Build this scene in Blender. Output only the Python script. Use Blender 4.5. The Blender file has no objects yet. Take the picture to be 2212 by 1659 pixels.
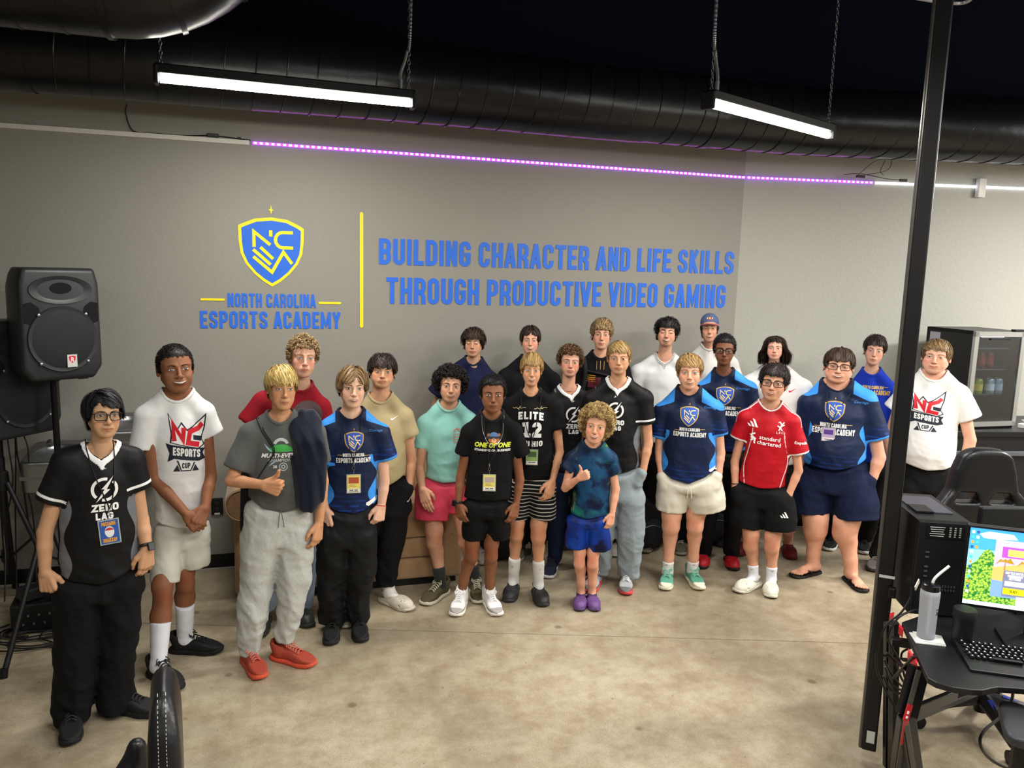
import bpy, bmesh, math, random
import numpy as np
from mathutils import Vector, Matrix
from mathutils.bvhtree import BVHTree
rnd = random.Random(7); RS = np.random.RandomState(11)
SC = bpy.context.scene; COL = SC.collection
# ---------------- camera (fitted to the wall, the lamps and the verticals of the photograph)
F, PIT, ROL, YAW = 1694.07, .146838, .02798, .304732
WY, CH = 5.498, 2.1                         # wall distance, camera height
A_ = np.array
fw = A_([math.sin(YAW)*math.cos(PIT), math.cos(YAW)*math.cos(PIT), -math.sin(PIT)])
r0 = A_([math.cos(YAW), -math.sin(YAW), 0.]); u0 = np.cross(r0, fw)
cr = r0*math.cos(ROL)+u0*math.sin(ROL); cu = -r0*math.sin(ROL)+u0*math.cos(ROL)
CAM = A_([0, 0, CH])
cam = bpy.data.cameras.new('camera'); co = bpy.data.objects.new('camera', cam); COL.objects.link(co)
cam.sensor_width = 36; cam.lens = F*36/2212; cam.clip_end = 60
M = Matrix.Identity(4)
for i in range(3): M[i][0] = cr[i]; M[i][1] = cu[i]; M[i][2] = -fw[i]; M[i][3] = CAM[i]
co.matrix_world = M; SC.camera = co
w = bpy.data.worlds.new('world'); SC.world = w; w.use_nodes = True
w.node_tree.nodes['Background'].inputs[0].default_value = (.62, .68, .78, 1)
w.node_tree.nodes['Background'].inputs[1].default_value = .22
SC.view_settings.view_transform = 'Standard'; SC.view_settings.look = 'None'
SC.view_settings.exposure = 0.55; SC.view_settings.gamma = 1; SC.view_settings.use_curve_mapping = False
SC.cycles.use_denoising = True
SC.cycles.max_bounces = 6; SC.cycles.diffuse_bounces = 3; SC.cycles.glossy_bounces = 3
SC.cycles.transmission_bounces = 4; SC.cycles.transparent_max_bounces = 6
def area(name, loc, size, power, col=(1, .975, .93), rot=(0, 0, 0)):
    L = bpy.data.lights.new(name, 'AREA'); L.shape = 'RECTANGLE'; L.size, L.size_y = size; L.energy = power; L.color = col
    o = bpy.data.objects.new(name, L); COL.objects.link(o); o.location = loc; o.rotation_euler = rot; return o
# the other rows of tube lamps of the room, behind and beside the camera
LAMPS = [(-1.6, 1.9, 22), (.6, 1.7, 66), (2.9, 1.5, 80), (5.0, 1.9, 100), (-1.4, -.9, 20), (1.4, -1., 60), (4.2, -1.1, 95), (6.3, 2.9, 230)]
for i, (x, y, e) in enumerate(LAMPS):
    area('room_lamp', (x, y, 2.96), (1.2, .12), e*.50, rot=(0, 0, .3))
    L = bpy.data.lights.new('lamp_side_glow', 'POINT'); L.energy = e*.16; L.shadow_soft_size = .3; L.color = (1, .975, .93); o = bpy.data.objects.new('lamp_side_glow', L); COL.objects.link(o); o.location = (x, y, 2.98)
# ---------------- pixel helpers: a photograph pixel to a point on a plane of the room
def ray(x, y): return fw*F+cr*(x-1106)+cu*(829.5-y)
def G(x, y, z=0.): d = ray(x, y); return CAM+d*((z-CH)/d[2])
def PY(x, y, Y=WY): d = ray(x, y); return CAM+d*(Y/d[1])
def px_of(P): d = A_(P)-CAM; z = d@fw; return A_([1106+F*(d@cr)/z, 829.5-F*(d@cu)/z])
# ---------------- materials
def lin(c):
    if isinstance(c, str): c = [int(c[i:i+2], 16)/255 for i in (0, 2, 4)]
    return tuple((v/12.92 if v <= .04045 else ((v+.055)/1.055)**2.4) for v in c)+(1,)
MATS = {}
def mat(name, col, rough=.6, metal=0, var=0, vscale=8, bump=0, bscale=60, emit=0, spec=.5, sheen=0, trans=0, ior=1.45, coat=0, stretch=(1, 1, 1), sub=0, bdist=.01):
    if name in MATS: return MATS[name]
    m = bpy.data.materials.new(name); MATS[name] = m; m.use_nodes = True; n = m.node_tree.nodes; l = m.node_tree.links
    b = n['Principled BSDF']; c = lin(col)
    b.inputs['Base Color'].default_value = c; b.inputs['Roughness'].default_value = rough; b.inputs['Metallic'].default_value = metal
    b.inputs['Specular IOR Level'].default_value = spec; b.inputs['IOR'].default_value = ior
    b.inputs['Transmission Weight'].default_value = trans; b.inputs['Coat Weight'].default_value = coat
    b.inputs['Sheen Weight'].default_value = sheen
    if sub: b.inputs['Subsurface Weight'].default_value = sub; b.inputs['Subsurface Radius'].default_value = (.012, .005, .003); b.inputs['Subsurface Scale'].default_value = 1
    if emit: b.inputs['Emission Color'].default_value = c; b.inputs['Emission Strength'].default_value = emit
    if var or bump:
        tc = n.new('ShaderNodeTexCoord'); mp = n.new('ShaderNodeMapping'); mp.inputs['Scale'].default_value = stretch
        l.new(tc.outputs['Object'], mp.inputs[0])
    if var:
        t = n.new('ShaderNodeTexNoise'); t.inputs['Scale'].default_value = vscale; t.inputs['Detail'].default_value = 4; l.new(mp.outputs[0], t.inputs[0])
        mx = n.new('ShaderNodeMix'); mx.data_type = 'RGBA'; l.new(t.outputs['Fac'], mx.inputs['Factor'])
        mx.inputs['A'].default_value = tuple(max(0, v*(1-var)) for v in c[:3])+(1,); mx.inputs['B'].default_value = tuple(min(1, v*(1+var)) for v in c[:3])+(1,)
        l.new(mx.outputs['Result'], b.inputs['Base Color'])
    if bump:
        t = n.new('ShaderNodeTexNoise'); t.inputs['Scale'].default_value = bscale; t.inputs['Detail'].default_value = 3; l.new(mp.outputs[0], t.inputs[0])
        bp = n.new('ShaderNodeBump'); bp.inputs['Strength'].default_value = bump; bp.inputs['Distance'].default_value = bdist
        l.new(t.outputs['Fac'], bp.inputs['Height']); l.new(bp.outputs[0], b.inputs['Normal'])
    return m
# ---------------- mesh helpers
def mk(name, V, faces, m=None, parent=None, smooth=True, mi=None, attrs=None, data=False):
    """faces: list of (n,k) int arrays. One mesh object."""
    me = bpy.data.meshes.new(name); V = np.asarray(V, np.float32)
    faces = [np.asarray(f, np.int32) for f in faces if len(f)]
    me.vertices.add(len(V)); me.vertices.foreach_set('co', V.ravel())
    nl = sum(f.size for f in faces); nf = sum(len(f) for f in faces)
    me.loops.add(nl); me.polygons.add(nf)
    me.loops.foreach_set('vertex_index', np.concatenate([f.ravel() for f in faces]))
    tot = np.concatenate([np.full(len(f), f.shape[1]) for f in faces]); st = np.concatenate([[0], np.cumsum(tot)[:-1]])
    me.polygons.foreach_set('loop_start', st.astype(np.int32))
    me.polygons.foreach_set('use_smooth', np.full(nf, smooth))
    if mi is not None: me.polygons.foreach_set('material_index', np.asarray(mi, np.int32))
    me.update(calc_edges=True)
    for k, a in (attrs or {}).items():
        at = me.attributes.new(k, 'FLOAT', 'POINT'); at.data.foreach_set('value', np.asarray(a, np.float32))
    for x in (m if isinstance(m, (list, tuple)) else [m]):
        if x: me.materials.append(x)
    if data: return me
    o = bpy.data.objects.new(name, me); COL.objects.link(o); o.parent = parent; return o
def fromme(name, me, parent=None, mw=None, m=None):
    o = bpy.data.objects.new(name, me); COL.objects.link(o); o.parent = parent
    if mw is not None: o.matrix_local = mw
    if m:
        for i, x in enumerate(m if isinstance(m, (list, tuple)) else [m]):
            o.material_slots[i].link = 'OBJECT'; o.material_slots[i].material = x
    return o
class B:
    """collects geometry (verts + polys) for one mesh"""
    def __init__(s): s.v = []; s.f = []; s.n = 0
    def add(s, V, Fs):
        s.v.append(np.asarray(V, float).reshape(-1, 3)); s.f += [tuple(int(i)+s.n for i in f) for f in Fs]; s.n += len(s.v[-1]); return s
    def box(s, c, sz, R=None, taper=0):
        x, y, z = [q/2 for q in sz]; k = 1-taper
        V = A_([(-x, -y, -z), (x, -y, -z), (x, y, -z), (-x, y, -z), (-x*k, -y*k, z), (x*k, -y*k, z), (x*k, y*k, z), (-x*k, y*k, z)])
        if R is not None: V = V@np.asarray(R).T
        return s.add(V+A_(c), [(0, 3, 2, 1), (4, 5, 6, 7), (0, 1, 5, 4), (1, 2, 6, 5), (2, 3, 7, 6), (3, 0, 4, 7)])
    def hexa(s, a, b): return s.add(list(a)+list(b), [(0, 3, 2, 1), (4, 5, 6, 7), (0, 1, 5, 4), (1, 2, 6, 5), (2, 3, 7, 6), (3, 0, 4, 7)])
    def tube(s, P, r, k=8, closed=False, caps=True):
        P = np.asarray(P, float); n = len(P); r = np.broadcast_to(np.asarray(r, float), (n,))
        T = np.gradient(P, axis=0)
        if closed: T = np.roll(P, -1, 0)-np.roll(P, 1, 0)
        T /= np.linalg.norm(T, axis=1)[:, None]+1e-12
        up = A_([0, 0, 1.]) if abs(T[0][2]) < .9 else A_([1., 0, 0]); N = np.cross(T[0], up); N /= np.linalg.norm(N)
        V = []
        for i in range(n):
            N = N-T[i]*(N@T[i]); N /= np.linalg.norm(N)+1e-12; Bn = np.cross(T[i], N)
            for j in range(k): a = 2*math.pi*j/k; V.append(P[i]+r[i]*(math.cos(a)*N+math.sin(a)*Bn))
        Fs = [(i*k+j, i*k+(j+1) % k, ((i+1) % n)*k+(j+1) % k, ((i+1) % n)*k+j) for i in range(n if closed else n-1) for j in range(k)]
        if caps and not closed: Fs += [tuple(range(k))[::-1], tuple((n-1)*k+j for j in range(k))]
        return s.add(V, Fs)
    def lathe(s, prof, c=(0, 0, 0), k=24, R=None, ax=(1, 1)):
        V = [(r*math.cos(2*math.pi*j/k)*ax[0], r*math.sin(2*math.pi*j/k)*ax[1], z) for r, z in prof for j in range(k)]
        V = A_(V)
        if R is not None: V = V@np.asarray(R).T
        n = len(prof)
        return s.add(V+A_(c), [(i*k+j, i*k+(j+1) % k, (i+1)*k+(j+1) % k, (i+1)*k+j) for i in range(n-1) for j in range(k)]+[tuple(range(k))[::-1], tuple((n-1)*k+j for j in range(k))])
    def prism(s, poly, t, R=None, c=(0, 0, 0)):
        """poly in local x,y extruded along z by t"""
        n = len(poly); V = A_([(x, y, 0) for x, y in poly]+[(x, y, t) for x, y in poly], float)
        if R is not None: V = V@np.asarray(R).T
        return s.add(V+A_(c), [tuple(range(n))[::-1], tuple(range(n, 2*n))]+[(i, (i+1) % n, n+(i+1) % n, n+i) for i in range(n)])
    def build(s, name, m=None, parent=None, smooth=False, bev=0, seg=2, ang=.6):
        me = bpy.data.meshes.new(name); me.from_pydata(np.concatenate(s.v).tolist(), [], s.f)
        if bev:
            bm = bmesh.new(); bm.from_mesh(me)
            es = [e for e in bm.edges if e.is_manifold and e.calc_face_angle(0) > ang]
            bmesh.ops.bevel(bm, geom=es, offset=bev, segments=seg, affect='EDGES', clamp_overlap=True, profile=.5)
            bm.to_mesh(me); bm.free()
        if smooth:
            me.polygons.foreach_set('use_smooth', [True]*len(me.polygons))
            if smooth != 2: me.set_sharp_from_angle(angle=.7)
        for x in (m if isinstance(m, (list, tuple)) else [m]):
            if x: me.materials.append(x)
        o = bpy.data.objects.new(name, me); COL.objects.link(o); o.parent = parent; return o
def tag(o, label=None, cat=None, group=None, kind=None):
    if label: o['label'] = label
    if cat: o['category'] = cat
    if group: o['group'] = group
    if kind: o['kind'] = kind
    return o
def empty(name, loc=(0, 0, 0), label=None, cat=None, group=None):
    o = bpy.data.objects.new(name, None); COL.objects.link(o); o.location = loc; o.empty_display_size = .1; return tag(o, label, cat, group)
def rotz(a): c, s = math.cos(a), math.sin(a); return A_([[c, -s, 0], [s, c, 0], [0, 0, 1.]])
def rotx(a): c, s = math.cos(a), math.sin(a); return A_([[1., 0, 0], [0, c, -s], [0, s, c]])
def roty(a): c, s = math.cos(a), math.sin(a); return A_([[c, 0, s], [0, 1., 0], [-s, 0, c]])
def spline(P, n=8):
    P = [A_(p, float) for p in P]; Q = [2*P[0]-P[1]]+P+[2*P[-1]-P[-2]]; out = []
    for i in range(1, len(Q)-2):
        for k in range(n):
            t = k/n; a, b, c, d = Q[i-1:i+3]
            out.append(.5*((2*b)+(c-a)*t+(2*a-5*b+4*c-d)*t*t+(3*b-a-3*c+d)*t**3))
    return A_(out+[P[-1]])
# ---------------- painted lettering: a condensed sans drawn as strokes
def arc(cx, cy, rx, ry, a0, a1, n=6): return [(cx+rx*math.cos(math.radians(a0+(a1-a0)*i/n)), cy+ry*math.sin(math.radians(a0+(a1-a0)*i/n))) for i in range(n+1)]
def glyph(ch, w, t):
    a = t/2; x0, x1, y0, y1, m = a, w-a, a, 1-a, .5; r = min(.17, (x1-x0)/2)
    tl = arc(x0+r, y1-r, r, r, 180, 90, 4); tr = arc(x1-r, y1-r, r, r, 90, 0, 4); br = arc(x1-r, y0+r, r, r, 0, -90, 4); bl = arc(x0+r, y0+r, r, r, 270, 180, 4)
    D = {'I': [[(x0, 0), (x0, 1)]], 'L': [[(x0, 1), (x0, y0), (w, y0)]], 'T': [[(0, y1), (w, y1)], [(w/2, 0), (w/2, y1)]],
         'H': [[(x0, 0), (x0, 1)], [(x1, 0), (x1, 1)], [(x0, m), (x1, m)]], 'E': [[(w, y1), (x0, y1), (x0, y0), (w, y0)], [(x0, m), (w*.9, m)]],
         'F': [[(w, y1), (x0, y1), (x0, 0)], [(x0, m), (w*.9, m)]], 'N': [[(x0, 0), (x0, 1)], [(x1, 0), (x1, 1)], [(x0, 1-a*.6), (x1, a*.6)]],
         'A': [[(x0*.7, 0), (w/2, 1)], [(w-x0*.7, 0), (w/2, 1)], [(w*.25, .27), (w*.75, .27)]], 'V': [[(x0*.7, 1), (w/2, 0)], [(w-x0*.7, 1), (w/2, 0)]],
         'K': [[(x0, 0), (x0, 1)], [(x1, 1), (x0, .42)], [(x0+.08, .55), (x1, 0)]], 'M': [[(x0, 0), (x0, 1)], [(x1, 0), (x1, 1)], [(x0, 1-a), (w/2, .2), (x1, 1-a)]],
         'Y': [[(x0*.7, 1), (w/2, .45)], [(w-x0*.7, 1), (w/2, .45)], [(w/2, 0), (w/2, .48)]], 'Z': [[(0, y1), (w*.9, y1), (w*.1, y0), (w, y0)]],
         'X': [[(x0, 0), (x1, 1)], [(x1, 0), (x0, 1)]], 'W': [[(x0, 1), (w*.3, 0), (w/2, .8), (w*.7, 0), (x1, 1)]],
         'O': [tl+tr+br+bl+[tl[0]]], 'C': [[(x1, .66)]+tr[::-1]+tl[::-1]+bl[::-1]+br[::-1]+[(x1, .34)]],
         'G': [[(x1, .68)]+tr[::-1]+tl[::-1]+bl[::-1]+br[::-1]+[(x1, .47), (w*.48, .47)]], 'U': [[(x0, 1)]+bl[::-1]+br[::-1]+[(x1, 1)]],
         'J': [[(x0, .3)]+bl[::-1]+br[::-1]+[(x1, 1)]], 'D': [[(x0, 0), (x0, 1)], [(x0, y1)]+tr+br+[(x0, y0)]],
         'P': [[(x0, 0), (x0, 1)], [(x0, y1)]+tr+arc(x1-r, .43+r, r, r, 0, -90, 4)+[(x0, .43)]],
         'R': [[(x0, 0), (x0, 1)], [(x0, y1)]+tr+arc(x1-r, .46+r, r, r, 0, -90, 4)+[(x0, .46)], [(x1-r*.9, .46), (x1, .3), (x1, 0)]],
         'B': [[(x0, 0), (x0, 1)], [(x0, y1)]+tr+arc(x1-r, .5+r, r, r, 0, -90, 3)+[(x0, .5)], [(x0, .5)]+arc(x1-r, .5-r, r, r, 90, 0, 3)+br+[(x0, y0)]],
         'S': [[(x1, .68)]+tr[::-1]+tl[::-1]+[(x0, .64), (x0+.06, .54), (x1-.06, .44), (x1, .34)]+br+bl+[(x0, .32)]],
         '2': [[(x0, .68)]+tl+tr+[(x1, .6), (x0, y0+.05), (x0, y0), (w, y0)]], '1': [[(w*.55, 0), (w*.55, y1), (w*.1, .8)], [(0, y0), (w, y0)]], '0': [tl+tr+br+bl+[tl[0]]],
         '-': [[(0, m), (w, m)]], '.': [[(0, a), (t, a)]]}
    return D.get(ch, [])
def strokes(paths, t, V, Fs, sh=0):
    for p in paths:
        p = [A_(q, float) for q in p]; p = [q for i, q in enumerate(p) if i == 0 or np.linalg.norm(q-p[i-1]) > 1e-4]; n = len(p); cl = np.allclose(p[0], p[-1]) and n > 3
        d = [(p[i+1]-p[i])/(np.linalg.norm(p[i+1]-p[i])+1e-9) for i in range(n-1)]; o0 = len(V)
        for i in range(n):
            a = d[i-1] if i else (d[-1] if cl else d[0]); b = d[i] if i < n-1 else (d[0] if cl else d[-1])
            na = A_([-a[1], a[0]]); nb = A_([-b[1], b[0]]); mm = na+nb; q = mm@mm
            mm = mm*(2/max(q, .5)) if q > 1e-6 else nb
            mm = mm*t/2
            if np.linalg.norm(mm) > t*1.1: mm = mm/np.linalg.norm(mm)*t*1.1
            for s in (1, -1): x, y = p[i]+s*mm; V.append((x+sh*y, y))
        Fs += [(o0+2*i+1, o0+2*i+3, o0+2*i+2, o0+2*i) for i in range(n-1)]
def lettering(s, h=1., wf=.46, t=.17, gap=.09, space=.26, sh=0, wide={}):
    """2D verts/faces of a line of text, height h, origin lower left; returns V, F, width"""
    V = []; Fs = []; x = 0
    for ch in s:
        if ch == ' ': x += space; continue
        w_ = {'I': t, 'M': wf*1.3, 'W': wf*1.4, '.': t, 'L': wf*.86, 'E': wf*.88, 'F': wf*.84}.get(ch, wf); n0 = len(V)
        v2 = []; strokes(glyph(ch, w_, t), t, v2, f2 := [], sh)
        V += [(a+x, b) for a, b in v2]; Fs += [tuple(n0+i for i in f) for f in f2]; x += w_+gap
    x -= gap; V = A_(V)*h
    return V, Fs, x*h
def nrm3(v): return v/np.linalg.norm(v)
def islands(n, Fs):
    """stroke number of every vertex, so crossing strokes never lie in one plane"""
    p = list(range(n))
    def fd(i):
        while p[i] != i: p[i] = p[p[i]]; i = p[i]
        return i
    for f in Fs:
        a = fd(f[0])
        for i in f[1:]: p[fd(i)] = a
    r = [fd(i) for i in range(n)]; u = {k: j for j, k in enumerate(sorted(set(r)))}; return A_([u[k] for k in r])
def flat(name, V2, Fs, O, U, W, m, parent=None):
    """2D shape laid on the plane through O with axes U, W"""
    V2 = A_(V2); isl = islands(len(V2), Fs); V = A_(O)+V2[:, :1]*A_(U)+V2[:, 1:2]*A_(W)-np.cross(U, W)*0+nrm3(np.cross(U, W))*(isl % 7)[:, None]*.00022
    b = B(); b.add(V, Fs); return b.build(name, m, parent)
# ================= ROOM
def wallmat(name, col, bs, bmp):
    return mat(name, col, rough=.5, var=.04, vscale=1.2, bump=bmp, bscale=bs, spec=.35, bdist=.004)
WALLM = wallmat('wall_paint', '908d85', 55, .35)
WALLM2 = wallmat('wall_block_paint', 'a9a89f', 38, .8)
BLACKM = mat('black_gloss_paint', '141416', rough=.34, bump=.12, bscale=30)
K1 = A_([3.592, WY]); K2 = A_([7.2, WY-.76])
def wallbox(name, a, b, m, z1=4.7, th=.15, z0=0):
    a = A_(a); b = A_(b); d = (b-a)/np.linalg.norm(b-a); n = A_([-d[1], d[0]])*th
    q = [(*a, z0), (*b, z0), (*(b+n), z0), (*(a+n), z0)]; bb = B(); bb.hexa(q, [(x, y, z1) for x, y, z in q])
    return tag(bb.build(name, m), kind='structure')
UPM = mat('upper_wall_black', '070c1c', rough=.85, spec=.15)
for nm, a, b_ in (('trim_1', (-4.5, WY-.01), K1-[0, .01]), ('trim_2', K1-[0, .01], K2-[0, .01])): wallbox(nm, a, b_, UPM, z0=3.12, th=.02)
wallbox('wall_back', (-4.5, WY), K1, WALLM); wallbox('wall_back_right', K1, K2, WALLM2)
wallbox('wall_right', K2, (7.2, -4.), WALLM); wallbox('wall_left', (-4.5, -4.), (-4.5, WY), WALLM); wallbox('wall_front', (7.2, -4.), (-4.5, -4.), WALLM)
NAVY = mat('navy_ceiling_paint', '070c1f', rough=.9, var=.3, vscale=2, spec=.1)
bb = B(); bb.box((1.35, .75, 4.75), (12.2, 10, .1)); tag(bb.build('ceiling', NAVY), kind='structure')
BB = mat('black_vinyl_base', '08080a', rough=.35); STRIP = mat('floor_caulk_strip', 'a9a49a', rough=.5)
def basebd(name, a, b):
    a = A_(a); b = A_(b); d = (b-a)/np.linalg.norm(b-a); n = A_([d[1], -d[0]])
    def bx(h0, h1, t, m, nm, par=None):
        q = [(*a, h0), (*b, h0), (*(b+n*t), h0), (*(a+n*t), h0)]; c = B(); c.hexa([q[3], q[2], q[1], q[0]], [(x, y, h1) for x, y, z in (q[3], q[2], q[1], q[0])]); return c.build(nm, m, par)
    o = tag(bx(.012, .105, .008, BB, name), kind='structure'); bx(0, .012, .02, STRIP, 'caulk_strip', o)
basebd('baseboard_back', (-4.5, WY), K1); basebd('baseboard_back_right', K1, K2)
# floor: polished concrete slabs with sawn joints
def floormat():
    m = bpy.data.materials.new('polished_concrete'); m.use_nodes = True; n = m.node_tree.nodes; l = m.node_tree.links; b = n['Principled BSDF']
    g = n.new('ShaderNodeNewGeometry')
    def noise(s, d, r=.55):
        t = n.new('ShaderNodeTexNoise'); t.inputs['Scale'].default_value = s; t.inputs['Detail'].default_value = d; t.inputs['Roughness'].default_value = r; l.new(g.outputs['Position'], t.inputs[0]); return t
    def ramp(src, st, out='Fac'):
        r = n.new('ShaderNodeValToRGB'); e = r.color_ramp.elements; e[0].position, e[0].color = st[0][0], lin(st[0][1]); e[1].position, e[1].color = st[-1][0], lin(st[-1][1])
        for p, c in st[1:-1]: q = e.new(p); q.color = lin(c)
        l.new(src.outputs[out], r.inputs[0]); return r
    def mixc(f, a, c, mode='MIX'):
        x = n.new('ShaderNodeMix'); x.data_type = 'RGBA'; x.blend_type = mode
        for k, v in (('Factor', f), ('A', a), ('B', c)):
            if isinstance(v, (int, float)): x.inputs[k].default_value = v
            else: l.new(v, x.inputs[k])
        return x.outputs['Result']
    big = ramp(noise(.9, 5), [(.3, '958a76'), (.5, 'b3a78f'), (.72, 'cabfa8')]); mid = ramp(noise(7, 8, .7), [(.3, 'bdb09a'), (.62, 'ffffff')])
    c = mixc(.75, big.outputs[0], mid.outputs[0], 'MULTIPLY')
    fine = ramp(noise(160, 3), [(.35, 'c9c0b0'), (.6, 'ffffff')]); c = mixc(.5, c, fine.outputs[0], 'MULTIPLY')
    v = n.new('ShaderNodeTexVoronoi'); v.inputs['Scale'].default_value = 9; l.new(g.outputs['Position'], v.inputs[0]); vr = ramp(v, [(.0, '6b5f50'), (.035, '6b5f50'), (.05, 'ffffff')], 'Distance')
    c = mixc(.55, c, vr.outputs[0], 'MULTIPLY')
    v2 = n.new('ShaderNodeTexVoronoi'); v2.inputs['Scale'].default_value = 3.1; l.new(g.outputs['Position'], v2.inputs[0]); vr2 = ramp(v2, [(.0, '867560'), (.05, '867560'), (.09, 'ffffff')], 'Distance')
    c = mixc(.6, c, vr2.outputs[0], 'MULTIPLY')
    l.new(c, b.inputs['Base Color']); rr = n.new('ShaderNodeMapRange'); rr.inputs[3].default_value = .3; rr.inputs[4].default_value = .62
    l.new(noise(3, 5).outputs['Fac'], rr.inputs[0]); l.new(rr.outputs[0], b.inputs['Roughness']); b.inputs['Specular IOR Level'].default_value = .45
    bp = n.new('ShaderNodeBump'); bp.inputs['Strength'].default_value = .12; bp.inputs['Distance'].default_value = .003; l.new(noise(45, 6).outputs['Fac'], bp.inputs['Height']); l.new(bp.outputs[0], b.inputs['Normal'])
    return m
FLOORM = floormat()
bb = B(); bb.box((1.35, .75, -.06), (12.2, 10, .08)); fl = tag(bb.build('floor', mat('joint_dirt', '3a3126', rough=.9)), kind='structure')
J1a, J1b = G(980, 1365), G(1880, 1390)                     # the sawn joint in front of the group
dj = (J1b-J1a)[:2]/np.linalg.norm((J1b-J1a)[:2]); nj = A_([-dj[1], dj[0]])
def slab(u0_, u1_, v0_, v1_):
    q = [J1a[:2]+dj*u+nj*v for u, v in ((u0_, v0_), (u1_, v0_), (u1_, v1_), (u0_, v1_))]
    c = B(); c.hexa([(x, y, -.02) for x, y in q], [(x, y, 0) for x, y in q]); c.build('concrete_slab', FLOORM, fl)
g = .0025; us = [-9, 9]; vs = [-9, 0, 5.5]
for i in range(1):
    for j in range(2): slab(us[i]+g, us[i+1]-g, vs[j]+g, vs[j+1]-g)
# ---- wall graphics
SGN = mat('blue_vinyl', '2f6ddb', rough=.42, spec=.4); SGY = mat('yellow_vinyl', 'ffe21f', rough=.42)
Y0 = WY-.004
SH = [(-.5, .33), (-.42, .37), (-.25, .44), (0, .47), (.25, .44), (.42, .36), (.5, .31), (.495, .1), (.47, -.1), (.4, -.26), (.27, -.42), (.13, -.54), (0, -.62), (-.13, -.54), (-.27, -.42), (-.4, -.26), (-.47, -.1), (-.495, .1)]
def crest(s=1):
    """shield outline, inner field and monogram, unit width; returns {part: (V, F)}"""
    V = [(x, y) for x, y in SH]; n = len(V); Vi = [(x*.905, (y+.06)*.905-.06) for x, y in V]
    R = {'crest_border': (V+Vi, [(i, (i+1) % n, n+(i+1) % n, n+i) for i in range(n)]), 'crest_field': (Vi, [tuple(range(n))[::-1]])}
    v = []; f = []; t = .05
    strokes([[(-.265, 0), (-.265, .24), (-.02, .04)], [(-.01, .17), (-.01, .27)], [(.33, .24), (.17, .24)]+arc(.17, .12, .11, .12, 90, 270, 8)+[(.33, 0)],
             [(-.17, .0), (.02, -.18)], [(-.28, -.04), (-.02, -.27)], [(-.28, -.15), (.0, -.39), (.18, -.07), (.31, -.25)]], t, v, f)
    R['crest_monogram'] = (v, f)
    R['crest_star'] = ([(0, .66), (-.012, .6), (-.045, .585), (-.012, .57), (0, .51), (.012, .57), (.045, .585), (.012, .6)], [(0, 1, 2, 3, 4, 5, 6, 7)])
    return R
sign = empty('wall_crest', (0, Y0, 2), 'blue and yellow NCEA shield crest with the academy name lettered below, on the grey wall', 'wall sign')
U, Wv = (1, 0, 0), (0, 0, 1)
def local(o, par): o.parent = par; o.matrix_parent_inverse = par.matrix_world.inverted(); return o
def sgn(name, V, Fs, x, z, m, par, y=Y0): return flat(name, V, Fs, A_([x, y, z])-A_(par.location), U, Wv, m, par)
for k, (V, Fs) in crest().items():
    sgn(k, A_(V)*.415, Fs, .037, 2.19, SGN if k == 'crest_field' else SGY, sign, Y0-(.001 if k == 'crest_monogram' else 0))
def line_text(s, x0, x1, z0, z1, par, m=SGN, name='lettering', **k):
    V, Fs, wd = lettering(s, 1., **k); V = A_(V)*[(x1-x0)/wd, z1-z0]; return sgn(name, V, Fs, x0, z0, m, par)
line_text('NORTH CAROLINA', -.245, .317, 1.795, 1.886, sign); line_text('ESPORTS ACADEMY', -.417, .48, 1.654, 1.768, sign)
def rbar(x0, x1, z0, z1, name, par):
    r = min(x1-x0, z1-z0)/2; v = z1-z0 > x1-x0; P = []
    if v: P = [(x0+r+r*math.cos(a), z1-r+r*math.sin(a)) for a in np.linspace(0, math.pi, 7)]+[(x0+r+r*math.cos(a), z0+r+r*math.sin(a)) for a in np.linspace(math.pi, 2*math.pi, 7)]
    else: P = [(x1-r+r*math.cos(a), z0+r+r*math.sin(a)) for a in np.linspace(-math.pi/2, math.pi/2, 7)]+[(x0+r+r*math.cos(a), z0+r+r*math.sin(a)) for a in np.linspace(math.pi/2, 1.5*math.pi, 7)]
    return sgn(name, A_(P), [tuple(range(14))], 0, 0, SGY, par)
rbar(-.412, -.262, 1.835, 1.85, 'rule_line', sign); rbar(.335, .487, 1.822, 1.837, 'rule_line', sign)
dv = empty('wall_divider', (.62, Y0, 2), 'tall thin yellow upright bar between the crest and the motto', 'wall sign'); rbar(.613, .636, 1.661, 2.447, 'divider_bar', dv)
mo = empty('wall_motto', (2, Y0, 2), 'two line blue motto lettering BUILDING CHARACTER AND LIFE SKILLS THROUGH PRODUCTIVE VIDEO GAMING', 'wall sign')
line_text('BUILDING CHARACTER AND LIFE SKILLS', .744, 3.546, 2.1, 2.277, mo); line_text('THROUGH PRODUCTIVE VIDEO GAMING', .795, 3.49, 1.83, 2.013, mo)
# ---- LED strips
def ledstrip(name, a, b, col, em, label, n, chan='5a4a80'):
    a = A_(a); b = A_(b); r = empty(name, a, label, 'light strip', 'light strips along the wall'); d = b-a; L = np.linalg.norm(d); ang = math.atan2(d[1], d[0]); R = rotz(ang)
    c = B(); c.box(R@A_([L/2, -.004, 0]), (L, .008, .018), R); c.build('strip_channel', mat(name+'_glow', chan, emit=em*.28 if em else 0, rough=.4), r)
    if em:
        D_ = B(); k = int(L/n)
        for i in range(k): D_.box(R@A_([(i+.5)*L/k, -.0095, 0]), (n*.5, .003, .012), R)
        o = D_.build('led_diodes', mat(name+'_diode', col, emit=em), r); tag(o, kind='stuff')
LZ = 2.85
ledstrip('led_strip', (-.071, WY-.004, LZ), (3.59, WY-.004, LZ), 'ff7cf4', 9, 'glowing purple light strip along the wall above the motto', .036, '8a32e6')
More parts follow.
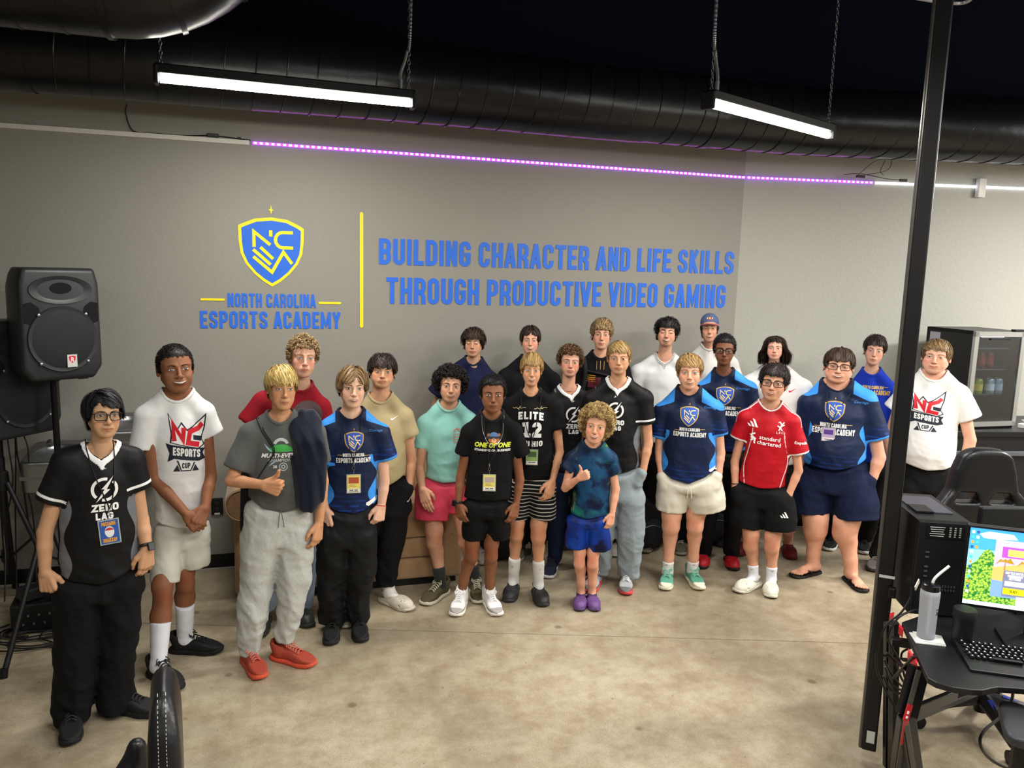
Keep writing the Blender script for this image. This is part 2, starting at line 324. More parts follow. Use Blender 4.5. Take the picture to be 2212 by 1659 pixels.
ledstrip('led_strip', (3.6, WY-.01, LZ), (4.62, WY-.222, LZ), 'ff7cf4', 9, 'short purple light strip continuing right beside the white one', .036, '8a32e6')
ledstrip('led_strip', (4.64, WY-.226, LZ), (7.1, WY-.745, LZ), 'f4f7ff', 6, 'bright white light strip running right behind the black post', .036, 'c9cfe6')
bpy.data.materials['led_strip_diode'].name = 'led_diode_purple'
for key, nm in (('led_strip_glow', 0), ('led_strip_diode', 0)): MATS.pop(key, None)
wl = [o for o in bpy.data.objects if o.name.startswith('led_strip') and o.type == 'EMPTY'][-1]
for ch in wl.children:
    e = 6 if 'diode' in ch.name else 1.6
    ch.data.materials.clear(); ch.data.materials.append(mat('white_led_%d' % (e > 2), 'eef2ff', emit=e))
c = B(); c.box((-2.28, WY-.006, LZ+.0), (4.38, .012, .028)); tag(c.build('white_channel', mat('white_plastic', 'd6d4cc', rough=.4)), 'unlit white plastic channel along the wall left of the purple strip', 'light strip')
lc = mat('black_cable', '0b0b0c', rough=.45)
def cable(name, P, r=.004, label=None, m=lc, parent=None, grp=None, n=6, k=6):
    b = B(); b.tube(spline(P, n), r, k=k); o = b.build(name, m, parent, smooth=True)
    if label: tag(o, label, 'cable', grp)
    return o
cc = empty('inline_controller', PY(462, 296), 'small black dimmer on its cable above the left end of the purple strip', 'controller')
c0 = A_(cc.location)
def rel(P, o=c0): return [A_(p)-o for p in P]
b = B(); b.box(PY(460, 293)+A_([0, -.012, 0])-c0, (.07, .018, .022)); b.build('dimmer_box', lc, cc, bev=.003); b = B(); b.box(PY(517, 299)+A_([0, -.01, 0])-c0, (.025, .012, .012)); b.build('plug_joint', lc, cc, bev=.003)
cable('dimmer_cable', rel([PY(274, 225, WY-.02), PY(272, 245, WY-.01), PY(287, 282, WY-.008), PY(330, 288, WY-.008), PY(400, 293, WY-.008), PY(460, 293, WY-.008), PY(517, 300, WY-.008), PY(541, 303, WY-.008)]), .0035, parent=cc)
c2 = empty('inline_controller', G(1850, 385, 2.87), 'tangle of thin black leads and a dimmer at the right end of the purple strip', 'controller'); c0 = A_(c2.location)
b = B(); b.box((0.02, -.02, .012), (.07, .018, .02), rotz(-.2)); b.build('dimmer_box', lc, c2, bev=.003); b = B(); b.box((.36, -.1, -.005), (.06, .018, .02), rotz(-.2)); b.build('dimmer_box', lc, c2, bev=.003)
cable('dimmer_cable', [(-.12, 0, .02), (-.05, -.02, .03), (.05, -.02, .03), (.12, -.04, .02), (.25, -.07, .0), (.36, -.09, .0)], .003, parent=c2)
cable('dimmer_cable', [(.0, -.01, .02), (.1, -.05, .12), (.2, -.06, .15), (.16, -.07, .06), (.2, -.06, .03)], .0022, parent=c2)
cable('dimmer_cable', [(.08, -.02, .03), (.2, -.08, .06), (.24, -.09, .12), (.2, -.1, .22)], .0022, parent=c2)
b = B(); b.box((0, 0, 0), (.075, .04, .15)); o = b.build('wall_sensor', mat('white_plastic2', 'e8e6e0', rough=.4), smooth=True, bev=.008); o.location = (5.50, 5.07, 2.84)
tag(o, 'small white plastic sensor box on the wall just right of the black post', 'sensor')
# ---- ducts
DUCT = mat('black_spiral_duct', '19191c', rough=.30, metal=.35, bump=.2, bscale=5, bdist=.03)
def duct(name, P, r, label, pitch=.16, k=40, seam=.006):
    P = A_(P, float); c = B(); c.tube(P, r, k=k); root = c.build(name, DUCT, smooth=True); tag(root, label, 'duct')
    return root
Yd, Zd, Rd = 4.97, 3.195, .232
X0, X1 = -4.4, 7.0
n = int((X1-X0)/.04); root = empty('spiral_duct', (1, Yd, Zd), 'long black spiral duct running along the top of the wall', 'duct')
c = B(); P = []; rad = []
for i in range(n+1):
    x = X0+(X1-X0)*i/n; yy = Yd if x < 3.6 else Yd-(x-3.6)*.21; P.append((x-1, yy-Yd, (.012*math.sin(x*2.1) if 0 < x < 2.4 else 0)*.4)); rad.append(Rd)
c.tube(P, rad, k=44); c.build('duct_shell', DUCT, root, smooth=True)
c = B(); tp = .165; nn = int((X1-X0)/tp*26); hel = []
for i in range(nn):
    x = X0+(X1-X0)*i/nn; a = -2*math.pi*(x-X0)/tp; yy = Yd if x < 3.6 else Yd-(x-3.6)*.21
    hel.append((x-1+.0, yy-Yd+(Rd+.0015)*math.cos(a), (Rd+.0015)*math.sin(a)))
c.tube(hel, .0045, k=4); c.build('duct_seam', DUCT, root, smooth=True)
for x in (-1.2, 2.9, 5.9):
    c = B(); yy = 0 if x < 3.6 else -(x-3.6)*.21; c.tube([(x-1-.03, yy, 0), (x-1+.03, yy, 0)], Rd+.006, k=44); c.build('duct_collar', DUCT, root, smooth=True)
# second duct: nearer, with a gored elbow that turns up
r2 = .27; root = empty('elbow_duct', (-.6, 3.74, 3.3), 'thick black duct with a gored elbow turning up, top left', 'duct'); c0 = A_(root.location)
Zb = 3.0+r2; Yb = 3.76
cx, cz, br = -.60, Zb+.50, .50
el = [(cx+br*math.sin(a), Yb, cz-br*math.cos(a)) for a in np.radians([0, 18, 36, 54, 72, 90])]
allp = [(-4.2, Yb, Zb)]+[(x, Yb, Zb) for x in np.arange(-3.9, -.65, .3)]+el+[(cx+br, Yb, 4.7)]
dirs = []
pth = [A_(q)-c0 for q in allp[:-1]]; arcp = [A_((cx+br*math.sin(a), Yb, cz-br*math.cos(a)))-c0 for a in np.radians(np.linspace(0, 90, 13))]
full = [A_((-4.2, Yb, Zb))-c0, A_((-2.5, Yb, Zb))-c0, A_((cx-.02, Yb, Zb))-c0]+arcp[1:]+[A_((cx+br, Yb, 4.7))-c0]
c = B(); c.tube(full, r2, k=48); c.build('duct_shell', DUCT, root, smooth=True)
for x in np.arange(-3.9, cx, .165): c = B(); c.tube([A_((x-.004, Yb, Zb))-c0, A_((x+.004, Yb, Zb))-c0], r2+.004, k=48); c.build('duct_seam', DUCT, root, smooth=True)
for a in np.radians([0, 22, 45, 68, 90]):
    q = A_((cx+br*math.sin(a), Yb, cz-br*math.cos(a)))-c0; t = A_([math.cos(a), 0, math.sin(a)]); c = B(); c.tube([q-t*.012, q+t*.012], r2+.009, k=48); c.build('gore_seam', DUCT, root, smooth=True)
# ---- ceiling conduits and junction box
CON = mat('galvanised_steel', '9a9ba0', rough=.35, metal=.9)
def pipe(name, P, r, label, m=CON): b = B(); b.tube(P, r, k=8); return tag(b.build(name, m, smooth=True), label, 'pipe')
a = G(940, 102, 3.75); b_ = G(1390, 152, 3.75); a0_ = a; cpl = pipe('conduit', [a, b_], .012, 'thin grey conduit above the long duct in the middle')
a = G(1100, 119, 3.75); c = B(); c.box(a, (.05, .05, .04)); c.build('conduit_coupling', CON, cpl, bev=.005)
for f_ in (.15, .55, .9): q = a0_+(b_-a0_)*f_; c = B(); c.tube([q, (q[0], q[1], 4.72)], .004, k=5); c.build('hanger_rod', NAVY, cpl)
a = G(1725, 183, 3.62); b_ = G(2212, 226, 3.62); pipe('conduit', [a, a+(b_-a)*1.05], .010, 'thin grey conduit running behind the post at upper right')
pipe('conduit', spline([G(1960, 207, 3.6), G(2060, 200, 3.6), G(2100, 203, 3.6), G(2150, 198, 3.6), G(2180, 205, 3.6), G(2200, 215, 3.6), G(2240, 218, 3.6)]), .009, 'bent grey conduit right of the post, above the straight one')
pipe('conduit', spline([G(1950, -10, 3.4), G(2040, 4, 3.4), G(2085, 4, 3.4), G(2105, -14, 3.4)]), .011, 'short bent grey conduit at the very top beside the post')
c = B(); p = G(922, 85, 4.62); c.box(p, (.3, .16, .18)); tag(c.build('junction_box', NAVY, bev=.005), 'dark painted junction box on the ceiling above the long duct', 'electrical box')
for x in np.arange(-3.5, 7, 1.5):
    c = B(); c.box((x, .75, 4.55), (.08, 9.6, .28)); tag(c.build('ceiling_joist', NAVY), kind='structure')
# ---- hanging shop lights
TUBE = mat('lit_tube', 'fffbee', emit=15); HOUS = mat('fixture_black', '121212', rough=.4, metal=.3)
def chainlinks(b, a, z1, r=.0022, L=.028):
    a = A_(a); k = int((z1-a[2])/(L*.78))
    for i in range(k):
        zc = a[2]+(i+.5)*L*.78; t = np.linspace(0, 2*math.pi, 9)[:-1]; e = i % 2
        pts = [(a[0]+(0 if e else math.cos(q)*L*.24), a[1]+(math.cos(q)*L*.24 if e else 0), zc+math.sin(q)*L*.5) for q in t]; b.tube(pts, r, k=4, closed=True)
def shoplight(name, a, b_, label, conduit_end):
    a = A_(a); b_ = A_(b_); mid = (a+b_)/2; d = b_-a; L = np.linalg.norm(d); R = rotz(math.atan2(d[1], d[0])); root = empty(name, mid, label, 'ceiling light', 'hanging tube lights')
    q = B(); q.box((0, 0, .062), (L+.02, .075, .045), R); q.build('housing', HOUS, root, bev=.006)
    for s in (-1, 1): q = B(); q.box(R@A_([s*(L/2+.004), 0, .035]), (.022, .08, .09), R); q.build('end_cap', HOUS, root, bev=.008)
    q = B(); q.tube([R@A_([-L/2+.012, 0, .020]), R@A_([L/2-.012, 0, .020])], .020, k=14); q.build('tube', TUBE, root, smooth=True)
    for s in (-1, 1):
        q = B(); e = R@A_([s*L*.485, 0, .085]); chainlinks(q, e, 4.4-mid[2]); q.build('chain', CON, root, smooth=True)
    e = R@A_([conduit_end*L*.45, 0, .085]); h = A_([R[0][0], R[1][0], 0])*conduit_end
    P = spline([e, e+A_([0, 0, .08]), e+h*.03+A_([0, 0, .18]), e+h*.05+A_([0, 0, .35]), e+h*.055+A_([0, 0, 1.4])], 60); T = len(P)
    q = B(); q.tube(P, [.008+(.0012 if i % 2 else 0) for i in range(T)], k=8); q.build('flexible_conduit', CON, root)
    q = B(); q.tube([e, e+A_([0, 0, .05])], .012, k=10); q.build('conduit_connector', CON, root)
    ar = area('tube_light', (mid[0], mid[1], mid[2]-.012), (L*.96, .04), 26, (1, .97, .9), rot=(0, 0, math.atan2(d[1], d[0]))); 
shoplight('shop_light', G(340, 178, 2.93), G(890, 232, 2.93), 'lit tube light hung on chains at upper left in front of the duct', 1)
shoplight('shop_light', G(1530, 232, 2.93), G(1790, 300, 2.93), 'lit tube light hung slantwise on chains at upper right', -1)
# ---- black post (power pole) on the right
pc = G(1868, 1650); q = pc[:2]; post = empty('power_pole', (q[0], q[1], 0), 'tall square black power pole from desk corner to ceiling', 'pole')
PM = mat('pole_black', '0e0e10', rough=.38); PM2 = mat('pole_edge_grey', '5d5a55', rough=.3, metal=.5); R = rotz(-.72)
b = B(); b.box(R@A_([.010, .03, 0])+A_([0, 0, 2.36]), (.058, .05, 4.6), R); b.build('pole_body', PM, post, bev=.006)
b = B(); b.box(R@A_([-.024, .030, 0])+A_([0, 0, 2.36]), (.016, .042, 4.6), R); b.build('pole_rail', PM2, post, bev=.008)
for z, nm, w_, h_ in ((.13, 'paper_label', .032, .055), (.86, 'tape_band', .060, .012)):
    b = B(); b.box(R@A_([.012, -.001, 0])+A_([0, 0, z]), (w_, .002, h_), R); b.build(nm, mat('label_white', 'c9c9c4', rough=.6), post)
for z in (.80, .62):
    b = B(); b.box(R@A_([.036, -.012, 0])+A_([0, 0, z]), (.03, .03, .045), R); b.build('plug', lc, post, bev=.006)
# ---- wall outlet
b = B(); b.box((-.345, WY-.006, .445), (.075, .012, .117)); o = b.build('wall_outlet', mat('outlet_black', '0a0a0a', rough=.3), bev=.004); tag(o, 'black outlet plate low on the wall left of the sofa', 'outlet')
for z in (.465, .425):
    b = B(); b.box((-.345, WY-.0135, z), (.03, .004, .026)); b.build('socket', mat('outlet_face', '1c1c1c', rough=.25), o, bev=.003)
b = B(); b.box((-.345, WY-.0137, .395), (.035, .002, .012)); b.build('sticker', mat('label_white', 'c9c9c4'), o)
# ================= PEOPLE ENGINE: signed distance shapes meshed by surface nets
def nrm(v): v = A_(v, float); return v/(np.linalg.norm(v)+1e-12)
def smin(a, b, k):
    h = np.clip(.5+.5*(b-a)/k, 0, 1); return b+(a-b)*h-k*h*(1-h)
def smax(a, b, k): return -smin(-a, -b, k)
def cone(P, a, b, ra, rb):
    a = A_(a, float); d = A_(b, float)-a; q = P-a; t = np.clip(q@d/(d@d+1e-12), 0, 1)
    return np.sqrt(((q-t[:, None]*d)**2).sum(1))-(ra+(rb-ra)*t)
def ell(P, c, r):
    r = A_(r, float); q = (P-A_(c))/r; k0 = np.sqrt((q**2).sum(1)); k1 = np.sqrt(((q/r)**2).sum(1)); return k0*(k0-1)/(k1+1e-9)
def surfnet(f, xs, ys, zs, bs=4):
    nx, ny, nz = len(xs), len(ys), len(zs)
    D = np.ones((nx, ny, nz), np.float32)
    cx = [(xs[i:i+bs]) for i in range(0, nx, bs)]; cy = [(ys[i:i+bs]) for i in range(0, ny, bs)]; cz = [(zs[i:i+bs]) for i in range(0, nz, bs)]
    mx = A_([(c[0]+c[-1])/2 for c in cx]); my = A_([(c[0]+c[-1])/2 for c in cy]); mz = A_([(c[0]+c[-1])/2 for c in cz])
    hx = A_([(c[-1]-c[0])/2 for c in cx]); hy = A_([(c[-1]-c[0])/2 for c in cy]); hz = A_([(c[-1]-c[0])/2 for c in cz])
    Gx = np.stack(np.meshgrid(mx, my, mz, indexing='ij'), -1).reshape(-1, 3); Hd = np.sqrt(hx[:, None, None]**2+hy[None, :, None]**2+hz[None, None, :]**2)
    step = max(np.diff(xs).max(), np.diff(ys).max(), np.diff(zs).max())
    dc = f(Gx).reshape(len(mx), len(my), len(mz)); act = np.abs(dc) < Hd*1.35+step*1.6+.004
    for (i, j, k) in np.argwhere(~act & (dc < 0)): D[i*bs:(i+1)*bs, j*bs:(j+1)*bs, k*bs:(k+1)*bs] = -1
    ai = np.argwhere(act)
    if not len(ai): return np.zeros((0, 3)), np.zeros((0, 4), int)
    off = np.stack(np.meshgrid(*[np.arange(bs)]*3, indexing='ij'), -1).reshape(-1, 3)
    idx = (ai[:, None]*bs+off[None]).reshape(-1, 3); ok = (idx[:, 0] < nx) & (idx[:, 1] < ny) & (idx[:, 2] < nz); idx = idx[ok]
    pts = np.stack([xs[idx[:, 0]], ys[idx[:, 1]], zs[idx[:, 2]]], 1)
    D[idx[:, 0], idx[:, 1], idx[:, 2]] = f(pts)
    S = D < 0; c = sum(S[a:nx-1+a, b:ny-1+b, d:nz-1+d].astype(np.int8) for a in (0, 1) for b in (0, 1) for d in (0, 1))
    cells = np.argwhere((c > 0) & (c < 8)); m = len(cells); acc = np.zeros((m, 3)); cnt = np.zeros(m)
    X = [xs, ys, zs]
    for ax in range(3):
        o1, o2 = [q for q in range(3) if q != ax]
        for u in (0, 1):
            for v in (0, 1):
                a = cells.copy(); a[:, o1] += u; a[:, o2] += v; b = a.copy(); b[:, ax] += 1
                da = D[a[:, 0], a[:, 1], a[:, 2]]; db = D[b[:, 0], b[:, 1], b[:, 2]]; cr_ = (da < 0) != (db < 0)
                t = np.where(cr_, da/(da-db+1e-12), 0); p = np.stack([X[q][a[:, q]] for q in range(3)], 1)
                p[:, ax] += t*(X[ax][b[:, ax]]-X[ax][a[:, ax]]); acc += p*cr_[:, None]; cnt += cr_
    V = acc/cnt[:, None]; ids = -np.ones((nx, ny, nz), np.int32); ids[cells[:, 0], cells[:, 1], cells[:, 2]] = np.arange(m); Q = []
    for ax in range(3):
        o1, o2 = [(1, 2), (2, 0), (0, 1)][ax]; sl = [slice(None)]*3; sl2 = [slice(None)]*3; sl[ax] = slice(0, -1); sl2[ax] = slice(1, None)
        e = np.argwhere(S[tuple(sl)] != S[tuple(sl2)]); e = e[(e[:, o1] > 0) & (e[:, o2] > 0)]
        if not len(e): continue
        def g(u, v): a = e.copy(); a[:, o1] -= u; a[:, o2] -= v; return ids[a[:, 0], a[:, 1], a[:, 2]]
        q = np.stack([g(1, 1), g(0, 1), g(0, 0), g(1, 0)], 1); fl = ~S[e[:, 0], e[:, 1], e[:, 2]]; q[fl] = q[fl][:, ::-1]; q = q[(q >= 0).all(1)]; Q.append(q)
    return V, np.concatenate(Q)
def grid(f, lo, hi, h, **k):
    h = np.broadcast_to(h, (3,)); return surfnet(f, *[np.arange(lo[i], hi[i]+h[i], h[i]) for i in range(3)], **k)
def varaxis(knots, steps):
    out = [knots[0]]
    for i, s in enumerate(steps):
        n = max(1, round((knots[i+1]-knots[i])/s)); out += list(np.linspace(knots[i], knots[i+1], n+1)[1:])
    return A_(out)
# ---------------- canonical head (metres, face towards -Y, eyes at z=0, chin z=-.112, crown z=.115)
def head_sdf(P):
    Q = P.copy(); Q[:, 0] = np.abs(Q[:, 0])
    d = ell(Q, (0, .013, .030), (.0745, .094, .086))
    d = smin(d, ell(Q, (0, -.034, .034), (.060, .050, .056)), .02)
    d = smin(d, ell(Q, (0, -.030, -.030), (.0585, .055, .066)), .025)
    d = smin(d, cone(Q, (.050, .004, -.045), (.022, -.056, -.088), .017, .020), .028)
    d = smin(d, ell(Q, (0, -.070, -.092), (.022, .018, .019)), .02)
    d = smin(d, ell(Q, (.041, -.056, -.026), (.020, .018, .018)), .022)
    d = smin(d, ell(Q, (.033, -.058, -.055), (.023, .020, .024)), .02)
    d = smin(d, cone(Q, (.010, -.083, .019), (.046, -.062, .021), .0085, .009), .012)
    d = smin(d, ell(Q, (0, -.083, -.062), (.026, .015, .020)), .012)
    d = smax(d, -ell(Q, (.031, -.100, -.001), (.0175, .014, .0115)), .010)
    d = smin(d, ell(Q, (.031, -.0735, -.001), (.0145, .0125, .0115)), .004)
    d = smin(d, cone(Q, (0, -.085, .012), (0, -.104, -.029), .0068, .0092), .009)
    d = smin(d, ell(Q, (0, -.1065, -.0335), (.0115, .0105, .0095)), .006)
    d = smin(d, ell(Q, (.0125, -.0965, -.0365), (.0075, .0085, .0068)), .005)
    d = smax(d, -ell(Q, (.0065, -.1015, -.045), (.0032, .005, .0028)), .003)
    d = smin(d, cone(Q, (0, -.0965, -.0595), (.019, -.0875, -.0625), .0045, .0022), .005)
    d = smin(d, cone(Q, (0, -.0955, -.0705), (.017, -.0865, -.067), .0055, .003), .005)
    d = smax(d, -cone(Q, (0, -.1035, -.0648), (.022, -.092, -.0645), .0022, .0016), .002)
    e = ell(Q@rotx(-.2).T, (.0765, .012, -.008), (.0085, .019, .0305)); e = smax(e, -ell(Q, (.088, .004, -.006), (.0095, .012, .020)), .004)
    d = smin(d, e, .008)
    d = smin(d, cone(Q, (0, .018, -.055), (0, .034, -.235), .050, .050), .022)
    return d
HX = varaxis([-.092, -.058, .058, .092], [.0048, .0032, .0048]); HY = varaxis([-.125, -.06, .12], [.0032, .0085]); HZ = varaxis([-.235, -.122, .032, .122], [.014, .0031, .0078])
HV, HF = surfnet(head_sdf, HX, HY, HZ)
def decal_proj(bvh, V2, off, d0=-.3, fill=None):
    """project x,z pairs along +Y on a BVH, return 3D points just in front of it"""
    out = []; last = None
    for x, z in V2:
        h = bvh.ray_cast(Vector((x, d0, z)), Vector((0, 1, 0)))[0]
        y = h.y if h is not None else (last if last is not None else -.08); last = y; out.append((x, y-off, z))
    return A_(out)
HBV = BVHTree.FromPolygons(HV.tolist(), HF.tolist())
HV2, HF2 = surfnet(head_sdf, varaxis([-.092, -.058, .058, .092], [.0060, .0041, .0060]), varaxis([-.125, -.06, .12], [.0041, .011]), varaxis([-.235, -.122, .032, .122], [.018, .0040, .0095]))
HBV2 = BVHTree.FromPolygons(HV2.tolist(), HF2.tolist())
def disc2(fx, n=20, rings=3):
    """filled closed outline fx(t)->(x,z), with rings toward the centroid"""
    o = A_([fx(2*math.pi*i/n) for i in range(n)]); c = o.mean(0); V = [c+(o-c)*(k/rings) for k in range(1, rings+1)]; V = np.concatenate([[c]]+V)
    Fs = [(0, 1+i, 1+(i+1) % n) for i in range(n)]+[(1+(k-1)*n+i, 1+k*n+i, 1+k*n+(i+1) % n, 1+(k-1)*n+(i+1) % n) for k in range(1, rings) for i in range(n)]
    return V, Fs
def almond(cx, cz, w, h, tilt=0, sq=0):
    def f(t):
        c, s = math.cos(t), math.sin(t); x = w*c; z = (h*(1-sq) if s > 0 else h*.72)*math.copysign(abs(s)**1.0, s)*(1-.25*c*c); return (cx+x, cz+z+tilt*x)
    return f
def band2(top, thick, n=10):
    """strip below/around a polyline: list of (x,z,t)"""
    V = []; Fs = []
    for x, z, t in top: V += [(x, z+t/2), (x, z-t/2)]
    for i in range(len(top)-1): Fs.append((2*i, 2*i+2, 2*i+3, 2*i+1))
    return A_(V), Fs
# ---------------- canonical feet and shoes; toes towards -Y, heel at y=+.07, length .28 (scaled), floor z=0
def foot_path(t): return t
def sole_sdf(Q, z0, z1, gr=0):
    """shoe-print prism"""
    x, y = Q[:, 0], Q[:, 1]; w_ = np.interp(y, [-.20, -.17, -.12, -.03, .03, .075], [.030, .041, .047, .036, .036, .030])+gr
    c = np.interp(y, [-.2, -.1, .0, .08], [-.006, 0, .004, 0]); dy = np.maximum(-.200-gr-y, y-.082-gr); d = np.maximum(np.abs(x-c)-w_, dy)
    q = np.sqrt(np.maximum(np.abs(x-c)-w_+.03, 0)**2+np.maximum(dy+.03, 0)**2)-.03; d = np.maximum(d, q)
    toe = np.clip((-y-.13)/.07, 0, 1)**2*.014
    return smax(d, np.maximum(z0+toe-Q[:, 2], Q[:, 2]-z1-toe*.7), .004)
def sneak_sdf(Q):
    d = ell(Q, (0, -.130, .040), (.044, .072, .036)); d = smin(d, cone(Q, (0, -.10, .042), (.002, .01, .050), .038, .036), .03)
    d = smin(d, cone(Q, (.002, .025, .045), (0, .040, .092), .038, .041), .025)
    d = smax(d, Q[:, 2]-(.078+np.clip(Q[:, 1]+.06, -.2, .2)*.28), .006)
    d = smax(d, .018-Q[:, 2], .004); d = smax(d, -cone(Q, (0, .028, .085), (0, .030, .15), .026, .034), .006)
    return d
def clog_sdf(Q, holes=True):
    d = ell(Q, (-.001, -.110, .030), (.052, .088, .050)); d = smin(d, cone(Q, (0, -.09, .03), (0, .03, .028), .040, .036), .03)
    d = smax(d, .012-Q[:, 2], .004); d = smax(d, Q[:, 2]-(.072-np.clip(Q[:, 1]+.06, 0, .2)*.35), .006)
    d = smax(d, -cone(Q, (0, -.028, .060), (0, .05, .055), .033, .032), .006)
    if holes:
        for i, (x, y) in enumerate([(-.02, -.1), (0, -.1), (.02, -.1), (-.028, -.122), (-.01, -.122), (.01, -.122), (.028, -.122), (-.02, -.143), (0, -.143), (.02, -.143)]):
            d = smax(d, -cone(Q, (x, y, .03), (x*1.2, y-.02, .12), .0042, .0046), .0015)
        for x in (-.049, .049): d = smax(d, -ell(Q, (x, -.13, .033), (.012, .008, .007)), .002)
    return d
def strap_sdf(Q): q = np.abs(cone(Q, (0, -.045, .03), (0, .02, .048), .044, .042))-.0034; return smax(q, np.maximum(np.abs(Q[:, 2]-(.068+(Q[:, 1]+.045)*.15))-.0095, Q[:, 1]-.06), .002)
def bare_sdf(Q):
    d = cone(Q, (0, .035, .035), (.0, -.09, .028), .032, .027); d = smin(d, cone(Q, (0, .02, .05), (0, .015, .12), .034, .031), .03); d = smin(d, ell(Q, (0, -.10, .022), (.040, .038, .017)), .015)
    for x, y, r in ((-.026, -.168, .0125), (-.008, -.168, .009), (.007, -.160, .0085), (.020, -.150, .008), (.031, -.137, .0075)):
        d = smin(d, cone(Q, (x*.8, -.115, .018), (x, y, .0125), r*1.05, r), .004)
    return smax(d, .002-Q[:, 2], .003)
SHOE = {}
def shoe_parts(kind):
    if kind in SHOE: return SHOE[kind]
    lo, hi = (-.062, -.22, -.004), (.062, .1, .15); R = {}
    def s(f, h=.0074): V, Fq = grid(f, lo, hi, h); return V, Fq
    if kind == 'sneaker':
        R['upper'] = s(sneak_sdf); R['sole'] = s(lambda Q: sole_sdf(Q, 0, .027, .003), .009); b = B()
        for i in range(6):
            y = -.105+i*.0165; z = .079+i*.0052; b.tube(spline([(-.022, y-.004, z-.010), (-.008, y, z+.002), (.008, y+.004, z+.002), (.022, y+.004, z-.010)], 3), .0028, k=5)
            b.tube(spline([(.022, y-.004, z-.010), (.008, y, z+.003), (-.008, y+.004, z+.003), (-.022, y+.004, z-.010)], 3), .0028, k=5)
        for s_ in (-1, 1): b.tube(spline([(0, -.018, .113), (s_*.022, -.03, .118), (s_*.034, -.045, .100), (s_*.018, -.034, .106), (0, -.02, .112), (s_*.03, -.055, .095)], 4), .0025, k=5)
        R['laces'] = (np.concatenate(b.v), b.f)
        t = B(); t.box((0, -.004, .118), (.046, .012, .04), rotx(-.35)); R['tongue'] = (np.concatenate(t.v), t.f)
    elif kind in ('clog', 'clog_plain'):
        R['upper'] = s(clog_sdf, .0052); R['sole'] = s(lambda Q: sole_sdf(Q, 0, .024, .004), .009)
        if kind == 'clog': R['strap'] = s(strap_sdf, .0055)
    elif kind == 'sandal':
        R['sole'] = s(lambda Q: sole_sdf(Q, -.002, .018, .004)-0); b = B()
        for s_ in (-1, 1): b.tube(spline([(-.014, -.140, .018), (-.014, -.134, .034), (s_*.018-.006, -.105, .050), (s_*.036, -.06, .040), (s_*.040, -.03, .016)], 5), [.005]*21, k=8)
        R['strap'] = (np.concatenate(b.v), b.f)
    SHOE[kind] = R; return R
# ---------------- hands: local frame x across (thumb side +), y along fingers, z = back of hand
def hand_prims(kind, s=1.):
    """list of (a,b,ra,rb)"""
    P = []; fx = (.030, .010, -.010, -.029); ln = (.072, .080, .074, .058); r = .0092
    for i, x in enumerate(fx): P.append(((x*.55, .01, 0), (x, .085-.004*abs(i-1), 0), .016, .0125))
    curl = {'relaxed': (22, 32, 22), 'curl': (45, 60, 35), 'fist': (82, 98, 62), 'flat': (6, 10, 8), 'clasp': (35, 50, 30)}[kind if kind != 'thumb' else 'fist']
    for i, x in enumerate(fx):
        p = A_([x, .085-.004*abs(i-1), 0.]); a = 0; k = 1+.12*i
        for j, (c_, L) in enumerate(zip(curl, (.46, .30, .24))):
            a += math.radians(c_*(k if kind != 'fist' and kind != 'thumb' else 1)); q = p+A_([x*.04*(1-j*.5), math.cos(a), -math.sin(a)])*ln[i]*L
            P.append((tuple(p), tuple(q), r-.0008*j, r-.0008*(j+1))); p = q
    if kind == 'thumb': T = [(.022, .018, -.006), (.046, .045, -.010), (.070, .058, -.006), (.098, .062, .002)]
    elif kind == 'fist': T = [(.022, .018, -.006), (.042, .046, -.018), (.032, .074, -.034), (.010, .082, -.040)]
    else: T = [(.022, .015, -.006), (.043, .040, -.016), (.050, .066, -.026), (.046, .090, -.034)]
    rr = (.0165, .0125, .0108, .0088)
    for j in range(3): P.append((T[j], T[j+1], rr[j], rr[j+1]))
    return [(A_(a)*s, A_(b)*s, ra*s, rb*s) for a, b, ra, rb in P]
# ---------------- wrinkle noise for cloth
def wr(P, f=9., seed=0, dirv=(1, 0, .6)):
    d = A_(dirv); x, y, z = P[:, 0]*f, P[:, 1]*f, P[:, 2]*f
    w1 = np.sin(x*.9+1.7*np.sin(z*.7+seed)+seed*1.3); w2 = np.sin(z*1.1+1.3*np.sin(x*.8+seed*2.1)+y)
    return .5*np.sin(2.2*(d[0]*x+d[2]*z+d[1]*y)+1.8*w1+seed)+.5*np.sin(1.3*(d[0]*x-d[2]*z)+1.6*w2+seed*.7)
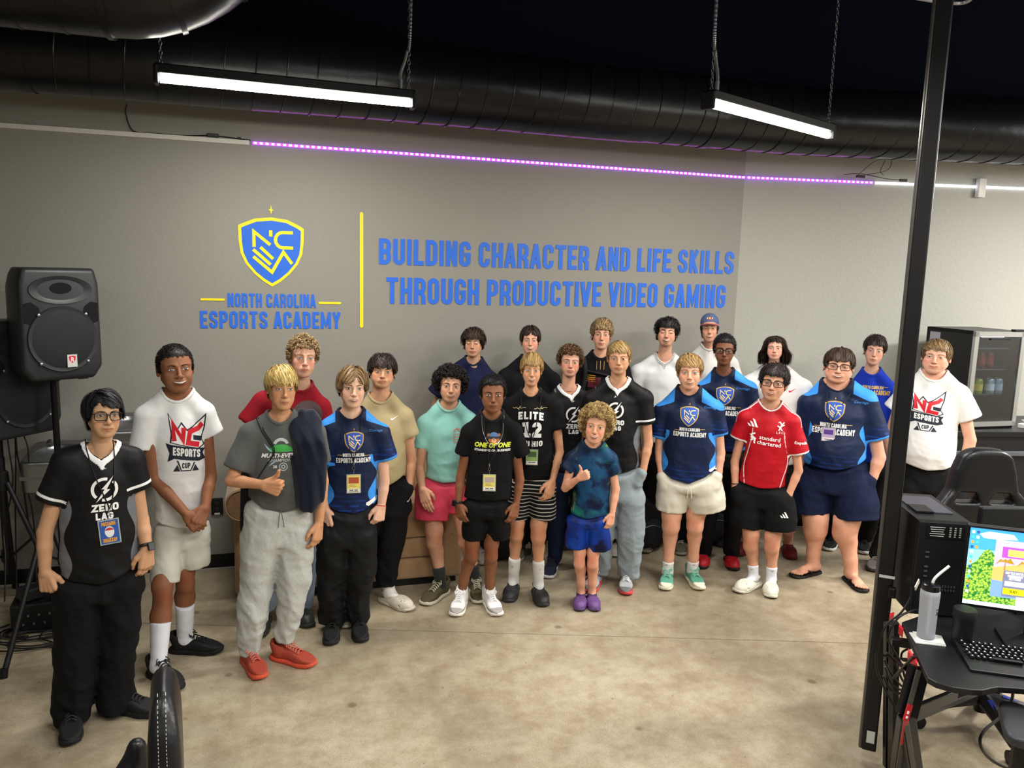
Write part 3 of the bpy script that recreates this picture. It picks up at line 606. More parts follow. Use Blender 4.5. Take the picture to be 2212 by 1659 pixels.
# ---------------- materials that read vertex masks
def skin_mat(col, name):
    if name in MATS: return MATS[name]
    m = mat(name, col, rough=.52, spec=.35, sub=.0, bump=.12, bscale=220, bdist=.001); n = m.node_tree.nodes; l = m.node_tree.links; b = n['Principled BSDF']; c = lin(col)
    b.inputs['Subsurface Weight'].default_value = .12; b.inputs['Subsurface Radius'].default_value = (.010, .004, .002); b.inputs['Subsurface Scale'].default_value = 1
    at = n.new('ShaderNodeAttribute'); at.attribute_name = 'blush'; mx = n.new('ShaderNodeMix'); mx.data_type = 'RGBA'
    mx.inputs['A'].default_value = c; mx.inputs['B'].default_value = (min(1, c[0]*1.02), c[1]*.60, c[2]*.56, 1); l.new(at.outputs['Fac'], mx.inputs['Factor'])
    a2 = n.new('ShaderNodeAttribute'); a2.attribute_name = 'stubble'; m2 = n.new('ShaderNodeMix'); m2.data_type = 'RGBA'; l.new(a2.outputs['Fac'], m2.inputs['Factor']); l.new(mx.outputs['Result'], m2.inputs['A'])  # mask for darker skin under clipped hair, moustache and goatee
    m2.inputs['B'].default_value = (c[0]*.38, c[1]*.32, c[2]*.30, 1)
    t = n.new('ShaderNodeTexNoise'); t.inputs['Scale'].default_value = 28; g = n.new('ShaderNodeNewGeometry'); l.new(g.outputs['Position'], t.inputs[0])
    m3 = n.new('ShaderNodeMix'); m3.data_type = 'RGBA'; m3.blend_type = 'MULTIPLY'; m3.inputs['Factor'].default_value = .25; r = n.new('ShaderNodeValToRGB'); r.color_ramp.elements[0].color = (.75, .62, .58, 1); r.color_ramp.elements[1].color = (1, 1, 1, 1); r.color_ramp.elements[0].position = .3; r.color_ramp.elements[1].position = .6
    l.new(t.outputs['Fac'], r.inputs[0]); l.new(m2.outputs['Result'], m3.inputs['A']); l.new(r.outputs[0], m3.inputs['B']); l.new(m3.outputs['Result'], b.inputs['Base Color'])
    return m
def cloth_mat(name, col, masks=(), rough=.85, pattern=None, bump=.35, spec=.25, sheen=.15):
    """masks: [(attribute, colour)] painted where the vertex value is above 0"""
    if name in MATS: return MATS[name]
    m = mat(name, col, rough=rough, spec=spec, sheen=sheen); n = m.node_tree.nodes; l = m.node_tree.links; b = n['Principled BSDF']
    b.inputs['Sheen Roughness'].default_value = .5
    rgb = n.new('ShaderNodeRGB'); rgb.outputs[0].default_value = lin(col); cur = rgb.outputs[0]; g = n.new('ShaderNodeTexCoord')
    def mixc(f, a, c, mode='MIX'):
        x = n.new('ShaderNodeMix'); x.data_type = 'RGBA'; x.blend_type = mode
        for k, v in (('Factor', f), ('A', a), ('B', c)):
            if isinstance(v, (int, float, tuple)): x.inputs[k].default_value = v
            else: l.new(v, x.inputs[k])
        return x.outputs['Result']
    def step(src, th=0., w=.002):
        r = n.new('ShaderNodeMapRange'); r.inputs[1].default_value = th-w; r.inputs[2].default_value = th+w; l.new(src, r.inputs[0]); return r.outputs[0]
    if pattern == 'tiedye':
        for sc, th, c2, seed in ((5, .55, '15466e', 1), (7, .60, '0f6a5a', 5), (6, .655, '86b422', 9), (11, .57, '0a1838', 3)):
            t = n.new('ShaderNodeTexNoise'); t.noise_dimensions = '4D'; t.inputs['W'].default_value = seed; t.inputs['Scale'].default_value = sc; t.inputs['Detail'].default_value = 6; t.inputs['Distortion'].default_value = .6; l.new(g.outputs['Object'], t.inputs[0]); cur = mixc(step(t.outputs['Fac'], th, .05), cur, lin(c2))
    if pattern == 'tiedye2':
        for sc, th, c2, seed in ((7, .5, '0a3a9c', 1), (9, .6, '060d33', 5)):
            t = n.new('ShaderNodeTexNoise'); t.noise_dimensions = '4D'; t.inputs['W'].default_value = seed; t.inputs['Scale'].default_value = sc; t.inputs['Detail'].default_value = 5; l.new(g.outputs['Object'], t.inputs[0]); cur = mixc(step(t.outputs['Fac'], th, .06), cur, lin(c2))
    if pattern == 'stripes':
        t = n.new('ShaderNodeTexWave'); t.bands_direction = 'Z'; t.inputs['Scale'].default_value = 13; t.inputs['Distortion'].default_value = 1.2; t.inputs['Detail'].default_value = 1; l.new(g.outputs['Object'], t.inputs[0]); cur = mixc(step(t.outputs['Fac'], .84, .05), cur, lin('b9b4ac'))
    if pattern == 'heather':
        t = n.new('ShaderNodeTexNoise'); t.inputs['Scale'].default_value = 140; t.inputs['Detail'].default_value = 5; l.new(g.outputs['Object'], t.inputs[0]); cur = mixc(.5, cur, t.outputs['Fac'], 'SOFT_LIGHT')
    for a, c2 in masks:
        at = n.new('ShaderNodeAttribute'); at.attribute_name = a
        if c2 == 'weave':          # tonal chevron blocks fading in
            bt = n.new('ShaderNodeTexBrick'); mp = n.new('ShaderNodeMapping'); mp.inputs['Rotation'].default_value = (math.radians(90), math.radians(45), 0); l.new(g.outputs['Object'], mp.inputs[0]); l.new(mp.outputs[0], bt.inputs[0])
            bt.inputs['Scale'].default_value = 9; bt.inputs['Mortar Size'].default_value = .09; bt.inputs['Color1'].default_value = lin('1f50b0'); bt.inputs['Color2'].default_value = lin('173c8e'); bt.inputs['Mortar'].default_value = lin('0f2456')
            r = n.new('ShaderNodeMapRange'); r.inputs[1].default_value = -.04; r.inputs[2].default_value = .16; l.new(at.outputs['Fac'], r.inputs[0]); cur = mixc(r.outputs[0], cur, bt.outputs['Color'])
        else: cur = mixc(step(at.outputs['Fac'], 0, .0012), cur, lin(c2))
    l.new(cur, b.inputs['Base Color'])
    t = n.new('ShaderNodeTexNoise'); t.inputs['Scale'].default_value = 15; t.inputs['Detail'].default_value = 3; t.inputs['Distortion'].default_value = .5
    mp = n.new('ShaderNodeMapping'); mp.inputs['Scale'].default_value = (1, 1, .6); l.new(g.outputs['Object'], mp.inputs[0]); l.new(mp.outputs[0], t.inputs[0])
    t2 = n.new('ShaderNodeTexNoise'); t2.inputs['Scale'].default_value = 500; l.new(g.outputs['Object'], t2.inputs[0])
    ad = n.new('ShaderNodeMath'); ad.operation = 'MULTIPLY_ADD'; l.new(t2.outputs['Fac'], ad.inputs[0]); ad.inputs[1].default_value = .08; l.new(t.outputs['Fac'], ad.inputs[2])
    bp = n.new('ShaderNodeBump'); bp.inputs['Strength'].default_value = bump; bp.inputs['Distance'].default_value = .008; l.new(ad.outputs[0], bp.inputs['Height']); l.new(bp.outputs[0], b.inputs['Normal'])
    return m
def hair_mat(col, name, col2=None):
    if name in MATS: return MATS[name]
    m = mat(name, col, rough=.5, spec=.4); n = m.node_tree.nodes; l = m.node_tree.links; b = n['Principled BSDF']; at = n.new('ShaderNodeAttribute'); at.attribute_name = 'tone'
    mx = n.new('ShaderNodeMix'); mx.data_type = 'RGBA'; c = lin(col); c2 = lin(col2) if col2 else tuple(min(1, v*1.9) for v in c[:3])+(1,); mx.inputs['A'].default_value = tuple(v*.62 for v in c[:3])+(1,); mx.inputs['B'].default_value = c2
    l.new(at.outputs['Fac'], mx.inputs['Factor']); l.new(mx.outputs['Result'], b.inputs['Base Color']); return m
# ---------------- hair
HC = A_([0, .012, .030]); HR = A_([.0765, .096, .088])        # the skull ellipsoid
def tubes(Pa, R, Wd, k=3, seedtone=None):
    """Pa (N,m,3) paths, R (m,) half thickness, Wd (m,) half width: flattened locks"""
    N, m, _ = Pa.shape; T = np.gradient(Pa, axis=1); T /= np.linalg.norm(T, axis=2)[..., None]+1e-9
    O = (Pa-HC)/HR**2; O /= np.linalg.norm(O, axis=2)[..., None]+1e-9; S = np.cross(T, O); S /= np.linalg.norm(S, axis=2)[..., None]+1e-9; Nn = np.cross(S, T)
    ring = [(-1, -.35), (0, 1), (1, -.35)] if k == 3 else [(-1, 0), (1, 0)]
    V = np.stack([Pa+S*(a*Wd)[None, :, None]+Nn*(b_*R)[None, :, None] for a, b_ in ring], 2)   # N,m,k,3
    i = np.arange(m-1)[:, None]; j = np.arange(k if k > 2 else 1)[None]; q = np.stack([i*k+j, i*k+(j+1) % k, (i+1)*k+(j+1) % k, (i+1)*k+j], -1).reshape(-1, 4)
    Fq = (q[None]+(np.arange(N)*m*k)[:, None, None]).reshape(-1, 4)
    tone = np.repeat(RS.rand(N)**1.2, m*k); return V.reshape(-1, 3), Fq, tone
def scalp_ok(p, front=.060, side=-.018, back=-.055):
    """is a skull point under hair?"""
    x, y, z = p[:, 0], p[:, 1], p[:, 2]; lim = np.interp(y, [-.09, -.06, -.030, -.012, .02, .05, .1], [front, front-.004, .022, side, side+.004, back*.7, back]); return z > lim
def hair_geo(st):
    """st: dict kind, n, t (thickness), L, bang z, side z, back z, part x, curl, w"""
    n = int(st.get('n', 700)*(1 if st.get('kind', 'straight') != 'straight' else 2.2)); t = st.get('t', .012); k = st.get('kind', 'straight'); sx, sy, sz = st.get('vol', (1, 1, 1)); 
    d = RS.randn(n*4, 3); d /= np.linalg.norm(d, axis=1)[:, None]; p = HC+d*HR; p = p[scalp_ok(p, st.get('front', .060), st.get('hside', -.018), st.get('hback', -.055))]; p = p[p[:, 2] < st.get('maxz', 1)][:n]; N = len(p)
    VR = (HR+t)*A_([sx, sy, sz])
    if k == 'curly':
        m = st.get('m', 7); th = RS.rand(N)*6.28; rad = st.get('cr', .008)*(.7+.6*RS.rand(N)); out = (p-HC)/HR**2; out /= np.linalg.norm(out, axis=1)[:, None]; h = RS.rand(N)**.6
        q = p*(1-h[:, None])+(HC+(p-HC)/HR*VR)*h[:, None]; ax = out+RS.randn(N, 3)*.9; ax /= np.linalg.norm(ax, axis=1)[:, None]
        e1 = np.cross(ax, RS.randn(N, 3)); e1 /= np.linalg.norm(e1, axis=1)[:, None]; e2 = np.cross(ax, e1); s = np.linspace(0, 1, m)[None, :, None]; an = 6.28*st.get('turn', 1.3)*s+th[:, None, None]
        Pa = q[:, None]+(e1[:, None]*np.cos(an)+e2[:, None]*np.sin(an))*rad[:, None, None]+ax[:, None]*(s-.5)*rad[:, None, None]*2.2
        Pa[:, :, 2] -= np.clip(-(Pa[:, :, 1]+.06), 0, 1)*0
        if 'bang' in st:
            bad = (Pa[:, :, 1] < -.055) & (Pa[:, :, 2] < st['bang']) & (np.abs(Pa[:, :, 0]) < .07); Pa = Pa[~bad.any(1)]
        w_ = st.get('w', .0028); prof = np.interp(np.linspace(0, 1, m), [0, .2, .8, 1], [.5, 1, 1, .3]); return tubes(Pa, w_*.8*prof, w_*prof)
    m = st.get('m', 7); crown = A_([st.get('part', 0.)*.6, .035, .115]); L = st.get('L', .07)*(.75+.4*RS.rand(N)); Pa = np.zeros((N, m, 3)); cur = HC+(p-HC)*1.0; frac = RS.rand(N)
    part = st.get('part', 0.); ph = RS.rand(N)*6.28; cw = st.get('curl', 0.)
    for i in range(m):
        s = i/(m-1); lay = HC+(cur-HC)/np.linalg.norm((cur-HC)/(HR+(VR-HR)*(.35+.65*frac)[:, None]*min(1, s*2.2+.15)), axis=1)[:, None]; lay = np.where((cur[:, 2] < HC[2]-.01)[:, None] & (s > .2), cur, lay)
        Pa[:, i] = lay
        if cw:
            o = (lay-HC); o /= np.linalg.norm(o, axis=1)[:, None]; sd = np.cross(o, A_([0, 0, 1.])); Pa[:, i] += sd*(np.sin(ph+s*st.get('cf', 9))*cw*s)[:, None]+o*(np.cos(ph+s*st.get('cf', 9))*cw*s*.8)[:, None]
        tg = lay-crown; tg[:, 0] -= part*0
        fl = st.get('flow', (0, -.3, -.6)); tg = tg/(np.linalg.norm(tg, axis=1)[:, None]+1e-9)+A_(fl)*.6
        if st.get('sweep'): fr = np.clip((-lay[:, 1]-.01)/.06, 0, 1); tg[:, 0] += st['sweep']*fr
        if 'split' in st: fr = np.clip((-lay[:, 1]+.02)/.06, 0, 1)*st['split']; tg[:, 0] += np.sign(lay[:, 0]-part)*fr
        ms = st.get('mess', .12); k_ = st.get('tuft', 70.); tg += RS.randn(N, 3)*ms*.35+ms*1.1*np.stack([np.sin(p[:, 1]*k_+2.1*np.sin(p[:, 2]*k_*.8)), np.sin(p[:, 2]*k_*1.1+2*np.sin(p[:, 0]*k_*.7)), np.sin(p[:, 0]*k_*.9+2*np.sin(p[:, 1]*k_))], 1); o = (lay-HC)/HR**2; o /= np.linalg.norm(o, axis=1)[:, None]; fd = np.clip((.0-lay[:, 2])/.05, 0, 1)[:, None]; tg = tg*(1-fd)+(A_([0, 0, -1.])+ms*.3*RS.randn(N, 3))*fd; tg -= o*(tg*o).sum(1)[:, None]*.92*(1-fd); tg /= np.linalg.norm(tg, axis=1)[:, None]
        cur = lay+tg*(L/(m-1))[:, None]
        lim = np.where((cur[:, 1] < -.045), st.get('bang', .035)+st.get('bj', .006)*(np.sin(p[:, 0]*150+1)+.5*np.sin(p[:, 0]*330+p[:, 1]*200)+.4*np.sin(ph))+st.get('arch', 0.)*(.02-np.abs(cur[:, 0]-part)*.6), np.where(cur[:, 1] < .03, st.get('sz', -.02), st.get('bz', -.07)))
        lim = np.where((cur[:, 1] >= -.062) & (cur[:, 1] < -.02) & (np.abs(cur[:, 0]) > .05), np.minimum(lim, st.get('tz', .0)), lim)
        stop = cur[:, 2] < lim; cur[stop] = lay[stop]+(tg*(L/(m-1))[:, None])[stop]*.06
    w_ = st.get('w', .0042)*.62; prof = np.interp(np.linspace(0, 1, m), [0, .15, .6, 1], [.7, 1, .9, .12]); kk = st.get('k', 2); return tubes(Pa, w_*.5*prof, w_*prof, k=kk)
def hair_cap(st):
    """close shell over the skull so no scalp shows"""
    t = st.get('cap', .006)
    z = HV[:, 2]; ok = scalp_ok(HV, st.get('front', .060)+.003, st.get('hside', -.018), st.get('hback', -.055)) & (((HV-HC)/HR)**2).sum(1).__gt__(.9) & (np.abs(HV[:, 0]) < .0795)
    fo = ok[HF].all(1); F2 = HF[fo]; used = np.unique(F2); mp = -np.ones(len(HV), int); mp[used] = np.arange(len(used)); V = HV[used]; o = (V-HC)/HR**2; o /= np.linalg.norm(o, axis=1)[:, None]
    edge = np.clip((V[:, 2]-np.interp(V[:, 1], [-.09, -.06, -.030, -.012, .02, .05, .1], [st.get('front', .06), st.get('front', .06)-.004, .022, st.get('hside', -.018), st.get('hside', -.018), st.get('hback', -.055)*.7, st.get('hback', -.055)]))/.02, .15, 1)
    nz = (.75+.5*RS.rand(len(V))) if st.get('kind') == 'buzz' else 1
    V = V+o*(t*edge*nz)[:, None]; return V, mp[F2], np.full(len(V), .25)*(RS.rand(len(V))+.3)
# ================= ONE PERSON
EYEW = mat('eye_white', 'cfc6bd', rough=.2, coat=.5); PUP = mat('pupil_black', '050505', rough=.1, coat=1); LASH = mat('lash_dark', '1c1210', rough=.6); TEETH = mat('teeth', 'ddd5c6', rough=.25, coat=.3); MOUTHD = mat('mouth_inside', '3a1512', rough=.6)
IRIS = {k: mat('iris_'+k, c, rough=.2, coat=1) for k, c in dict(brown='3a2113', blue='51718c', green='59664a', dark='1c100b').items()}
GLS = bpy.data.materials.new('spectacle_lens'); GLS.use_nodes = True
_n = GLS.node_tree.nodes; _l = GLS.node_tree.links; _t = _n.new('ShaderNodeBsdfTransparent'); _t.inputs[0].default_value = (.93, .95, .95, 1); _g = _n.new('ShaderNodeBsdfGlossy'); _g.inputs['Roughness'].default_value = .05
_m = _n.new('ShaderNodeMixShader'); _m.inputs[0].default_value = .09; _l.new(_t.outputs[0], _m.inputs[1]); _l.new(_g.outputs[0], _m.inputs[2]); _l.new(_m.outputs[0], _n['Material Output'].inputs[0])
def rrect(w, h, r, n=4):
    return [p for cx, cy, a in ((w/2-r, h/2-r, 0), (-w/2+r, h/2-r, 90), (-w/2+r, -h/2+r, 180), (w/2-r, -h/2+r, 270)) for p in arc(cx, cy, r, r, a, a+90, n)]
def gauss(V, c, s): return np.exp(-(((V-A_(c))/s)**2).sum(1))
SKINS = {}
class Person:
    def __init__(p, **S):
        p.S = S; p.B = G(*S['g']); p.B[2] = 0; v = CAM-p.B; v[2] = 0; v = nrm(v); p.v = v; p.u = A_([-v[1], v[0], 0.]); p.z = A_([0, 0, 1.])
        p.R = np.stack([p.u, -v, p.z], 1)
        if p.u@cr < 0: raise Exception('frame')
    def at(p, x, y, dz=0.):
        """photograph pixel to person's local frame (s right, t towards camera, z)"""
        d = ray(x, y); B_ = p.B+p.v*dz; k = ((B_-CAM)@p.v)/(d@p.v); return p.loc(CAM+d*k)
    def loc(p, W): W = np.asarray(W)-p.B; return np.stack([W@p.u, W@p.v, W[..., 2]], -1)
    def wor(p, L): L = np.asarray(L, float); return L[..., :1]*p.u+L[..., 1:2]*p.v+L[..., 2:3]*p.z      # relative to base
    def mk(p, name, V, Fs, m, parent=None, **k):
        o = mk(name, p.wor(V), Fs, m, parent or p.root, **k); return o
    def w2m(p, px, z=None): return px/F*p.dist
def build_person(S):
    p = Person(**S); at = p.at; HV, HF = (globals()['HV2'], globals()['HF2']) if S.get('res', 1) > 1.3 else (globals()['HV'], globals()['HF']); p.hbv = HBV2 if S.get('res', 1) > 1.3 else HBV; p.dist = (p.B-CAM)@fw*1.0+0.; hi = S.get('res', 1.)
    # ---- head
    tx, ty, cx, cy = S['head']; st = dict(S['hair']); th = st.get('top', st.get('t', .012)+.003)
    hz = S.get('hdz', .02); ch = at(cx, cy, hz+.07); tp = at(tx, ty, hz)
    s = (tp[2]-ch[2])/(.227+th)/math.cos(math.radians(S.get('pit', 4)))*1.0
    yaw, pit, tilt = [math.radians(q) for q in (S.get('yaw', 0), S.get('pit', 4), S.get('tilt', 0))]
    RL = rotz(yaw)@rotx(-pit)@roty(tilt)                # canonical -> (x right, y away, z)
    M3 = A_([[1, 0, 0], [0, -1, 0], [0, 0, 1.]])        # (x, y away, z) -> (s, t, z)
    wf, jw, fat, cl = S.get('wf', 1.), S.get('jw', 0.), S.get('fat', 0.), S.get('cl', 0.)
    def deform(V):
        V = A_(V, float).copy(); z = V[:, 2]; lo = 1/(1+np.exp((z+.035)/.014)); V[:, 0] *= wf*(1+jw*lo); nk = 1/(1+np.exp((z+.125)/.012))
        V[:, 0] *= 1+fat*.9*lo*(1-nk*.3); f = lo*(V[:, 1] < .03); V[:, 1] -= fat*.03*lo*np.clip((.0-V[:, 1])/.06, 0, 1)*.6; V[:, 2] += -cl*np.clip((-.03-z)/.08, 0, 1)*(1-nk*.5)
        sm = S.get('smile', 0); 
        if sm:
            for sg in (-1, 1): g = gauss(V, (sg*.040, -.075, -.040), A_([.018, .03, .016])); V[:, 1] -= g*.005*sm; V[:, 2] += g*.003*sm
        return V
    chc = deform([(0, -.07, -.112)])[0]; off = ch-M3@(RL@(chc*s))
    off[0] = off[0]*.55+(tp[0]-(M3@(RL@(A_([0, .01, .115])*s)))[0])*.45
    H = lambda V: (M3@(RL@(deform(V)*s).T)).T+off
    p.H = H; p.s = s; p.off = off; hc = off
    skin = skin_mat(S['skin'], 'skin_'+S['skin'])
    V = H(HV); blush = (gauss(HV, (.043, -.06, -.032), A_([.02, .05, .018]))+gauss(HV, (-.043, -.06, -.032), A_([.02, .05, .018]))+.7*gauss(HV, (0, -.11, -.033), A_([.014, .02, .012])))*S.get('blush', .5)+np.clip((np.abs(HV[:, 0])-.074)/.01, 0, 1)*.5+.6*gauss(HV, (0, -.09, -.065), A_([.02, .03, .006]))
    lipm = np.zeros(len(HV)); stubble = np.zeros(len(HV))
    if st.get('kind') == 'buzz' or S.get('fade'): stubble = np.clip((HV[:, 2]-(-.03))/.03, 0, 1)*np.clip((HV[:, 1]+.035)/.02, 0, 1)*.75*(np.abs(HV[:, 0]) < .0775)*(1-np.clip((np.abs(HV[:, 0])-.0745)/.001, 0, 1)*(HV[:, 2] < .03)*(HV[:, 1] < .035)*(HV[:, 1] > -.01))
    if S.get('stache'): stubble = np.maximum(stubble, S['stache']*gauss(HV, (0, -.1, -.052), A_([.020, .03, .0045])))
    if S.get('goatee'): stubble = np.maximum(stubble, .85*gauss(HV, (0, -.09, -.093), A_([.020, .04, .013]))); stubble = np.maximum(stubble, .6*gauss(HV, (0, -.1, -.0525), A_([.020, .03, .004])))
    BV = [V]; BF = [HF]; BL = [blush]; BS = [stubble]; nb = len(V)
    def addbody(V, Fq, bl=.12):
        nonlocal nb
        if len(V) == 0: return
        BV.append(V); BF.append(Fq+nb); BL.append(np.full(len(V), bl)); BS.append(np.zeros(len(V))); nb += len(V)
    # ---- torso frame
    rows = [(at((a+b)/2, y, 0), at(a, y, 0)[0], at(b, y, 0)[0]) for y, a, b in S['rows']]
    zr = A_([r[0][2] for r in rows])[::-1]; cr_ = A_([(r[1]+r[2])/2 for r in rows])[::-1]; hw = A_([(r[2]-r[1])/2 for r in rows])[::-1]
    # perspective makes the visible silhouette a hair wide of the section; keep as is
    dep = S.get('dep', .60); dref = S.get('dref', .5*(hw.max()+hw.min())); belly = S.get('belly', 0.)
    shp = [at(*S['sh'][i], 0) for i in (0, 1)]; rs = S.get('rs', .056)
    J = [A_([q[0]+sg*rs*.8, S.get('shdz', (0, 0))[i], q[2]-rs*.9]) for i, (q, sg) in enumerate(zip(shp, (1, -1)))]
    zJ = (J[0][2]+J[1][2])/2; nkp = at(*S['nk'], .09); NC = A_([hc[0]*.5+(J[0][0]+J[1][0])*.25, hc[1]-.03*s, zJ+.02]); nbk = M3@(RL@(A_([0, .03, -.16])*s))+off; NC[0] = nbk[0]; NC[1] = min(nbk[1], .0); NC[2] = nkp[2]+(.012 if S['shirt'].get('neck') == 'v' else -.008)*s+S.get('nz', 0)
    nr = S.get('nr', .058)*s*wf*(1+fat)
    def torso(P, g=0., kk=.03):
        zc = np.clip(P[:, 2], zr[0], zJ); h_ = np.interp(zc, np.append(zr, zJ+.001), np.append(hw, max(.05, (J[1][0]-J[0][0])/2+rs*.35)))+g
        c_ = np.interp(zc, np.append(zr, zJ+.001), np.append(cr_, (J[0][0]+J[1][0])/2)); fz = np.clip((zJ-P[:, 2])/(zJ-zr[0]+1e-6), 0, 1)
        tz = np.clip((P[:, 2]-zJ+.10)/.17, 0, 1); dd = dref*dep*(.86+.14*np.sin(fz*3.14))*(1-.5*tz**2)+g+belly*np.exp(-((fz-.72)/.3)**2)*.5; tc = belly*np.exp(-((fz-.72)/.3)**2)*.5
        q = np.sqrt(((P[:, 0]-c_)/h_)**2+((P[:, 1]-tc)/dd)**2+1e-9); d = (q-1)*np.minimum(h_, dd)*.95
        d = smax(d, P[:, 2]-zJ-.035, .05)
        d = smin(d, cone(P, (NC[0], dref*dep*.38, zJ-.06), (NC[0], NC[1]+.004, NC[2]+.030*s), dref*dep*.50+g, nr*.90+g), .035)
        for j in J: d = smin(d, cone(P, j, (NC[0]+(j[0]-NC[0])*.22, NC[1], NC[2]+.035*s), rs*.86+g, nr*.86+g), kk)
        return d
    # ---- arms
    arms = []
    for i, sg in ((0, -1), (1, 1)):
        a = S.get('arm%d' % i)
        if not a: arms.append(None); continue
        el = at(*a['el']); wr_ = at(*a['wr']); j = J[i]; ra = S.get('ra', .041)*.90; rf = S.get('rf', .0345)*.86; rw = S.get('rw', .0245)*.90
        pr = [(j, el, ra*1.12, rf*1.02), (el, el+(wr_-el)*.35, rf*1.05, rf*1.02), (el+(wr_-el)*.35, wr_, rf*1.02, rw)]
        hp = a.get('hand', 'relaxed'); hs = a.get('hs', S.get('hs', .95)); hd = nrm(at(*a['tip'])-wr_ if a.get('tip') else wr_-el)
        back = A_(a.get('back', (sg*.75, .66, 0))); back = nrm(back-hd*(back@hd)); X = nrm(np.cross(hd, back)); thumb = A_(a.get('thumb', (-sg*.6, .8, 0)))
        if X@thumb < 0: X = -X
        Rh = np.stack([X, hd, back], 1); hpr = [(wr_+Rh@A_(q[0]), wr_+Rh@A_(q[1]), q[2], q[3]) for q in hand_prims(hp, hs)]; pk = a.get('pocket')
        if pk: hpr = [h_ for h_ in hpr if False]; hpr = [(wr_, wr_+hd*.06, rw*1.05, .025)]
        def f(P, pr=pr, hpr=hpr, pk=pk):
            d = None
            for q in pr: e = cone(P, *q); d = e if d is None else smin(d, e, .009)
            h_ = None
            for q in hpr: e = cone(P, *q); h_ = e if h_ is None else smin(h_, e, .0045)
            return smin(d, h_, .010)
        al = np.concatenate([np.stack([q[0], q[1]]) for q in pr+hpr]); lo = al.min(0)-.055; hi_ = al.max(0)+.055
        hh = A_([q[1] for q in hpr]+[wr_]); 
        def axis(k):
            fl, fh = hh[:, k].min()-.03, hh[:, k].max()+.03; fl = max(fl, lo[k]); fh = min(fh, hi_[k]); c = .0075*hi; fi = .0049*hi if not pk else .009; c = .010*hi
            ks, ss = [lo[k]], []
            if fl > lo[k]+.01: ks.append(fl); ss.append(c)
            ks.append(fh); ss.append(fi)
            if hi_[k] > fh+.01: ks.append(hi_[k]); ss.append(c)
            return varaxis(ks, ss)
        addbody(*surfnet(f, axis(0), axis(1), axis(2))); arms.append(dict(el=el, wr=wr_, j=j, hd=hd, f=f, rf=rf, rw=rw))
    # ---- upper torso skin (neck and chest inside the collar)
    zn = nkp[2]-.05; lo = A_([min(J[0][0], J[1][0])-.0, -dref*dep-.03, zn]); hi_ = A_([J[1][0], dref*dep+.06, max(zJ, NC[2])+.12])
    def chest(P): return smin(torso(P, -.013), cone(P, (NC[0], NC[1], NC[2]-.03), tuple(M3@(RL@(A_([0, .022, -.11])*s))+off), nr*.80, nr*.78), .02)
    def chestc(P): return np.maximum(chest(P), zn+.012-P[:, 2])
    addbody(*grid(chestc, lo, hi_, .008*hi))
    # ---- shirt
    sh = S['shirt']; sl = []
    for i in (0, 1):
        se = S.get('se')[i] if S.get('se') else None
        if se: e = at(se[0], se[1], (se[3] if len(se) > 3 else 0)); sl.append((J[i], e, rs*1.0, p.w2m(se[2])/2))
        else: sl.append(None)
    hemc = S.get('hem'); hz_ = [at(x, y, dref*dep*.8) for x, y in hemc] if hemc else None
    wa = S.get('wrk', .012); seed = S['g'][0]*.37
    def sleeves(P, g=0.):
        d = None
        for q in sl:
            if q is None: continue
            a, b, ra, rb = q; dd = nrm(A_(b)-A_(a)); e = cone(P, a, A_(b)+dd*.05, ra, rb)-g*.8; e = smax(e, (P-A_(b))@dd, .008); e = smax(e, -cone(P, A_(b)-dd*.004, A_(b)+dd*.05, rb*.70, rb*.85), .003)
            d = e if d is None else np.minimum(d, e)
        return d
    def neckhole(P):
        c0 = A_([NC[0], NC[1]+.008, NC[2]+.075*s]); d = cone(P, c0, c0+A_([0, -.01, .2]), nr*1.16, nr*1.3); fr = A_([nkp[0], nkp[1]+.02, nkp[2]+.056*s])
        d = smin(d, cone(P, c0, fr, nr*1.08, .054*s), .015)
        if sh.get('neck') == 'v':
            k = .62; w_ = (np.abs(P[:, 0]-nkp[0])-(P[:, 2]-nkp[2])*k)/math.sqrt(1+k*k); w_ = smax(w_, P[:, 2]-nkp[2]-.10, .01); w_ = smax(w_, -P[:, 1]+NC[1]+.01, .01); d = smin(d, w_, .008)
        return d
    def shirt_raw(P, g=0.):
        d = torso(P, g); q = sleeves(P, g)
        if q is not None: d = smin(d, q, .022)
        return d
    hemz = lambda P: np.interp(P[:, 0], [h_[0] for h_ in hz_], [h_[2] for h_ in hz_])
    pkb = []
    for i in (0, 1):
        a = S.get('arm%d' % i)
        if a and a.get('pocket'): pkb.append((arms[i]['wr'], arms[i]['hd']))
    def folds(P, sd_): a = wr(P, 6.5, sd_); b = wr(P, 13, sd_+2, (1, .3, 1)); c = wr(P, 27, sd_+4, (.8, .2, 1.3)); return -.9*np.abs(a)**.7+.45-.6*np.abs(b)**.8+.22-.25*np.abs(c)
    def shirtf(P):
        fz = np.clip((zJ-P[:, 2])/(zJ-zr[0]+1e-6), 0, 1.2); amp = wa*(.25+.75*fz**1.5)
        d = shirt_raw(P, folds(P, seed)*amp)
        if hz_: d = smax(d, hemz(P)-P[:, 2], .009)
        return smax(d, -neckhole(P), .004)
    pts = np.array([j for j in J]+[A_(q[1]) for q in sl if q]+[(cr_.min()-hw.max(), 0, zr[0]), (cr_.max()+hw.max(), 0, zJ)])
    lo = pts.min(0)-[.075, 0, .03]; hi_ = pts.max(0)+[.075, 0, .10]; hi_[2] = max(hi_[2], NC[2]+.13); lo[1] = min(lo[1], -dref*dep)-.06; hi_[1] = max(hi_[1], dref*dep+belly)+.07
    if hz_: lo[2] = min(lo[2], min(h_[2] for h_ in hz_)-.02)
    h0 = .0078*hi; SV, SF = grid(shirtf, lo, hi_, h0)
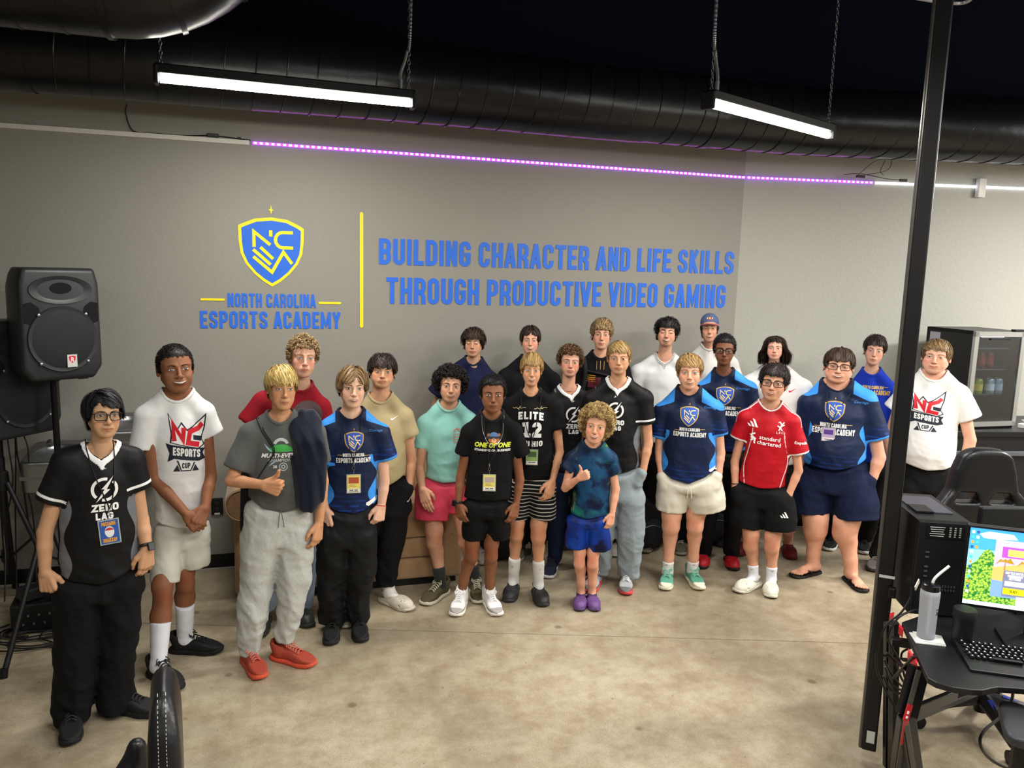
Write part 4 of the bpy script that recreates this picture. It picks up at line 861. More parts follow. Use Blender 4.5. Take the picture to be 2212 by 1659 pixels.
    at_ = {}; sarc = np.abs(SV[:, 0]-np.interp(SV[:, 2], zr, cr_)); hwz = np.interp(SV[:, 2], zr, hw); fzv = (zJ-SV[:, 2])/(zJ-zr[0])
    insl = np.full(len(SV), -1.); sd = np.full(len(SV), -1.); 
    for q in sl:
        if q is None: continue
        a, b, ra, rb = q; dd = nrm(A_(b)-A_(a)); al = -((SV-A_(b))@dd); near = .03-(cone(SV, a, A_(b)+dd*.02, ra, rb)); ok = (near > 0) & (np.abs(SV[:, 0]) > -1) & (torso(SV) > -.012+.0*al); sd = np.where(ok, al, sd)
    k = sh.get('kind', 'tee')
    if k == 'zerolag': at_['m1'] = np.minimum(sd-.022, .034-sd); at_['m2'] = np.where(sd > 0, -.05, np.minimum(sarc-hwz*.80+.015*np.sin(SV[:, 2]*26), .3))
    if k == 'ncea':
        at_['m1'] = np.where(sd > 0, .016-sd, -.1); ys = (shp[0][2]+shp[1][2])/2-.030+.38*np.clip(.195-sarc, 0, .2); fr = SV[:, 2]-ys
        at_['m1'] = np.maximum(at_['m1'], np.minimum(fr, np.abs(SV[:, 0]-NC[0])-nr*1.15-.02)); at_['m1'] = np.maximum(at_['m1'], np.where((sd > 0) | (fzv < .25), -.1, np.minimum(sarc-hwz*.83+.022*np.sin(SV[:, 2]*30+1), .5-0*sarc)))
        at_['m2'] = np.where(sd > 0, .14-sd*1.5, (fzv-.72)*.5)
    if k == 'lfc':
        at_['m1'] = np.where(sd > 0, .014-sd, -.1)
        top = SV[:, 2]-(zJ+.02); ln = (SV[:, 0]-NC[0])
        tt = SV[:, 1]-.0; st3 = np.minimum(.0045-np.abs(np.mod(tt+.012, .020)-.010), .032-np.abs(tt)); st3 = np.minimum(st3, SV[:, 2]-(zJ-.03)); st3 = np.minimum(st3, np.abs(ln)-nr*1.2); at_['m1'] = np.maximum(at_['m1'], st3)
        pip = .0028-np.abs(sarc-(hwz*.80+.018*np.sin(SV[:, 2]*14+2))); at_['m1'] = np.maximum(at_['m1'], np.where((sd > 0) | (SV[:, 1] < .01), -.1, pip))
    m = cloth_mat(sh['mat'], sh['col'], sh.get('masks', ()), rough=sh.get('rough', .85), pattern=sh.get('pattern'), sheen=sh.get('sheen', 0), bump=sh.get('bump', .5))
    body_name = 'person'
    p.root = None; root = mk(body_name, p.wor(np.concatenate(BV)), [np.concatenate(BF)], skin, None, attrs=dict(blush=np.concatenate(BL), stubble=np.concatenate(BS))); p.root = root; root.location = p.B
    tag(root, S['label'], 'person', 'people posing in front of the wall')
    so = p.mk(sh.get('name', 'shirt'), SV, [SF], m, attrs=at_); p.sbv = BVHTree.FromPolygons(p.wor(SV).tolist(), SF.tolist()); p.shirt = so
    if sh.get('collar'):
        def colf(P):
            a = np.abs(shirt_raw(P)+.0005)-.0034; h_ = neckhole(P); cw = sh.get('cw', .019); return smax(a, np.maximum(h_-cw, -h_-.001), .001)
        CV, CF = grid(colf, (NC[0]-.16, -.14, nkp[2]-.04), (NC[0]+.16, max(.16, nkp[1]+.08), NC[2]+.13), .0050)
        hh_ = neckhole(CV); ca = dict(m1=np.maximum(.0016-np.abs(hh_-.005), .0016-np.abs(hh_-.012))) if sh.get('cs') else {}
        p.mk('collar', CV, [CF], cloth_mat('rib_'+sh['collar']+('s' if ca else ''), sh['collar'], (('m1', '18181c'),) if ca else ()), attrs=ca)
    # ---- legs
    ank = []; 
    for i in (0, 1):
        ft = S['feet'][i]
        if ft is None: ank.append(None); continue
        h_ = p.loc(G(ft[0], ft[1])); t_ = p.loc(G(ft[2], ft[3])); L = np.linalg.norm(t_-h_); d = nrm(t_-h_); sc = max(.72, min(1.12, L/.282)) if L > .12 else .95
        if len(ft) > 4: sc = ft[4]
        o = h_+d*.078*sc; o[2] = 0; ank.append((o, d, sc))
    # pants / shorts
    pt = S['pants']; pr_ = [(at((a+b)/2, y, 0), at(a, y, 0)[0], at(b, y, 0)[0]) for y, a, b in pt['rows']]
    pz = A_([r[0][2] for r in pr_])[::-1]; pc_ = A_([(r[1]+r[2])/2 for r in pr_])[::-1]; pw = A_([(r[2]-r[1])/2 for r in pr_])[::-1]; pd = pt.get('dep', dref*dep*.92)
    legs = []
    for i in (0, 1):
        L = pt.get('leg%d' % i)
        if not L: legs.append(None); continue
        y0 = L[0][1]; y1 = S.get('floor_y%d' % i, None); pts_ = []; dzA = ank[i][0][1] if ank[i] is not None else 0; zA = .1
        z0 = at(L[0][0], L[0][1])[2]
        for (x, y, w_) in L:
            zz = at(x, y)[2]; fr = np.clip((z0-zz)/(z0-zA+1e-6), 0, 1); pts_.append((at(x, y, dzA*fr), p.w2m(w_)/2))
        legs.append(pts_)
    wl_ = pt.get('wrk', .012)
    def pantf(P, g=0.):
        if hz_: g = g-.022*np.clip((P[:, 2]-hemz(P)+.035)/.03, 0, 1)
        zc = np.clip(P[:, 2], pz[0], pz[-1]); h_ = np.interp(zc, pz, pw)+g; c_ = np.interp(zc, pz, pc_); q = np.sqrt(((P[:, 0]-c_)/h_)**2+(P[:, 1]/(pd+g))**2+1e-9); d = (q-1)*np.minimum(h_, pd)*.95
        d = smax(d, P[:, 2]-pz[-1], .02); d = smax(d, pz[0]-P[:, 2], .03)
        for Lg in legs:
            if Lg is None: continue
            e = None
            for (a, ra), (b, rb) in zip(Lg[:-1], Lg[1:]): c = cone(P*[1, 1, 1], a, b, ra+g, rb+g); e = c if e is None else smin(e, c, .012)
            a, b = Lg[-2][0], Lg[-1][0]; dd = nrm(b-a); e = smax(e, (P-b)@dd, .005); 
            if pt['type'] == 'shorts': e = smax(e, -cone(P, b-dd*.004, b+dd*.05, Lg[-1][1]*.66, Lg[-1][1]*.8), .003)
            d = smin(d, e, .02)
        for w0, hd in pkb: iw = A_([-.018*np.sign(w0[0]-pc_.mean()), 0, 0]); d = smin(d, cone(P, w0+hd*.035+iw*.6, w0+hd*.10+iw, .040, .032), .02)
        zf = np.clip((pz[-1]-P[:, 2])/.9, 0, 1); kn = wl_*(.4+.6*zf)
        return d-(folds(P*[1.3, 1, .85], seed+5)+.3)*kn
    al = np.array([(pc_.min()-pw.max(), -pd, pz[0]), (pc_.max()+pw.max(), pd, pz[-1])]+[q[0] for L in legs if L for q in L]+[q[0] for q in pkb])
    lo = al.min(0)-[.09, .12, .03]; hi_ = al.max(0)+[.09, .12, .03]; lo[2] = max(lo[2], .02)
    PV, PF = grid(pantf, lo, hi_, (.0080 if pt.get('fine', 1) else .012)*hi)
    pm = cloth_mat(pt['mat'], pt['col'], pt.get('masks', ()), pattern=pt.get('pattern'), rough=pt.get('rough', .85), sheen=pt.get('sheen', 0), bump=pt.get('bump', .5))
    po = p.mk('shorts' if pt['type'] == 'shorts' else 'trousers', PV, [PF], pm); p.pbv = BVHTree.FromPolygons(p.wor(PV).tolist(), PF.tolist()); p.pants = po
    if pt.get('cord'):
        x, y = pt['cord']; q0 = at(x, y, pd+.02); b = B()
        for e in (-.008, .010): b.tube(spline([q0+A_([e*.3, 0, .01]), q0+A_([e, .006, -.03]), q0+A_([e*1.6, .004, -.075])], 5), .0022, k=5)
        b.v = [p.wor(np.concatenate(b.v))]; b.build('drawstring', mat('cord_'+pt.get('ccol', 'e8e6e0'), pt.get('ccol', 'e8e6e0')), root, smooth=True)
    # bare legs, feet, socks, shoes
    for i in (0, 1):
        if ank[i] is None: continue
        o, d, sc = ank[i]; Rf = np.stack([A_([-d[1], d[0], 0]), -d, p.z], 1)    # canonical foot x, y, z in local frame; toes -Y
        if np.linalg.det(Rf) < 0: Rf[:, 0] *= -1
        mir = -1 if i == 0 else 1
        ft3 = lambda V: (Rf@((np.asarray(V, float)*[mir, 1, 1])*sc).T).T+o
        A = o+A_([0, 0, .095])*sc; fz = S.get('shoe%d' % i, S['shoe']); kind = fz['kind']
        if pt['type'] == 'shorts' or S.get('bare'):
            Lg = legs[i]; kn = at(*S['knee'][i][:2], .03+A[1]*.45) if S.get('knee') else None; rk = p.w2m(S['knee'][i][2])/2; top = Lg[-1][0]*.35+Lg[0][0]*.65 if Lg else kn+A_([0, 0, .2]); rt = min(rk*1.15, Lg[-1][1]*.70) if Lg else rk*1.2
            bc = A_([0, -.022, 0]); ra_ = S.get('rank', .034); rc = S.get('rcalf', rk*.93)
            ch_ = [(top, kn+A_([0, 0, .04]), rt, rk*1.0), (kn+A_([0, 0, .04]), kn-A_([0, 0, .04]), rk, rk*.9), (kn-A_([0, 0, .04]), kn+(A-kn)*.36+bc, rk*.88, rc), (kn+(A-kn)*.36+bc, kn+(A-kn)*.78+bc*.3, rc, ra_*1.05), (kn+(A-kn)*.78+bc*.3, A-A_([0, 0, .02]), ra_*1.05, ra_)]
            def lf(P):
                dd = None
                for q in ch_: e = cone(P, *q); dd = e if dd is None else smin(dd, e, .02)
                dd = smin(dd, cone(P, A-A_([0, 0, .03])*sc, o+Rf@(A_([0, -.085, .028])*sc), ra_*.98, .027*sc), .02) if kind != 'sandal' else dd
                dd = smin(dd, ell(P, kn+A_([0, rk*.55, 0]), (rk*.55, rk*.5, rk*.75)), .015)
                if kind == 'sandal': Q = ((P-o)@Rf)/sc*[mir, 1, 1]; e = bare_sdf(Q-A_([0, 0, .017]))*sc; dd = smin(dd, e, .02)
                return dd
            al = A_([q[0] for q in ch_]+[q[1] for q in ch_]); lo = al.min(0)-.085; hi_ = al.max(0)+.085; lo[2] = .0
            if kind == 'sandal': lo = np.minimum(lo, (o+d*.2*sc)-.06); hi_ = np.maximum(hi_, o+d*.2*sc+.06); lo[2] = .01; gz = varaxis([lo[2], .10, hi_[2]], [.0038, .011]); LV, LF = surfnet(lf, np.arange(lo[0], hi_[0], .0042), np.arange(lo[1], hi_[1], .0042), gz)
            else: LV, LF = grid(lf, lo, hi_, (.0092*hi, .0092*hi, .013*hi))
            bo = p.mk('lower_leg', LV, [LF], skin, attrs=dict(blush=np.full(len(LV), .12)+.5*gauss(LV, kn+A_([0, .04, 0]), .04), stubble=np.zeros(len(LV)))); p.merge = getattr(p, 'merge', [])+[bo]
        else:
            kn = legs[i][-2][0] if legs[i] else A+A_([0, 0, .4])
        if fz.get('sock'):
            hgt = fz.get('sh', .13); dirv = nrm((kn if kn is not None else A+A_([0, 0, .3]))-A); b0 = o+Rf@(A_([0, -.02*mir*0, .05])*sc); rr = max(.030, S.get('rank', .034))*1.08
            def sf(P):
                e = cone(P, A-A_([0, 0, .02]), A+dirv*hgt, rr*1.0, rr*1.10+.004*hgt/.13); e = smin(e, cone(P, A-A_([0, 0, .03]), o+Rf@(A_([0, -.06, .045])*sc), rr*1.0, .03), .02); return smax(e+wr(P, 40, 3, (0, 0, 1))*.0012, (P-(A+dirv*hgt))@dirv, .004)
            al = A_([A, A+dirv*hgt, o+d*.08]); V_, F_ = grid(sf, al.min(0)-.06, al.max(0)+.06, .007*hi); p.mk('sock', V_, [F_], cloth_mat('knit_'+fz['sock'], fz['sock'], bump=.15))
            if fz.get('mark'):
                c = A+dirv*(hgt*.7)+p.z*0; q = [(-.011, .002), (-.004, -.005), (.012, .004), (-.003, -.001)]; VV = A_([c+A_([x+mir*.008, rr*1.08+.003, z]) for x, z in q]); p.mk('sock_mark', VV, [A_([[0, 1, 2, 3]])], mat('mark_black', '101010'))
        tr = empty('shoe' if kind != 'sandal' else 'sandal', (0, 0, 0)); tr.parent = root; cols = fz['c']
        for k_, (V_, F_) in shoe_parts(kind).items():
            W = p.wor(ft3(V_)); F2 = F_ if isinstance(F_, list) else np.asarray(F_)
            flip = (mir < 0) 
            col = cols.get(k_, cols['upper']); mm_ = mat('shoe_%s_%s' % (col, 'r' if kind == 'sneaker' else 'f'), col, rough=.75 if kind == 'sneaker' else .5, var=.12 if k_ == 'upper' else 0, vscale=60, bump=.25 if kind == 'sneaker' else .05, bscale=240, bdist=.002)
            if isinstance(F2, list): b = B(); b.add(W, [f_[::-1] if flip else f_ for f_ in F2]); b.build(k_, mm_, tr, smooth=True)
            else: mk(k_, W, [F2[:, ::-1] if flip else F2], mm_, tr)
            if kind == 'sneaker' and k_ == 'upper' and fz.get('c2'):     # toe and heel overlays in a second colour, raised on the upper
                ov = ((V_[:, 1] < -.155) | (V_[:, 1] > .045) | ((V_[:, 2] < .045) & (V_[:, 1] < -.06))) if fz.get('ov', 1) else (V_[:, 1] > .04)
                keep = ov[F_].all(1); us_ = np.unique(F_[keep]); mp = -np.ones(len(V_), int); mp[us_] = np.arange(len(us_)); nn_ = V_[us_]-A_([0, -.05, .03]); nn_ /= np.linalg.norm(nn_, axis=1)[:, None]
                fo = mp[F_[keep]]; ov_ = mk('overlay', p.wor(ft3(V_[us_]+nn_*.0022)), [fo[:, ::-1] if flip else fo], mat('shoe_%s_o' % fz['c2'], fz['c2'], rough=.6), tr); ov_['kind'] = 'stuff'
    if getattr(p, 'merge', None):      # legs and feet belong to the one body mesh
        tot = [root]+p.merge; VV = []; FF = []; n0 = 0; bl = []; sh_ = []
        for o_ in tot:
            me = o_.data; a = np.empty(len(me.vertices)*3, np.float32); me.vertices.foreach_get('co', a); VV.append(a.reshape(-1, 3)); b_ = np.empty(len(me.loops), np.int32); me.loops.foreach_get('vertex_index', b_); FF.append(b_.reshape(-1, 4)+n0); n0 += len(me.vertices)
            for nm, L_ in (('blush', bl), ('stubble', sh_)): q = np.empty(len(me.vertices), np.float32); me.attributes[nm].data.foreach_get('value', q); L_.append(q)
        nm_ = mk('person', np.concatenate(VV), [np.concatenate(FF)], skin, None, attrs=dict(blush=np.concatenate(bl), stubble=np.concatenate(sh_)), data=True); root.data = nm_
        for o_ in p.merge: bpy.data.objects.remove(o_)
    p.bbv = None; p.arms = arms; p.J = J; p.rs = rs; p.dd_ = dref*dep; p.skinm = skin
    face(p, S); hair(p, S)
    return p
def face(p, S):
    H = p.H; root = p.root
    def patch(name, V2, Fs, off, m, par=None): V = H(decal_proj(p.hbv, V2, off*(1.3 if p.hbv is HBV2 else 1))); b = B(); b.add(p.wor(V), [tuple(f)[::-1] for f in Fs]); return b.build(name, m, par or root, smooth=2)
    eo = S.get('eo', 1.); ew = .0158; eh = .0068*eo; gz = S.get('gaze', (0, 0)); hc = S['hair'].get('brow', S['hair']['col']); bm = mat('brow_'+hc, hc, rough=.8)
    for sg in (-1, 1):
        cx = sg*.0312
        if eo > .25:
            V2, Fs = disc2(almond(cx, 0, ew, eh, -sg*-.06), 22, 3); e = patch('eye', V2, Fs, .0010, EYEW)
            ix = cx+gz[0]*.004; iz = .0006+gz[1]*.002; r_ = .0063; top = lambda x: eh*(1-.25*((x-cx)/ew)**2)*math.sqrt(max(0, 1-((x-cx)/ew)**2))
            fo = lambda rr: (lambda t: (ix+rr*math.cos(t), min(max(iz+rr*math.sin(t), -top(ix+rr*math.cos(t))*.72), top(ix+rr*math.cos(t)))))
            V2, Fs = disc2(fo(r_), 20, 2); patch('iris', V2, Fs, .0014, IRIS[S.get('eye', 'brown')], e); V2, Fs = disc2(fo(.0029), 14, 1); patch('pupil', V2, Fs, .0017, PUP, e)
            pts = [(cx+ew*1.06*q, (eh*(1-.25*q*q)*math.sqrt(max(0, 1-q*q))+.0005+.06*sg*q*ew*1), .0016+.0010*(1-abs(q))) for q in np.linspace(-1, 1, 11)]; V2, Fs = band2(pts, 0); patch('eyelash', V2, Fs, .0020, LASH)
        else:
            pts = [(cx+ew*q, -.0035+.0025*q*q, .0016+.0008*(1-abs(q))) for q in np.linspace(-1, 1, 9)]; V2, Fs = band2(pts, 0); patch('eyelash', V2, Fs, .0012, LASH)
        bz = S.get('brz', 0.); pts = [(sg*(.0135+.034*q), .0165+bz+.0052*math.sin(q*2.4)-.002*q, .0052*(1-.75*q**2)*S.get('brt', 1)) for q in np.linspace(0, 1, 9)]; V2, Fs = band2(pts, 0); Fs = [f if sg > 0 else f[::-1] for f in Fs]; patch('eyebrow', V2, Fs, .0014, bm)
    sm = S.get('smile', 0.); g = S.get('teeth', 0.); wm = .0235+.0055*sm+g*.10; zc = -.0648
    c = lin(S['skin']); lc_ = 'lip_'+S['skin']
    if lc_ not in MATS: m = mat(lc_, S['skin'], rough=.42); m.node_tree.nodes['Principled BSDF'].inputs['Base Color'].default_value = (c[0]*.80, c[1]*.50, c[2]*.47, 1)
    lm = MATS[lc_]; q_ = np.linspace(-1, 1, 15); line = lambda q: zc+sm*.0075*abs(q)**1.7-(1-sm)*.001*abs(q); ug = lambda q: g*.42*(1-q*q); lg = lambda q: -g*.58*(1-q*q)
    up = lambda q: .0056*(1-abs(q)**2.2)*(1-.22*math.exp(-(q/.16)**2))+.0004; lo = lambda q: .0078*(1-abs(q)**2.1)+.0003
    def strip(name, a, b_, off, m, par=None):
        V2 = []; Fs = []
        for q in q_: t, b2 = a(q), b_(q); V2 += [(wm*q, t), (wm*q, (t+b2)/2), (wm*q, b2)]
        for i in range(len(q_)-1): Fs += [(3*i, 3*i+3, 3*i+4, 3*i+1), (3*i+1, 3*i+4, 3*i+5, 3*i+2)]
        return patch(name, A_(V2), [f[::-1] for f in Fs][::1], off, m, par)
    def strip2(*a, **k): o = strip(*a, **k); return o
    if g:
        mo_ = strip2('mouth', lambda q: line(q)+ug(q)+.001, lambda q: line(q)+lg(q)-.001, .0010, MOUTHD); strip2('teeth', lambda q: line(q)+ug(q)+.0006, lambda q: line(q)+lg(q)*.45+.0004, .0015, TEETH, mo_)
    else: strip2('mouth', lambda q: line(q)+.0006, lambda q: line(q)-.0006, .0016, MOUTHD)
    strip2('upper_lip', lambda q: line(q)+ug(q)+up(q), lambda q: line(q)+ug(q)+.0003, .0010, lm); strip2('lower_lip', lambda q: line(q)+lg(q)-.0003, lambda q: line(q)+lg(q)-lo(q), .0010, lm)
    if S.get('glasses'):
        gm = mat('spectacle_'+S['glasses'], S['glasses'], rough=.25); b = B(); gw = S.get('gsz', 1.); par = empty('glasses'); par.parent = root; thick = .0022*S.get('gth', 1)
        for sg in (-1, 1):
            P = [(sg*.034+x, -.0985-.004*math.cos(x*20)+abs(sg*.034+x)**2*2.2, -.003+y) for x, y in rrect(.053*gw, .036*gw, .012)]; b.tube([p.wor(q) for q in H(P)], thick*p.s, k=6, closed=True)
            l_ = B(); l_.add(p.wor(H(P)), [tuple(range(len(P)))]); l_.build('lens', GLS, par)
            ex = sg*(.034+.0265*gw); P = [(ex, -.092, .008), (ex+sg*.012, -.06, .008), (sg*.083, .005, .006), (sg*.082, .02, -.01)]; b.tube([p.wor(q) for q in H(spline(P, 4))], thick*1.1*p.s, k=6)
        P = [(-.0085, -.1005, .002), (0, -.1035, .005), (.0085, -.1005, .002)]; b.tube([p.wor(q) for q in H(spline(P, 4))], thick*p.s, k=6); b.build('spectacle_frame', gm, par, smooth=True)
def hair(p, S):
    st = S['hair']; m = hair_mat(st['col'], 'hair_'+st['col'], st.get('col2')); V, Fq, tn = hair_cap(st); n = len(V); Vs = [V]; Fs = [Fq]; Ts = [tn]
    lays = [st]+st.get('more', [])
    for q in lays:
        if S.get('res', 1) > 1.25: q = dict(q, n=int(q.get('n', 700)*.72), w=q.get('w', .0042 if q.get('kind', 'straight') == 'straight' else .0028)*1.15)
        if q.get('kind') == 'buzz': q = dict(q, kind='curly', cr=.0028, w=.0016, turn=1.0, t=q.get('t', .006), n=q.get('n', 1500), m=4)
        V, Fq, tn = hair_geo(q); Vs.append(V); Fs.append(Fq+n); Ts.append(tn); n += len(V)
    h = p.mk('hair', p.H(np.concatenate(Vs)), [Fs[0]]+[f for f in Fs[1:]], m, attrs=dict(tone=np.concatenate(Ts))); return h
# ---- prints laid on the cloth
def cut2(V2, Fs, step=.012):
    bm = bmesh.new(); vs = [bm.verts.new((x, y, 0)) for x, y in V2]
    for f in Fs:
        try: bm.faces.new([vs[i] for i in f])
        except ValueError: pass
    lo = np.min(V2, 0); hi = np.max(V2, 0)
    for ax in (0, 1):
        for k in np.arange(lo[ax]+step, hi[ax], step):
            co_ = [0, 0, 0]; no = [0, 0, 0]; co_[ax] = k; no[ax] = 1; bmesh.ops.bisect_plane(bm, geom=bm.verts[:]+bm.edges[:]+bm.faces[:], plane_co=co_, plane_no=no)
    bmesh.ops.triangulate(bm, faces=[f for f in bm.faces if len(f.verts) > 4])
    bm.verts.index_update(); V = A_([v_.co[:2] for v_ in bm.verts]); F2 = [tuple(q.index for q in f.verts) for f in bm.faces]; bm.free(); return V, F2
def hit(bvh, p, x, y):
    d = nrm(ray(x, y)); h = bvh.ray_cast(Vector(CAM-p.B), Vector(d))[0]; return None if h is None else A_(h)
def decal(p, name, V2, Fs, px, size, m, ang=0., bvh=None, off=.0026, par=None, cen=True, sx=1., yaw=0.):
    """V2 drawn around its own centre; px the centre in the photograph, size = height in pixels of V2's box"""
    bvh = bvh or p.sbv; V2 = A_(V2, float)
    if cen: c = (V2.min(0)+V2.max(0))/2; V2 = V2-c
    if size: V2 = V2*(p.w2m(size)/(V2[:, 1].max()-V2[:, 1].min()))*[sx, 1]
    A0 = hit(bvh, p, *px)
    if A0 is None: A0 = p.wor(p.at(px[0], px[1], p.dd_))
    V2, Fs = cut2(V2, Fs, max(.012, (V2[:, 0].max()-V2[:, 0].min())/26)); isl = islands(len(V2), Fs); a = math.radians(ang); c, s_ = math.cos(a), math.sin(a); u = p.u*math.cos(yaw)-p.v*math.sin(yaw)*-1*0+p.v*0
    u = p.u*math.cos(yaw)+p.v*math.sin(yaw); n_ = p.v*math.cos(yaw)-p.u*math.sin(yaw); out = []; last = A0@n_
    for (x, y), il in zip(V2, isl):
        o = A0-n_*(A0@n_)+u*(x*c-y*s_)+p.z*(x*s_+y*c); h = bvh.ray_cast(Vector(o+n_*(A0@n_+.12)), Vector(-n_), .3)[0]
        if h is not None: last = A_(h)@n_
        out.append(o+n_*(last+off+(il % 6)*.00012))
    b = B(); b.add(out, Fs); return b.build(name, m, par or p.root, smooth=2)
def textgeo(s, bold=.02, shear=0., wx=1.):
    cu_ = bpy.data.curves.new('t', 'FONT'); cu_.body = s; cu_.offset = bold; cu_.shear = shear; cu_.resolution_u = 2; cu_.space_character = 1.02; o = bpy.data.objects.new('t', cu_); COL.objects.link(o)
    me = o.to_mesh(); V = A_([v_.co[:2] for v_ in me.vertices])*[wx, 1]; Fs = [tuple(q.vertices) for q in me.polygons]; o.to_mesh_clear(); bpy.data.objects.remove(o); return V, Fs
def merge2(L):
    V = []; Fs = []; n = 0
    for v_, f_ in L: V.append(A_(v_)); Fs += [tuple(i+n for i in f) for f in f_]; n += len(v_)
    return np.concatenate(V), Fs
PW = mat('print_white', 'f2f2ef', rough=.6); PG = mat('print_gold', 'c9a24c', rough=.5); PB = mat('print_blue', '1f50b0', rough=.5); PR = mat('print_red', 'd5172b', rough=.55); PK = mat('print_navy', '1b2230', rough=.6); PY_ = mat('print_lime', 'dfe84a', rough=.6)
def cord(p, pts, r, m, name, par, bvh=None, n=5):
    P = []
    for x, y in pts:
        h = hit(bvh or p.sbv, p, x, y); q = h+nrm(CAM-p.B-h)*(r+.002) if h is not None else p.wor(p.at(x, y, .06)); P.append(q)
    b = B(); b.tube(spline(P, n), r, k=6); return b.build(name, m, par, smooth=True), P
# ================= THE GROUP (all pixel values are read off the photograph and stand on the floor plane)
PEOPLE = {}
def T(**k): return k
JET = dict(zerolag=T(kind='zerolag', mat='zl_jersey', col='111113', masks=(('m2', '6d7076'), ('m1', 'ebebeb')), neck='v', collar='f0f0ee', cw=.022, name='jersey', rough=.55),
           ncea=T(kind='ncea', mat='ncea_jersey', col='14213f', masks=(('m2', 'weave'), ('m1', '3c93ea')), collar='0e1730', cw=.014, name='jersey', rough=.5))
def tee(col, **k): return T(mat='tee_'+col, col=col, collar=col, cw=.015, name='tee_shirt', **k)
SN = lambda up, so, la, **k: T(kind='sneaker', c=T(upper=up, sole=so, laces=la, tongue=up), **k)
CL = lambda up, so=None, **k: T(kind='clog', c=T(upper=up, sole=so or up, strap=so or up), **k)
SPEC = {}
SPEC['zl_front'] = T(label='person with swept black hair and glasses in a black ZERO LAG jersey, front left', g=(203, 1566), head=(228, 831, 225, 947), yaw=12, pit=4, tilt=3, skin='c49a76', eye='dark', smile=.25, wf=.98, jw=-.03, stache=.35, glasses='101213', gth=1.1, gsz=1.05, eo=.75,
  hair=T(col='0c0b0d', t=.022, n=1250, L=.13, bang=.042, part=-.035, split=1.4, sz=-.03, tz=-.01, bz=-.09, hback=-.08, mess=.10, w=.0042, front=.056, col2='2a2a30'),
  rows=[(1000, 122, 298), (1080, 128, 297), (1150, 128, 300), (1220, 128, 308), (1262, 126, 312)], nk=(219, 998), sh=[(116, 972), (306, 966)], dep=.62, rs=.060,
  se=[(103, 1084, 50), (301, 1056, 50)], arm0=T(el=(97, 1150), wr=(97, 1236, .02), tip=(112, 1300, .04), hand='curl', back=(-.5, .85, 0)), arm1=T(el=(306, 1125), wr=(318, 1186, .05), tip=(314, 1262, .06), hand='relaxed', back=(.5, .85, 0)),
  hem=[(120, 1255), (165, 1264), (217, 1266), (265, 1245), (310, 1216)], shirt=JET['zerolag'],
  pants=T(type='pants', mat='black_sweats', col='0b0b0d', rows=[(1200, 126, 304), (1250, 124, 304), (1290, 124, 304)], leg0=[(168, 1270, 88), (162, 1400, 80), (155, 1500, 72), (157, 1568, 68), (157, 1585, 74)], leg1=[(258, 1265, 88), (256, 1380, 80), (252, 1460, 72), (256, 1510, 78), (256, 1528, 76)], wrk=.02),
  feet=[(156, 1545, 153, 1640, 1.0), (232, 1530, 330, 1545, 1.0)], shoe=SN('141415', '0f0f10', '1e1e20'))
SPEC['white_left'] = T(label='smiling person in a white NC ESPORTS CUP tee with cream shorts, hands clasped', g=(372, 1425), head=(378, 741, 386, 848), yaw=8, pit=5, tilt=-3, skin='8f5f43', eye='dark', smile=1., teeth=.011, eo=.8, wf=1.04, jw=.0, blush=.15, fade=1, brt=1.1,
  hair=T(kind='buzz', col='100c0b', t=.006, top=.006, front=.058, n=1800, cap=.004, w=.0018),
  rows=[(900, 322, 452), (960, 326, 448), (1030, 330, 450), (1090, 334, 450), (1150, 333, 452)], nk=(380, 869), sh=[(295, 878), (459, 868)], dep=.66, rs=.060,
  se=[(306, 968, 52), (461, 938, 44)], arm0=T(el=(333, 1035, .03), wr=(404, 1112, .16), tip=(430, 1140, .17), hand='clasp', back=(-.1, .95, .3), thumb=(0, 0, 1)), arm1=T(el=(455, 1030, .02), wr=(443, 1098, .14), tip=(420, 1146, .19), hand='clasp', back=(.3, .9, .2), thumb=(-.6, 0, 1)),
  hem=[(330, 1132), (380, 1142), (420, 1140), (452, 1120)], shirt=tee('e8e8e6'),
  pants=T(type='shorts', mat='cream_shorts', col='cfcdc0', rows=[(1110, 334, 450), (1150, 332, 451), (1180, 331, 451)], leg0=[(364, 1160, 60), (357, 1230, 58), (356, 1258, 57)], leg1=[(420, 1150, 62), (417, 1200, 68), (417, 1216, 68)], fine=1),
  knee=[(351, 1282, 40), (400, 1246, 40)], rcalf=.050, rank=.036, feet=[(325, 1455, 400, 1500, 1.02), (368, 1407, 480, 1410, 1.02)], shoe=SN('131314', '101011', '1c1c1e', sock='e6e8ee', sh=.19))
